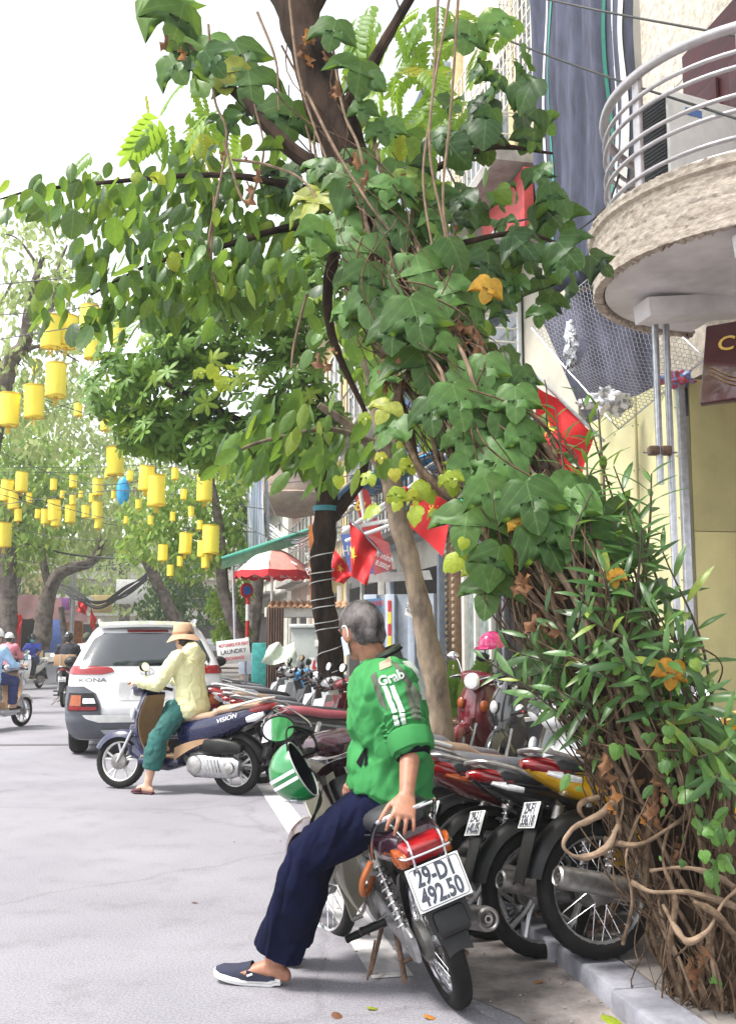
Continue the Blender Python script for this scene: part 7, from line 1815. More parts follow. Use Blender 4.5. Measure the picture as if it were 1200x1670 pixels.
park('scooter_white', 'white scooter last in the parked row', 17.5, -.8, 8, 8)
# on the pavement behind
def park_at(kind, label, c, heading, lean, cat, group=None, z=KERB_H):
    o = protos[kind] if kind not in used else copy_tree(protos[kind]); used.add(kind)
    place(o, c.x, c.y, z, R(heading), R(lean)); tag(o, label, cat, group); return o
park_at('scooter_wine', 'dark wine red scooter with round headlight facing the street by the shop', V((1.5, 11.05, 0)), 240, 6, 'scooter')
park_at('scooter_black', 'black scooter carrying a pink helmet on its mirror beside the wine red one', V((1.68, 10.45, 0)), 244, 6, 'scooter')
park_at('underbone_red', 'bright red motorbike with its handlebar turned to the road behind the vine', V((2.03, 7.0, 0)), 205, 8, 'motorbike')
park_at('scooter_white', 'white scooter parked against the yellow hoarding at the right edge', P(1215, 1330, 5.6), 190, 6, 'scooter')
park_at('scooter_black', 'black scooter between the vine and the white one at the hoarding', P(1150, 1330, 6.2), 196, 6, 'scooter')

# the woman's scooter
wv = make_scooter('scooter', p_navy, s_tan, t_tan, t_tan, m_ofw, plate=('29-E1', '787.73'), steer=R(10), tail_trim=M('pale champagne', (.62, .58, .52), .35), lettering='VISION')
tag(wv, 'deep blue scooter with tan seat that the woman in the bucket hat rides', 'scooter')
WX = G(385, 1296); WH = R(157)
place(wv, WX.x, WX.y, 0, WH, 0)

# ---------------------------------------------------------------- white car
p_car = M('pearl white car paint', (.74, .74, .75), .18, coat=1.0, var=.02)
m_clad = M('grey cladding', (.085, .09, .11), .55, var=.12)
m_carglass = M('tinted car glass', (.012, .016, .02), .05, var=.2, spec=.25)
ZS = [.20, .30, .42, .55, .62, .72, .85, .95, 1.02, 1.10, 1.22, 1.34, 1.44, 1.50, 1.54, 1.555]
XR = [.22, .07, .01, .0, .0, .035, .05, .06, .09, .15, .25, .35, .44, .54, .78, 1.1]
XF = [4.0, 4.12, 4.16, 4.16, 4.15, 4.12, 4.06, 3.9, 3.0, 2.85, 2.6, 2.35, 2.12, 1.95, 1.75, 1.5]
WW = [.80, .87, .90, .905, .905, .90, .895, .885, .865, .83, .775, .715, .66, .61, .52, .36]
def itp(z, A): return float(np.interp(z, ZS, A))
def rear(y, z, off=0.0):
    w = itp(z, WW); t = min(.999, abs(y) / w); p = 4.2; D = .42
    return V((itp(z, XR) + D * (1 - (1 - t ** p) ** (1 / p)) - off, y + (off * .6 * math.copysign(t ** 6, y)), z))
car = thing('car', 'white compact car with grey cladding driving away behind the woman', 'car')
mb = MB(); rings = []
for z in ZS:
    w = itp(z, WW); ring = [rear(w * math.sin(PI / 2 * (-1 + 2 * i / 28)), z) for i in range(29)]
    xf = itp(z, XF)
    for i in range(25):
        t = math.sin(PI / 2 * (1 - 2 * i / 24)); ring.append(V((xf - .7 * (1 - (1 - abs(t) ** 3.4 * .9999) ** (1 / 3.4)), w * t, z)))
    rings.append(ring)
mb.rings(rings, 0, True); mb.obj('body', p_car, car, sharp=30)
def patch(name, m, rows, par=car, off=.006, nu=14, nv=8, sub=None):
    # rows: (z, y0, y1) bottom to top
    q = MB(); zs = [r[0] for r in rows]
    def fn(u, v):
        z = zs[0] + (zs[-1] - zs[0]) * v
        y0 = float(np.interp(z, zs, [r[1] for r in rows])); y1 = float(np.interp(z, zs, [r[2] for r in rows]))
        return rear(y0 + (y1 - y0) * u, z, off)
    q.sheet(fn, nu, nv, .004); return q.obj(name, m, par)
patch('rear_window', m_carglass, [(1.05, -.70, .70), (1.12, -.735, .735), (1.36, -.62, .62), (1.43, -.50, .50)], nu=24, nv=12)
patch('high_brake_light', m_red_lens, [(1.445, -.24, .24), (1.47, -.24, .24)], off=.02, nv=2)
bump_ = patch('bumper_cladding', m_clad, [(.21, -.79, .79), (.32, -.872, .872), (.45, -.895, .895), (.50, -.90, .90)], off=.012, nu=30)
patch('bumper_insert', m_ofw, [(.415, -.52, .52), (.455, -.66, .66), (.50, -.70, .70)], off=.028, nu=24, nv=5)
patch('skid_plate', M('silver trim', (.4, .41, .44), .4, .3), [(.24, -.42, .42), (.33, -.5, .5)], off=.03, nu=16, nv=3)
for s in (-1, 1):
    def mm(a, b): return (min(s * a, s * b), max(s * a, s * b))
    patch('corner_cladding', m_clad, [(.50, *mm(.50, .90)), (.60, *mm(.50, .903)), (.74, *mm(.56, .898)), (.82, *mm(.70, .893))], off=.012)
    h = patch('lamp_housing', m_black, [(.545, *mm(.53, .86)), (.62, *mm(.53, .87)), (.745, *mm(.585, .855))], off=.022)
    patch('indicator', m_amber, [(.60, *mm(.72, .84)), (.72, *mm(.72, .825))], h, off=.03, nu=4, nv=4)
    patch('reverse_light', m_clear, [(.63, *mm(.56, .70)), (.685, *mm(.58, .70))], h, off=.03, nu=5, nv=3)
    patch('fog_light', m_red_lens, [(.555, *mm(.55, .85)), (.595, *mm(.545, .85))], h, off=.03, nu=10, nv=3)
    patch('tail_light', m_red_lens, [(.955, *mm(.50, .865)), (.985, *mm(.36, .868)), (1.035, *mm(.40, .845)), (1.05, *mm(.60, .82))], off=.012)
patch('plate_recess_shade', M('recess shade', (.5, .5, .51), .4), [(.66, -.30, .30), (.70, -.32, .32), (.86, -.30, .30)], off=.004)  # flush grey patch, the shade of a recess put into its colour
q = MB(); q.box((-.0 + rear(0, .76).x - .018, 0, .76), (.012, .33, .165), None, .003); pp = q.obj('licence_plate', m_plate, car)
q = MB(); q.text('30G', frame((rear(0, .8).x - .026, 0, .80), (0, -1, 0), (-1, 0, 0)), .075, sx=.9); q.text('-257.46', frame((rear(0, .72).x - .028, 0, .725), (0, -1, 0), (-1, 0, 0)), .07, sx=.85); q.obj('plate_number', m_ink, pp)
patch('garnish', p_car, [(.87, -.32, .32), (.90, -.33, .33)], off=.03, nv=3)
q = MB(); q.text('KONA', frame(rear(.60, .89, .055), (.16, -1, 0), (-1, -.16, 0)), .062, sx=1.7, ext=.003, bold=.0008); q.obj('car_lettering', M('dark chrome', (.2, .2, .22), .3, .8), car)
q = MB(); ec = rear(0, .985, .012)
q.tube([ec + V((0, math.cos(2 * PI * i / 30) * .075, math.sin(2 * PI * i / 30) * .042)) for i in range(30)], .006, n=6, closed=True)
q.text('H', frame(ec, (0, -1, 0), (-1, 0, 0)), .085, sx=1.1, ext=.004, shear=.35); q.obj('car_emblem', m_chrome, car)
q = MB(); q.sheet(lambda u, v: (.46 + .34 * v - .06 * math.sin(PI * u), (u - .5) * 1.14, 1.485 + .05 * v + .02 * math.sin(PI * u)), 16, 4, .03); q.obj('roof_spoiler', p_car, car)
q = MB(); q.tube([(.95, 0, 1.55), (.98, 0, 1.58)], .03, n=8); q.tube([(.96, 0, 1.56), (.86, 0, 1.74)], .004, n=6); q.obj('aerial', m_black, car)
q = MB(); q.tube([(.62, .17, 1.095), (.36, -.28, 1.10)], .0, n=4) if False else None
q = MB(); q.tube([rear(.02, 1.07, .02), rear(-.2, 1.09, .03), rear(-.42, 1.115, .025)], .008, n=6); q.obj('rear_wiper', m_black, car)
for s in (-1, 1):
    q = MB(); q.tube([(.72, s * .56, 1.52), (.85, s * .585, 1.575), (1.2, s * .60, 1.60), (1.9, s * .60, 1.60), (2.2, s * .57, 1.54)], .018, n=8, k=4); q.obj('roof_rail', M('silver trim', (.4, .41, .44), .4, .3), car)
    q = MB(); q.ell((2.55, s * 1.0, 1.05), (.07, .11, .075)); q.tube([(2.5, s * .82, 1.02), (2.55, s * .95, 1.03)], .02); q.obj('wing_mirror', m_black, car)
    q = MB(); q.sheet(lambda u, v: (.62 + .5 * u + .28 * v, s * (itp(1.08 + .30 * v, WW) + .006), 1.08 + .30 * v - .06 * (1 - u) * v), 8, 6, .004 * s); q.obj('quarter_window', m_carglass, car)
    q = MB(); q.sheet(lambda u, v: (1.2 + 1.2 * u + .25 * v * (1 - 2 * u), s * (itp(1.06 + .36 * v, WW) + .006), 1.06 + .36 * v), 8, 6, .004 * s); q.obj('side_window', m_carglass, car)
    q = MB(); q.sheet(lambda u, v: (.35 + 3.4 * u, s * (itp(.22 + .42 * v, WW) + .010), .22 + .42 * v * (1 if u > .3 else 1.15 )), 12, 5, .004 * s); q.obj('sill_cladding', m_clad, car)
    for x in (.80, 3.4):
        q = MB(); pr = tyre_prof(.335, .225, 16); q.lathe(pr, (x, s * .775, .335), n=48, closed=True); w = q.obj('wheel', m_rubber, car)
        q = MB(); q.lathe([(.235, .09), (.235, .10), (.20, .07), (.05, .08), (.02, .09)], (x, s * .775, .335), (0, s, 0), n=30); q.obj('rim', m_alu, w)
q = MB(); q.box((2.0, 0, .27), (3.4, 1.35, .16)); q.obj('underbody', m_black, car)
q = MB(); q.tube([(.12, -.45, .25), (.5, -.45, .27)], .03); q.obj('exhaust', m_steel, car)
CP = P(236, 1235, 12.55)
car.matrix_world = Matrix.Translation((CP.x, CP.y, 0)) @ Matrix.Rotation(SROT + R(1.0), 4, 'Z') @ Matrix.Scale(1.06, 4)

# ---------------------------------------------------------------- the courier in the green jacket
m_green = M('green jacket cloth', (.032, .19, .052), .75, var=.14, scale=5, bump=.12, bscale=220, spec=.2)
m_greengrey = M('grey green cloth', (.06, .072, .048), .8, var=.15, scale=8, bump=.12, bscale=220)
m_tancloth = M('faded tan cloth', (.28, .215, .15), .75, var=.12, scale=8)
m_print = M('white print', (.42, .48, .43), .7, var=.14, scale=22)
m_navycloth = M('dark navy cloth', (.0045, .006, .022), .9, var=.25, scale=6, bump=.15, bscale=240, spec=.08)
m_charcloth = M('black knit', (.006, .006, .009), .9, spec=.1)
def hair_mat():
    m = M('short grey hair', (.06, .05, .05), .8, var=.5, scale=16, bump=1.0, bscale=420, col2=(.25, .225, .22), stretch=(1, 1, .6), lo=.36, hi=.66, det=9, spec=.2); return m
j = {
    'pel': P(638, 1292, 4.33), 'waist': P(648, 1228, 4.32), 'neck': P(622, 1082, 4.36), 'head': P(588, 1026, 4.36),
    'shL': P(645, 1118, 4.17), 'shR': P(632, 1106, 4.54), 'elL': P(670, 1212, 4.06), 'wrL': P(663, 1296, 3.93),
    'elR': P(600, 1205, 4.66), 'wrR': P(590, 1262, 4.56),
    'hipL': P(636, 1308, 4.25), 'hipR': P(622, 1302, 4.43), 'knL': P(505, 1392, 4.27), 'knR': P(520, 1385, 4.52),
    'anL': P(449, 1557, 4.42), 'toL': P(362, 1580, 4.47), 'anR': P(470, 1536, 4.68), 'toR': P(442, 1545, 4.83)}
mloc = V((j['anL'].x, j['anL'].y, 0))
man = thing('person', 'man in green jacket and dark wide trousers sitting sideways on the old motorbike', 'person', mloc)
J = {k: v - mloc for k, v in j.items()}
J['toL'].z = .018; J['anL'].z = .10; J['toR'].z = .018; J['anR'].z = .11
f, s_, u = head_frame((-.62, .74, -.22), (-.16, .10, 1))
mb = MB()
mb.ringloft(torso_secs(J, -.012), n=20, round_ends=True)
mb.limb([J['neck'] - V((0, 0, .04)), J['head'] - u * .06 - f * .025], [.062, .058])
head(mb, J['head'], f, s_, u, 1.08)
for q in 'LR':
    mb.limb([J['sh' + q], J['el' + q], J['el' + q].lerp(J['wr' + q], .3), J['wr' + q]], [.05, .042, .041, .029])
    mb.limb([J['hip' + q], J['kn' + q], J['kn' + q].lerp(J['an' + q], .3), J['an' + q]], [.085, .058, .058, .040])
    foot(mb, J['an' + q], J['to' + q], 1.02)
mb.limb([J['anL'] + V((0, 0, .0)), J['anL'] + V((0, 0, .12))], [.042, .046])
# hand spread on the chrome rail
hd_dir = (P(656, 1340, 3.83) - P(663, 1296, 3.93)).normalized()
hand(mb, J['wrL'], hd_dir, V((.12, -.75, .62)), 1, 1.12, .5, .34, [.55, .62, .6, .5])
hand(mb, J['wrR'], V((-.6, -.2, -.5)), V((0, 0, 1)), 1, 1.0, .9)
remeshed(mb, .0052, 4).obj('body', m_skin, man)
# hair: cut back over forehead, ears and nape
mb = MB(); rot = Matrix((f, s_, u)).transposed(); hc = J['head']
mb.ell(hc + u * .015 - f * .010, (.110, .089, .110), rot, 30, 18); mb.ell(hc - f * .043 - u * .037, (.071, .080, .065), rot, 24, 14)
hm = remeshed(mb, .006, 3, lambda p, n: .0012 * noise.noise(p * 90) + .001 * noise.noise(p * 200))
keep = []
for fc in hm.f:
    c = sum((hm.v[i] for i in fc), V()) / len(fc) - hc
    a, b, d = c.dot(f), abs(c.dot(s_)), c.dot(u); fc_n = c
    d += .016 * noise.noise(fc_n * 55)
    ok = d > -.018 - .06 * max(0, (.02 - a)) / .1 * 1.2 and not (a > .055 and d < .055)
    if b > .055 and a > -.03 and d < .0: ok = False
    if d < -.08: ok = False
    keep.append(ok)
hm.f = [fc for fc, k in zip(hm.f, keep) if k]; hm.mi = [0] * len(hm.f); hm.sm = [True] * len(hm.f)
hm.obj('hair', hair_mat(), man)
# jacket
mb = MB()
lat = (J['shL'] - J['shR']).normalized(); fw = V((-1, .1, 0))
secs = torso_secs(J, .040, False)
low = J['pel'] + V((.01, 0, -.02))
js = [(low, secs[0][1] * .96, secs[0][2] * 1.02), (low + V((0, 0, .035)), secs[0][1] * 1.02, secs[0][2] * 1.10)] + [(c + fw * .012, a, b * (1.14 if k < 4 else 1.05)) for k, (c, a, b) in enumerate(secs[:-1])]
mb.ringloft(js, n=28, round_ends=True)
mb.ell(J['waist'] + V((-.13, .02, -.03)), (.085, .15, .10), None, 20, 12)     # cloth bulging over the lap
mb.ell(J['neck'] + V((.065, .0, -.13)), (.115, .18, .16))
for q in 'LR':
    a, b = J['sh' + q], J['el' + q]
    mb.limb([J['neck'].lerp(a, .55) - V((0, 0, .045)), a, a.lerp(b, .55), a.lerp(b, .97)], [.076, .092, .086, .076] if q == 'L' else [.065, .075, .068, .064])
    if q == 'R': mb.limb([b, b.lerp(J['wrR'], .8)], [.06, .05])
ax = (J['elL'] - J['shL']).normalized(); el0 = J['shL'].lerp(J['elL'], .70)
def jdisp(p, n):
    w = wrinkles(.010, 9, (.5, .2, .8), 0, -.55)(p, n) + wrinkles(.008, 5, (-.4, 0, .9), 3, -.3)(p, n) + wrinkles(.003, 18, (.5, .2, .8), 5, -.5)(p, n)
    # gathered cloth round the upper sleeve, and diagonal pulls across the back
    t = (p - el0).dot(ax); d = (p - el0 - ax * t).length
    if d < .115 and abs(t) < .07: w += .007 * math.sin(t * 300 + 6 * noise.noise(p * 14)) * (1 - abs(t) / .07)
    w += .010 * math.sin((p.z * 26 + p.x * 20 + p.y * 9) + 2.6 * noise.noise(p * 5)) * max(0, 1 - abs(p.z - J['waist'].z - .05) / .24)
    return w
jk = remeshed(mb, .0075, 5, jdisp)
jo = jk.obj('jacket', m_green, man); bv = jk.bvh()
m_back = [V(p) for p in jk.v]
vd = (V((0, 0, CAM_H)) - mloc - J['shL']); vd.z = 0; vd.normalize()
def wrap(mbx, d, off=.004):
    out = []
    for p in mbx.v:
        h = bv.ray_cast(p + d * .6, -d, 1.2)
        out.append((h[0] + h[1] * off) if h[0] is not None else p)
    mbx.v = out; return mbx
def at(px, py): return P(px, py, 4.0) - mloc      # a point on the near side, to be wrapped on the cloth below it
def cloth_patch(name, m, quad, nu, nv, par=jo, off=.004, d=None):
    a, b, c, e = [at(*q) for q in quad]
    q = MB(); q.sheet(lambda x, y: a.lerp(b, x).lerp(e.lerp(c, x), y), nu, nv); dd = d or vd
    # skip the cells that fall beside the jacket
    ok = [bv.ray_cast(p + dd * .6, -dd, 1.2)[0] is not None for p in q.v]
    q.f = [fc for fc in q.f if all(ok[i] for i in fc)]; q.mi = [0] * len(q.f); q.sm = [True] * len(q.f)
    if q.f: return wrap(q, dd, off).obj(name, m, par)
cloth_patch('shoulder_patch', m_tancloth, [(617, 1084), (636, 1073), (638, 1088), (619, 1096)], 18, 10, off=.003)
cloth_patch('sleeve_panel', m_greengrey, [(602, 1106), (612, 1098), (632, 1160), (620, 1152)], 12, 26, off=.003)
cloth_patch('sleeve_panel', m_greengrey, [(638, 1082), (650, 1084), (688, 1138), (680, 1144)], 10, 26, off=.003)
cloth_patch('sleeve_panel', m_greengrey, [(660, 1120), (684, 1138), (686, 1176), (670, 1170)], 14, 18, off=.004)
for x in (0, 11.5):
    cloth_patch('sleeve_stripe', m_print, [(624 + x, 1122 - x * .1), (631 + x, 1120 - x * .1), (648 + x, 1162 - x * .15), (640 + x, 1164 - x * .15)], 5, 20, off=.006)
    cloth_patch('sleeve_stripe', m_print, [(641 + x, 1168 - x * .2), (648 + x, 1166 - x * .2), (652 + x, 1182), (645 + x, 1184)], 5, 10, off=.006)
q = MB(); uu = (at(649, 1098) - at(628, 1106)); q.text('Grab', frame(at(638, 1108), uu, vd), .05, sx=.98, ext=0, bold=.0016); wrap(q, vd, .006).obj('sleeve_lettering', m_print, jo)
# white print across the back, seen edge on
bd_ = V((.86, -.5, .05)).normalized()
def back_patch():
    a, b, c, e = [P(x, y, yy) - mloc for x, y, yy in ((676, 1078, 4.2), (692, 1078, 4.36), (713, 1140, 4.36), (698, 1142, 4.2))]
    q = MB(); q.sheet(lambda x, y: a.lerp(b, x).lerp(e.lerp(c, x), y), 14, 20)
    ok = [bv.ray_cast(p + bd_ * .5, -bd_, 1.0)[0] is not None for p in q.v]
    q.f = [fc for fc in q.f if all(ok[i] for i in fc)]; q.mi = [0] * len(q.f); q.sm = [True] * len(q.f)
    wrap(q, bd_, .004).obj('back_print', m_print, jo)
back_patch()
# collar, rolled cuff, inner sleeve, zipped pocket, hem band
mb = MB(); nk = J['neck'] + V((.0, 0, .02)); hx = lat
pts = []
for i in range(22):
    a = 2 * PI * i / 22; pts.append(nk + lat * math.cos(a) * .088 + fw.normalized() * math.sin(a) * .080 + V((0, 0, -.035 * math.sin(a))))
mb.rings([[p + V((0, 0, -.05)) + (p - nk) * .22 for p in pts], [p + V((0, 0, 0)) + (p - nk) * .02 for p in pts], [p + V((.004, 0, .035)) - (p - nk) * .05 for p in pts], [p + V((.006, 0, .037)) - (p - nk) * .12 for p in pts], [p + V((0, 0, -.03)) - (p - nk) * .1 for p in pts]], 0, False)
cl = mb.obj('collar', m_greengrey, man)
q = MB(); q.tube([p * 1.0 + V((.003, 0, .012)) - (p - nk) * -.02 for p in pts], .006, n=6, closed=True); q.obj('collar_piping', m_charcloth, cl)
c0, c1 = J['shL'].lerp(J['elL'], .80), J['elL'] + ax * .035
mb = MB(); aa = ax.orthogonal().normalized(); bb = ax.cross(aa)
def ringp(c, r, wob=.0): return [c + (aa * math.cos(2 * PI * i / 26) + bb * math.sin(2 * PI * i / 26)) * (r + wob * math.sin(i * 1.7)) for i in range(26)]
mb.rings([ringp(c0, .075), ringp(c0 + ax * .012, .090, .003), ringp(c0.lerp(c1, .55), .092, .004), ringp(c1, .084, .003), ringp(c1 + ax * .004, .072), ringp(c1 - ax * .03, .058)], 0, False)
mb.obj('rolled_cuff', m_green, man)
mb = MB(); c2 = J['elL'].lerp(J['wrL'], .28)
mb.rings([ringp(c1 - ax * .03, .060), ringp(c1 + ax * .02, .062, .002), ringp(c2, .054, .002), ringp(c2, .046), ringp(c1, .046)], 0, False); mb.obj('inner_sleeve', m_charcloth, man)
pk = cloth_patch('pocket_zip', m_charcloth, [(578, 1254), (594, 1226), (597, 1228), (586, 1262)], 8, 12, off=.004)
cloth_patch('pocket_zip', m_charcloth, [(592, 1228), (597, 1226), (598, 1256), (592, 1260)], 5, 10, off=.005)
# trousers
mb = MB(); hems = []
mb.ringloft([(J['pel'] + V((.0, 0, -.10)), lat * .15, fw * .13), (J['pel'] + V((0, 0, -.02)), lat * .175, fw * .14), (J['pel'] + V((0, 0, .07)), lat * .16, fw * .125)], n=20, round_ends=True)
for q, k_ in (('L', 1.0), ('R', .97)):
    h, k, a = J['hip' + q], J['kn' + q], J['an' + q]
    e = k.lerp(a, .90 if q == 'L' else .93)
    dn = (a - k).normalized(); sd = V((0, 1, 0)); sd = (sd - dn * sd.dot(dn)).normalized(); fr = dn.cross(sd)
    th = (k - h).normalized(); s2 = (V((0, 1, 0)) - th * th.y).normalized(); f2 = th.cross(s2)
    mb.ringloft([(h - th * .04, s2 * .105, f2 * .115), (h.lerp(k, .3), s2 * .105, f2 * .108), (h.lerp(k, .7), s2 * .095, f2 * .098), (h.lerp(k, .93), s2 * .088, f2 * .09)], n=22, round_ends=True)
    mb.ell(k, (.092 * k_, .088 * k_, .092 * k_), None, 20, 14)
    mb.ringloft([(k + dn * .02, sd * .086, fr * .088), (k.lerp(e, .35), sd * .088, fr * .096), (k.lerp(e, .7), sd * .090, fr * .102), (e, sd * .090, fr * .108), (e + dn * .06, sd * .090, fr * .110)], n=24, e=2.3); hems.append((e, dn))
def tdisp(p, n):
    w = wrinkles(.012, 7, (.28, 0, .96), 2, -.72)(p, n) + wrinkles(.004, 13, (.28, 0, .96), 5, -.6)(p, n)
    d = (p - J['knL']).length
    w += .007 * math.sin(34 * (p.z - J['knL'].z) + 18 * (p.x - J['knL'].x) + 3 * noise.noise(p * 6)) * max(0, 1 - d / .26)
    d = (p - J['hipL']).length
    w += .008 * math.sin(30 * (p.x + p.z * .7) + 3 * noise.noise(p * 5)) * max(0, 1 - d / .24)
    return w
tr_ = remeshed(mb, .008, 5, tdisp)
def below(p): return any((p - e).dot(d) > 0 and (p - e).length < .22 for e, d in hems)
tr_.f = [fc for fc in tr_.f if not all(below(tr_.v[i]) for i in fc)]
for fc in tr_.f:
    for i in fc:
        for e, d in hems:
            k_ = (tr_.v[i] - e).dot(d)
            if 0 < k_ < .06 and (tr_.v[i] - e).length < .2: tr_.v[i] = tr_.v[i] - d * k_
tr_.mi = [0] * len(tr_.f); tr_.sm = [True] * len(tr_.f)
tr_.obj('trousers', m_navycloth, man)
# trodden-down slip-on shoes
for q in 'LR':
    a, t = J['an' + q], J['to' + q]; fl = V((t.x - a.x, t.y - a.y, 0)).normalized(); sd = fl.cross(V((0, 0, 1)))
    Mq = Matrix((( fl.x, sd.x, 0, a.x), (fl.y, sd.y, 0, a.y), (0, 0, 1, 0), (0, 0, 0, 1)))
    toe_x = (t - a).length * .97 + .028
    out = [(-.03, .026), (.02, .036), (.09, .040), (.16, .049), (toe_x - .05, .046), (toe_x - .015, .03), (toe_x, .006)]
    poly = spl([V((x, y, 0)) for x, y in out], 4); full = [(p.x, p.y) for p in poly] + [(p.x, -p.y) for p in reversed(poly)]
    so = MB(); n = len(full)
    lift = lambda x: .002 + .020 * max(0, (x - .10) / .15) ** 1.6 + (.006 if x < 0 else 0)
    rs = [[Mq @ V((x * k, y * k2, lift(x) + z)) for x, y in full] for k, k2, z in ((.985, .95, 0), (1, 1, .004), (1, 1, .022), (.985, .95, .026))]
    so.rings(rs, 0, True); sh = so.obj('shoe', m_ofw if q == 'L' else m_ofw, man)
    so = MB(); so.tube([Mq @ V((x * 1.004, y * 1.02, lift(x) + .012)) for x, y in full], .0014, n=4, closed=True); so.obj('sole_line', M('sole seam', (.35, .34, .33), .7), sh)
    up = MB(); top = []
    secs_ = []
    for x, w, h in ((toe_x - .012, .018, .016), (toe_x - .04, .041, .032), (.17, .047, .045), (.13, .046, .058), (.10, .044, .068)):
        secs_.append([Mq @ V((x, math.cos(PI * i / 14) * w, lift(x) + .022 + math.sin(PI * i / 14) * h)) for i in range(15)])
    up.rings(secs_, 0, False, cyc=False)
    for s in (-1, 1):
        up.sheet(lambda x, y: Mq @ V((.11 - .12 * x, s * (.0445 - .010 * x), lift(.1 - .12 * x) + .022 + (.042 - .030 * x) * y)), 8, 4, .004 * s)
    up.obj('shoe_upper', M('navy canvas', (.012, .014, .035), .8, var=.2, bump=.2, bscale=300), sh)
    tg = MB(); tg.box(Mq @ V((.095, -.0475, lift(.09) + .046)), (.026, .003, .009), Matrix.Rotation(math.atan2(fl.y, fl.x), 3, 'Z') @ Matrix.Rotation(.35, 3, 'Y'), .001); tg.obj('shoe_tab', m_ofw, sh)
# face mask and its ear loop
q = MB(); q.sheet(lambda a, b: hc + f * (.118 - .10 * abs(2 * a - 1) ** 2.2) + s_ * (2 * a - 1) * .072 + u * (-.088 + .082 * b - .012 * abs(2 * a - 1)), 14, 8, .003)
mk = q.obj('face_mask', M('pale blue mask', (.42, .55, .68), .7), man)
q = MB()
for sg_ in (-1, 1):
    e = hc + s_ * .079 * sg_
    q.tube([hc + f * .032 + s_ * .071 * sg_ - u * .016, e + f * .012 + u * .016 + s_ * .008 * sg_, e - f * .016 + u * .012 + s_ * .014 * sg_, e - f * .02 - u * .02 + s_ * .012 * sg_, hc + f * .03 + s_ * .068 * sg_ - u * .075], .0028, n=6, k=5)
q.obj('ear_loop', m_paper, mk)

# green half helmet hanging from the left grip of the old motorbike
hg = thing('helmet', 'green half helmet with white stripes hanging upside down from the left grip', 'helmet', P(487, 1258, 4.42))
m_hgreen = paint('helmet green', (.008, .17, .04))
ha = V((-.86, .10, -.50)).normalized()      # the crown points down and left
hx = V((0, 1, 0)); hx = (hx - ha * hx.dot(ha)).normalized(); hy = ha.cross(hx)
RH = .128
def dome(th, ph, k=1.0): return ha * (RH * k * .98 * math.cos(th)) + (hx * (1.1 * math.cos(ph)) + hy * math.sin(ph)) * (RH * k * math.sin(th))
def shell(k, th1, rev=False):
    q = MB(); q.rings([[dome(th1 * i / 12 + .001, 2 * PI * j / 36, k) for j in range(36)] for i in range(13)], 0, False); return q
q = shell(1.0, R(100)); q.obj('shell', m_hgreen, hg)
q = shell(.93, R(98)); q.obj('lining', m_charcloth, hg)
q = MB(); q.tube([dome(R(100), 2 * PI * j / 40, .985) for j in range(40)], .0032, n=8, closed=True); q.obj('edge_trim', M('grey edging', (.4, .4, .4), .5), hg)
for o_ in (-.016, .016):
    q = MB(); q.sheet(lambda a, b: dome(R(4 + 94 * a), PI * 1.02, 1.014) + hy * (o_ + .015 * (b - .5)), 24, 2); q.obj('stripe', m_white, hg)
q = MB(); pa, pb = dome(R(98), PI * .95, .97), dome(R(98), PI * 1.9, .97)
q.tube([dome(R(98), PI * .25, .95), dome(R(98), PI * .25, .95) + V((.03, -.02, -.07)), V((.06, -.06, -.19)), V((.055, -.05, -.22)), dome(R(98), PI * .1, .95) + V((.05, -.02, -.06)), dome(R(98), PI * .05, .95)], .0065, n=6, k=5, flat=.5)
q.obj('chin_strap', m_black, hg)
q = MB(); q.tube([dome(R(98), PI * 1.3, .95), dome(R(98), PI * 1.3, .95) + V((.0, .0, .10)), V((.045, .02, .16)), V((.075, .02, .09)), dome(R(98), PI * 1.9, .9)], .008, n=6, k=5, flat=.5); q.obj('strap_loop', m_black, hg)
q = MB(); q.box(dome(R(62), PI * .72, 1.015), (.03, .02, .012), None, .004); q.box(dome(R(60), PI * .5, 1.015), (.03, .03, .01), None, .004); q.obj('silver_clip', m_galv, hg)
hp = thing('helmet', 'pink half helmet with a dark emblem perched on the black scooter', 'helmet', P(801, 1056, 9.45))
q = MB(); fv, sv_, uv_ = head_frame((-.8, -.5, -.15), (0, 0, 1)); helmet_on(hp, V((0, 0, 0)), fv, sv_, uv_, paint('pink helmet paint', (.55, .03, .16)), 'shell', True, True, 1.05)
q = MB(); q.ell(V((0, 0, .05)) + sv_ * -.06 + fv * .08, (.025, .02, .025)); q.obj('emblem', p_navy, hp)

# ---------------------------------------------------------------- the woman
m_lemon = M('pale lemon cloth', (.66, .64, .36), .75, var=.07, scale=5, bump=.12, bscale=200); m_teal = M('dark green cloth', (.012, .095, .085), .8, var=.2, scale=7)
m_hat = M('tan felt', (.46, .29, .18), .85, var=.1, scale=14, bump=.2, bscale=200)
wc = wv.matrix_world if False else None
wl = WX + V((math.cos(WH), math.sin(WH), 0)) * .50
wj = spin(seated_joints(.755, .06, .46, 1.00, .31, .40, .33, .14, (.34, .17), left_foot=((.20, .25, .52), (.27, .30, .10), (.42, .30, .016))), WH)
wj['head'] = wj['head'] + V((.0, .03, -.01))
wom, wJ, (wf_, ws_, wu_) = person('woman in lemon hooded top, green trousers and tan bucket hat astride the blue scooter', wl, wj, m_skin2, m_lemon, m_teal, M('dark red slipper', (.07, .012, .02), .7), 2.0, .0095, 'hooded_top', M('black hair', (.012, .01, .01), .5), face=(-.75, .66, -.08), hup=(-.02, 0, 1), top_g=.026, leg_g=(.035, .05), legs=.70)
q = MB(); hc2 = wJ['head']
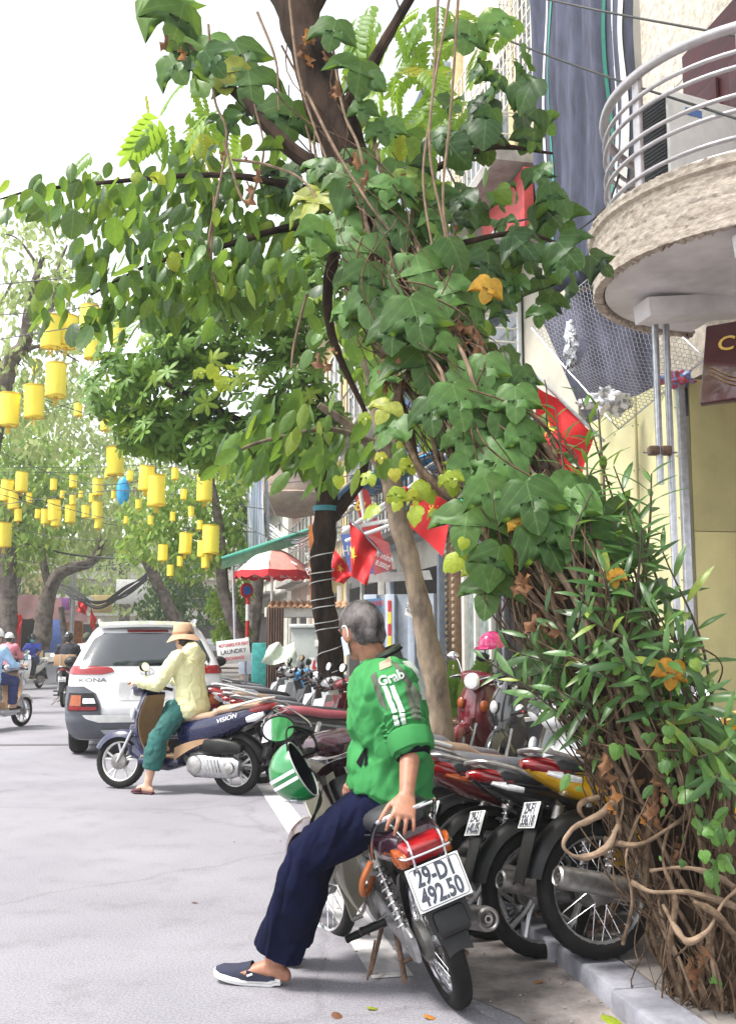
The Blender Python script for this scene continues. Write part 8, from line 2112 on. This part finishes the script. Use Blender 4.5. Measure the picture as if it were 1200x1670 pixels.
q.lathe([(.001, .155), (.06, .15), (.088, .125), (.098, .08), (.104, .045), (.106, .035), (.125, .02), (.16, -.02), (.163, -.024), (.158, -.026), (.12, .008), (.098, .02), (.09, .06), (.0, .12)], hc2, wu_, 36, cap=False)
q.v = [p + V((0, 0, .010 * math.sin(3 * math.atan2((p - hc2).y, (p - hc2).x)) if (p - hc2).length > .13 and (p - hc2).z < .03 else 0)) for p in q.v]
ho = q.obj('bucket_hat', m_hat, wom)
q = MB(); q.lathe([(.1075, .038), (.1065, .058)], hc2, wu_, 36, cap=False); q.obj('hat_band', M('hat ribbon', (.36, .17, .09), .8), ho)
q = MB(); hb_ = wJ['neck'] - wf_ * .085 + V((0, 0, -.03)); q.ell(hb_, (.10, .10, .10), None, 20, 12); q.v = [V((p.x, p.y, hb_.z + (p.z - hb_.z) * 1.25)) for p in q.v]
remeshed(q, .012, 3, wrinkles(.010, 10)).obj('hood', m_lemon, wom)

# ---------------------------------------------------------------- riders on the road
def rider(label, blabel, bproto, px, py, heading, skin, top, legm, hairm=None, helm=None, hip=.78, sleeve=.5, z_off=0.0, mask=None, cat='scooter', peak=True, sx=.42, **kw2):
    g = G(px, py); b = protos[bproto] if bproto not in used else copy_tree(protos[bproto]); used.add(bproto)
    place(b, g.x, g.y, 0, R(heading), 0); tag(b, blabel, cat)
    loc = g + V((math.cos(R(heading)), math.sin(R(heading)), 0)) * sx
    jj = spin(seated_joints(hip, .06, .44, 1.0, .31, .36, .31, .16, (.34, .19), **kw2), R(heading))
    fc = V((math.cos(R(heading)), math.sin(R(heading)), -.05))
    p, pj, fr = person(label, loc, jj, skin, top, legm, m_black, sleeve, .013, 'shirt', hairm, mask=mask, face=fc, top_g=.02)
    if helm: helmet_on(p, pj['head'] + V((0, 0, .01)), *fr, helm, 'helmet', peak)
    return p, b
m_bluecl = M('royal blue cloth', (.04, .07, .42), .75); m_blackcl = M('black cloth', (.015, .017, .026), .8); m_palecl = M('pale pink grey cloth', (.6, .54, .56), .8); m_skycl = M('sky blue cloth', (.35, .55, .78), .75, var=.12, scale=6); m_maskb = M('turquoise mask', (.12, .5, .6), .7)
m_hair = MATS['black hair']
a, b = rider('rider in royal blue shirt, dark helmet and turquoise mask coming down the street', 'white scooter with big front shield coming towards the camera', 'scooter_white', 64, 1122, 262, m_skin, m_bluecl, m_blackcl, m_hair, p_black, sleeve=.6, mask=m_maskb)
a, b = rider('rider in black shirt and black helmet riding away with a carton behind', 'black motorbike with round red tail lamp riding away beside the car', 'black', 103, 1153, 99, m_skin, m_blackcl, m_blackcl, m_hair, p_black, sleeve=.6, cat='motorbike')
bx = thing('carton', 'brown cardboard carton strapped behind the rider in black', 'carton', G(103, 1153) + V((.01, .05, .88)), R(99))
q = MB(); q.box((-.1, 0, .12), (.34, .42, .24), None, .006); q.obj('carton_box', M('cardboard', (.45, .28, .15), .8, var=.1), bx)
q = MB()
for y in (-.08, .08): q.tube([(-.275, y, 0), (-.275, y, .245), (.075, y, .245), (.075, y, 0)], .006, n=5)
q.obj('strap', m_ofw, bx)
a, b = rider('rider in pale shirt and green cap riding away just left of the car', 'dark scooter half hidden behind the white car', 'scooter_black', 135, 1140, 99, m_skin, m_palecl, m_blackcl, m_hair, M('olive cap', (.07, .085, .05), .8), sleeve=.6)
a, b = rider('rider in sky blue cape and white helmet at the left edge stepping a foot down', 'grey scooter at the left edge under the rider in the sky blue cape', 'scooter_tan', -48, 1195, 72, m_skin2, m_skycl, M('navy trousers', (.02, .03, .12), .8), m_hair, paint('white helmet paint', (.75, .75, .75)), sleeve=1.5, left_foot=None)
a, b = rider('rider in pink sleeves partly hidden behind the rider in sky blue', 'small red scooter beyond the rider in the sky blue cape', 'scooter_wine', 0, 1142, 92, m_skin2, M('pink cloth', (.62, .2, .25), .8), M('grey skirt cloth', (.16, .15, .22), .8), m_hair, p_white, sleeve=1.6)
# ---------------------------------------------------------------- the warm hazy air of the street
hz_ = MB(); hz_.box((-8, 60, 8.4), (90, 150, 19), None, 0)
m_haze = bpy.data.materials.new('street air'); m_haze.use_nodes = True; _n = m_haze.node_tree; _n.nodes.clear()
_o = _n.nodes.new('ShaderNodeOutputMaterial'); _v = _n.nodes.new('ShaderNodeVolumePrincipled'); _v.inputs['Color'].default_value = (.93, .96, .93, 1); _v.inputs['Density'].default_value = .0016; _v.inputs['Anisotropy'].default_value = .2
_n.links.new(_v.outputs[0], _o.inputs['Volume'])
tag(hz_.obj('haze', m_haze), 'thin pale haze filling the street', 'haze', kind='stuff')
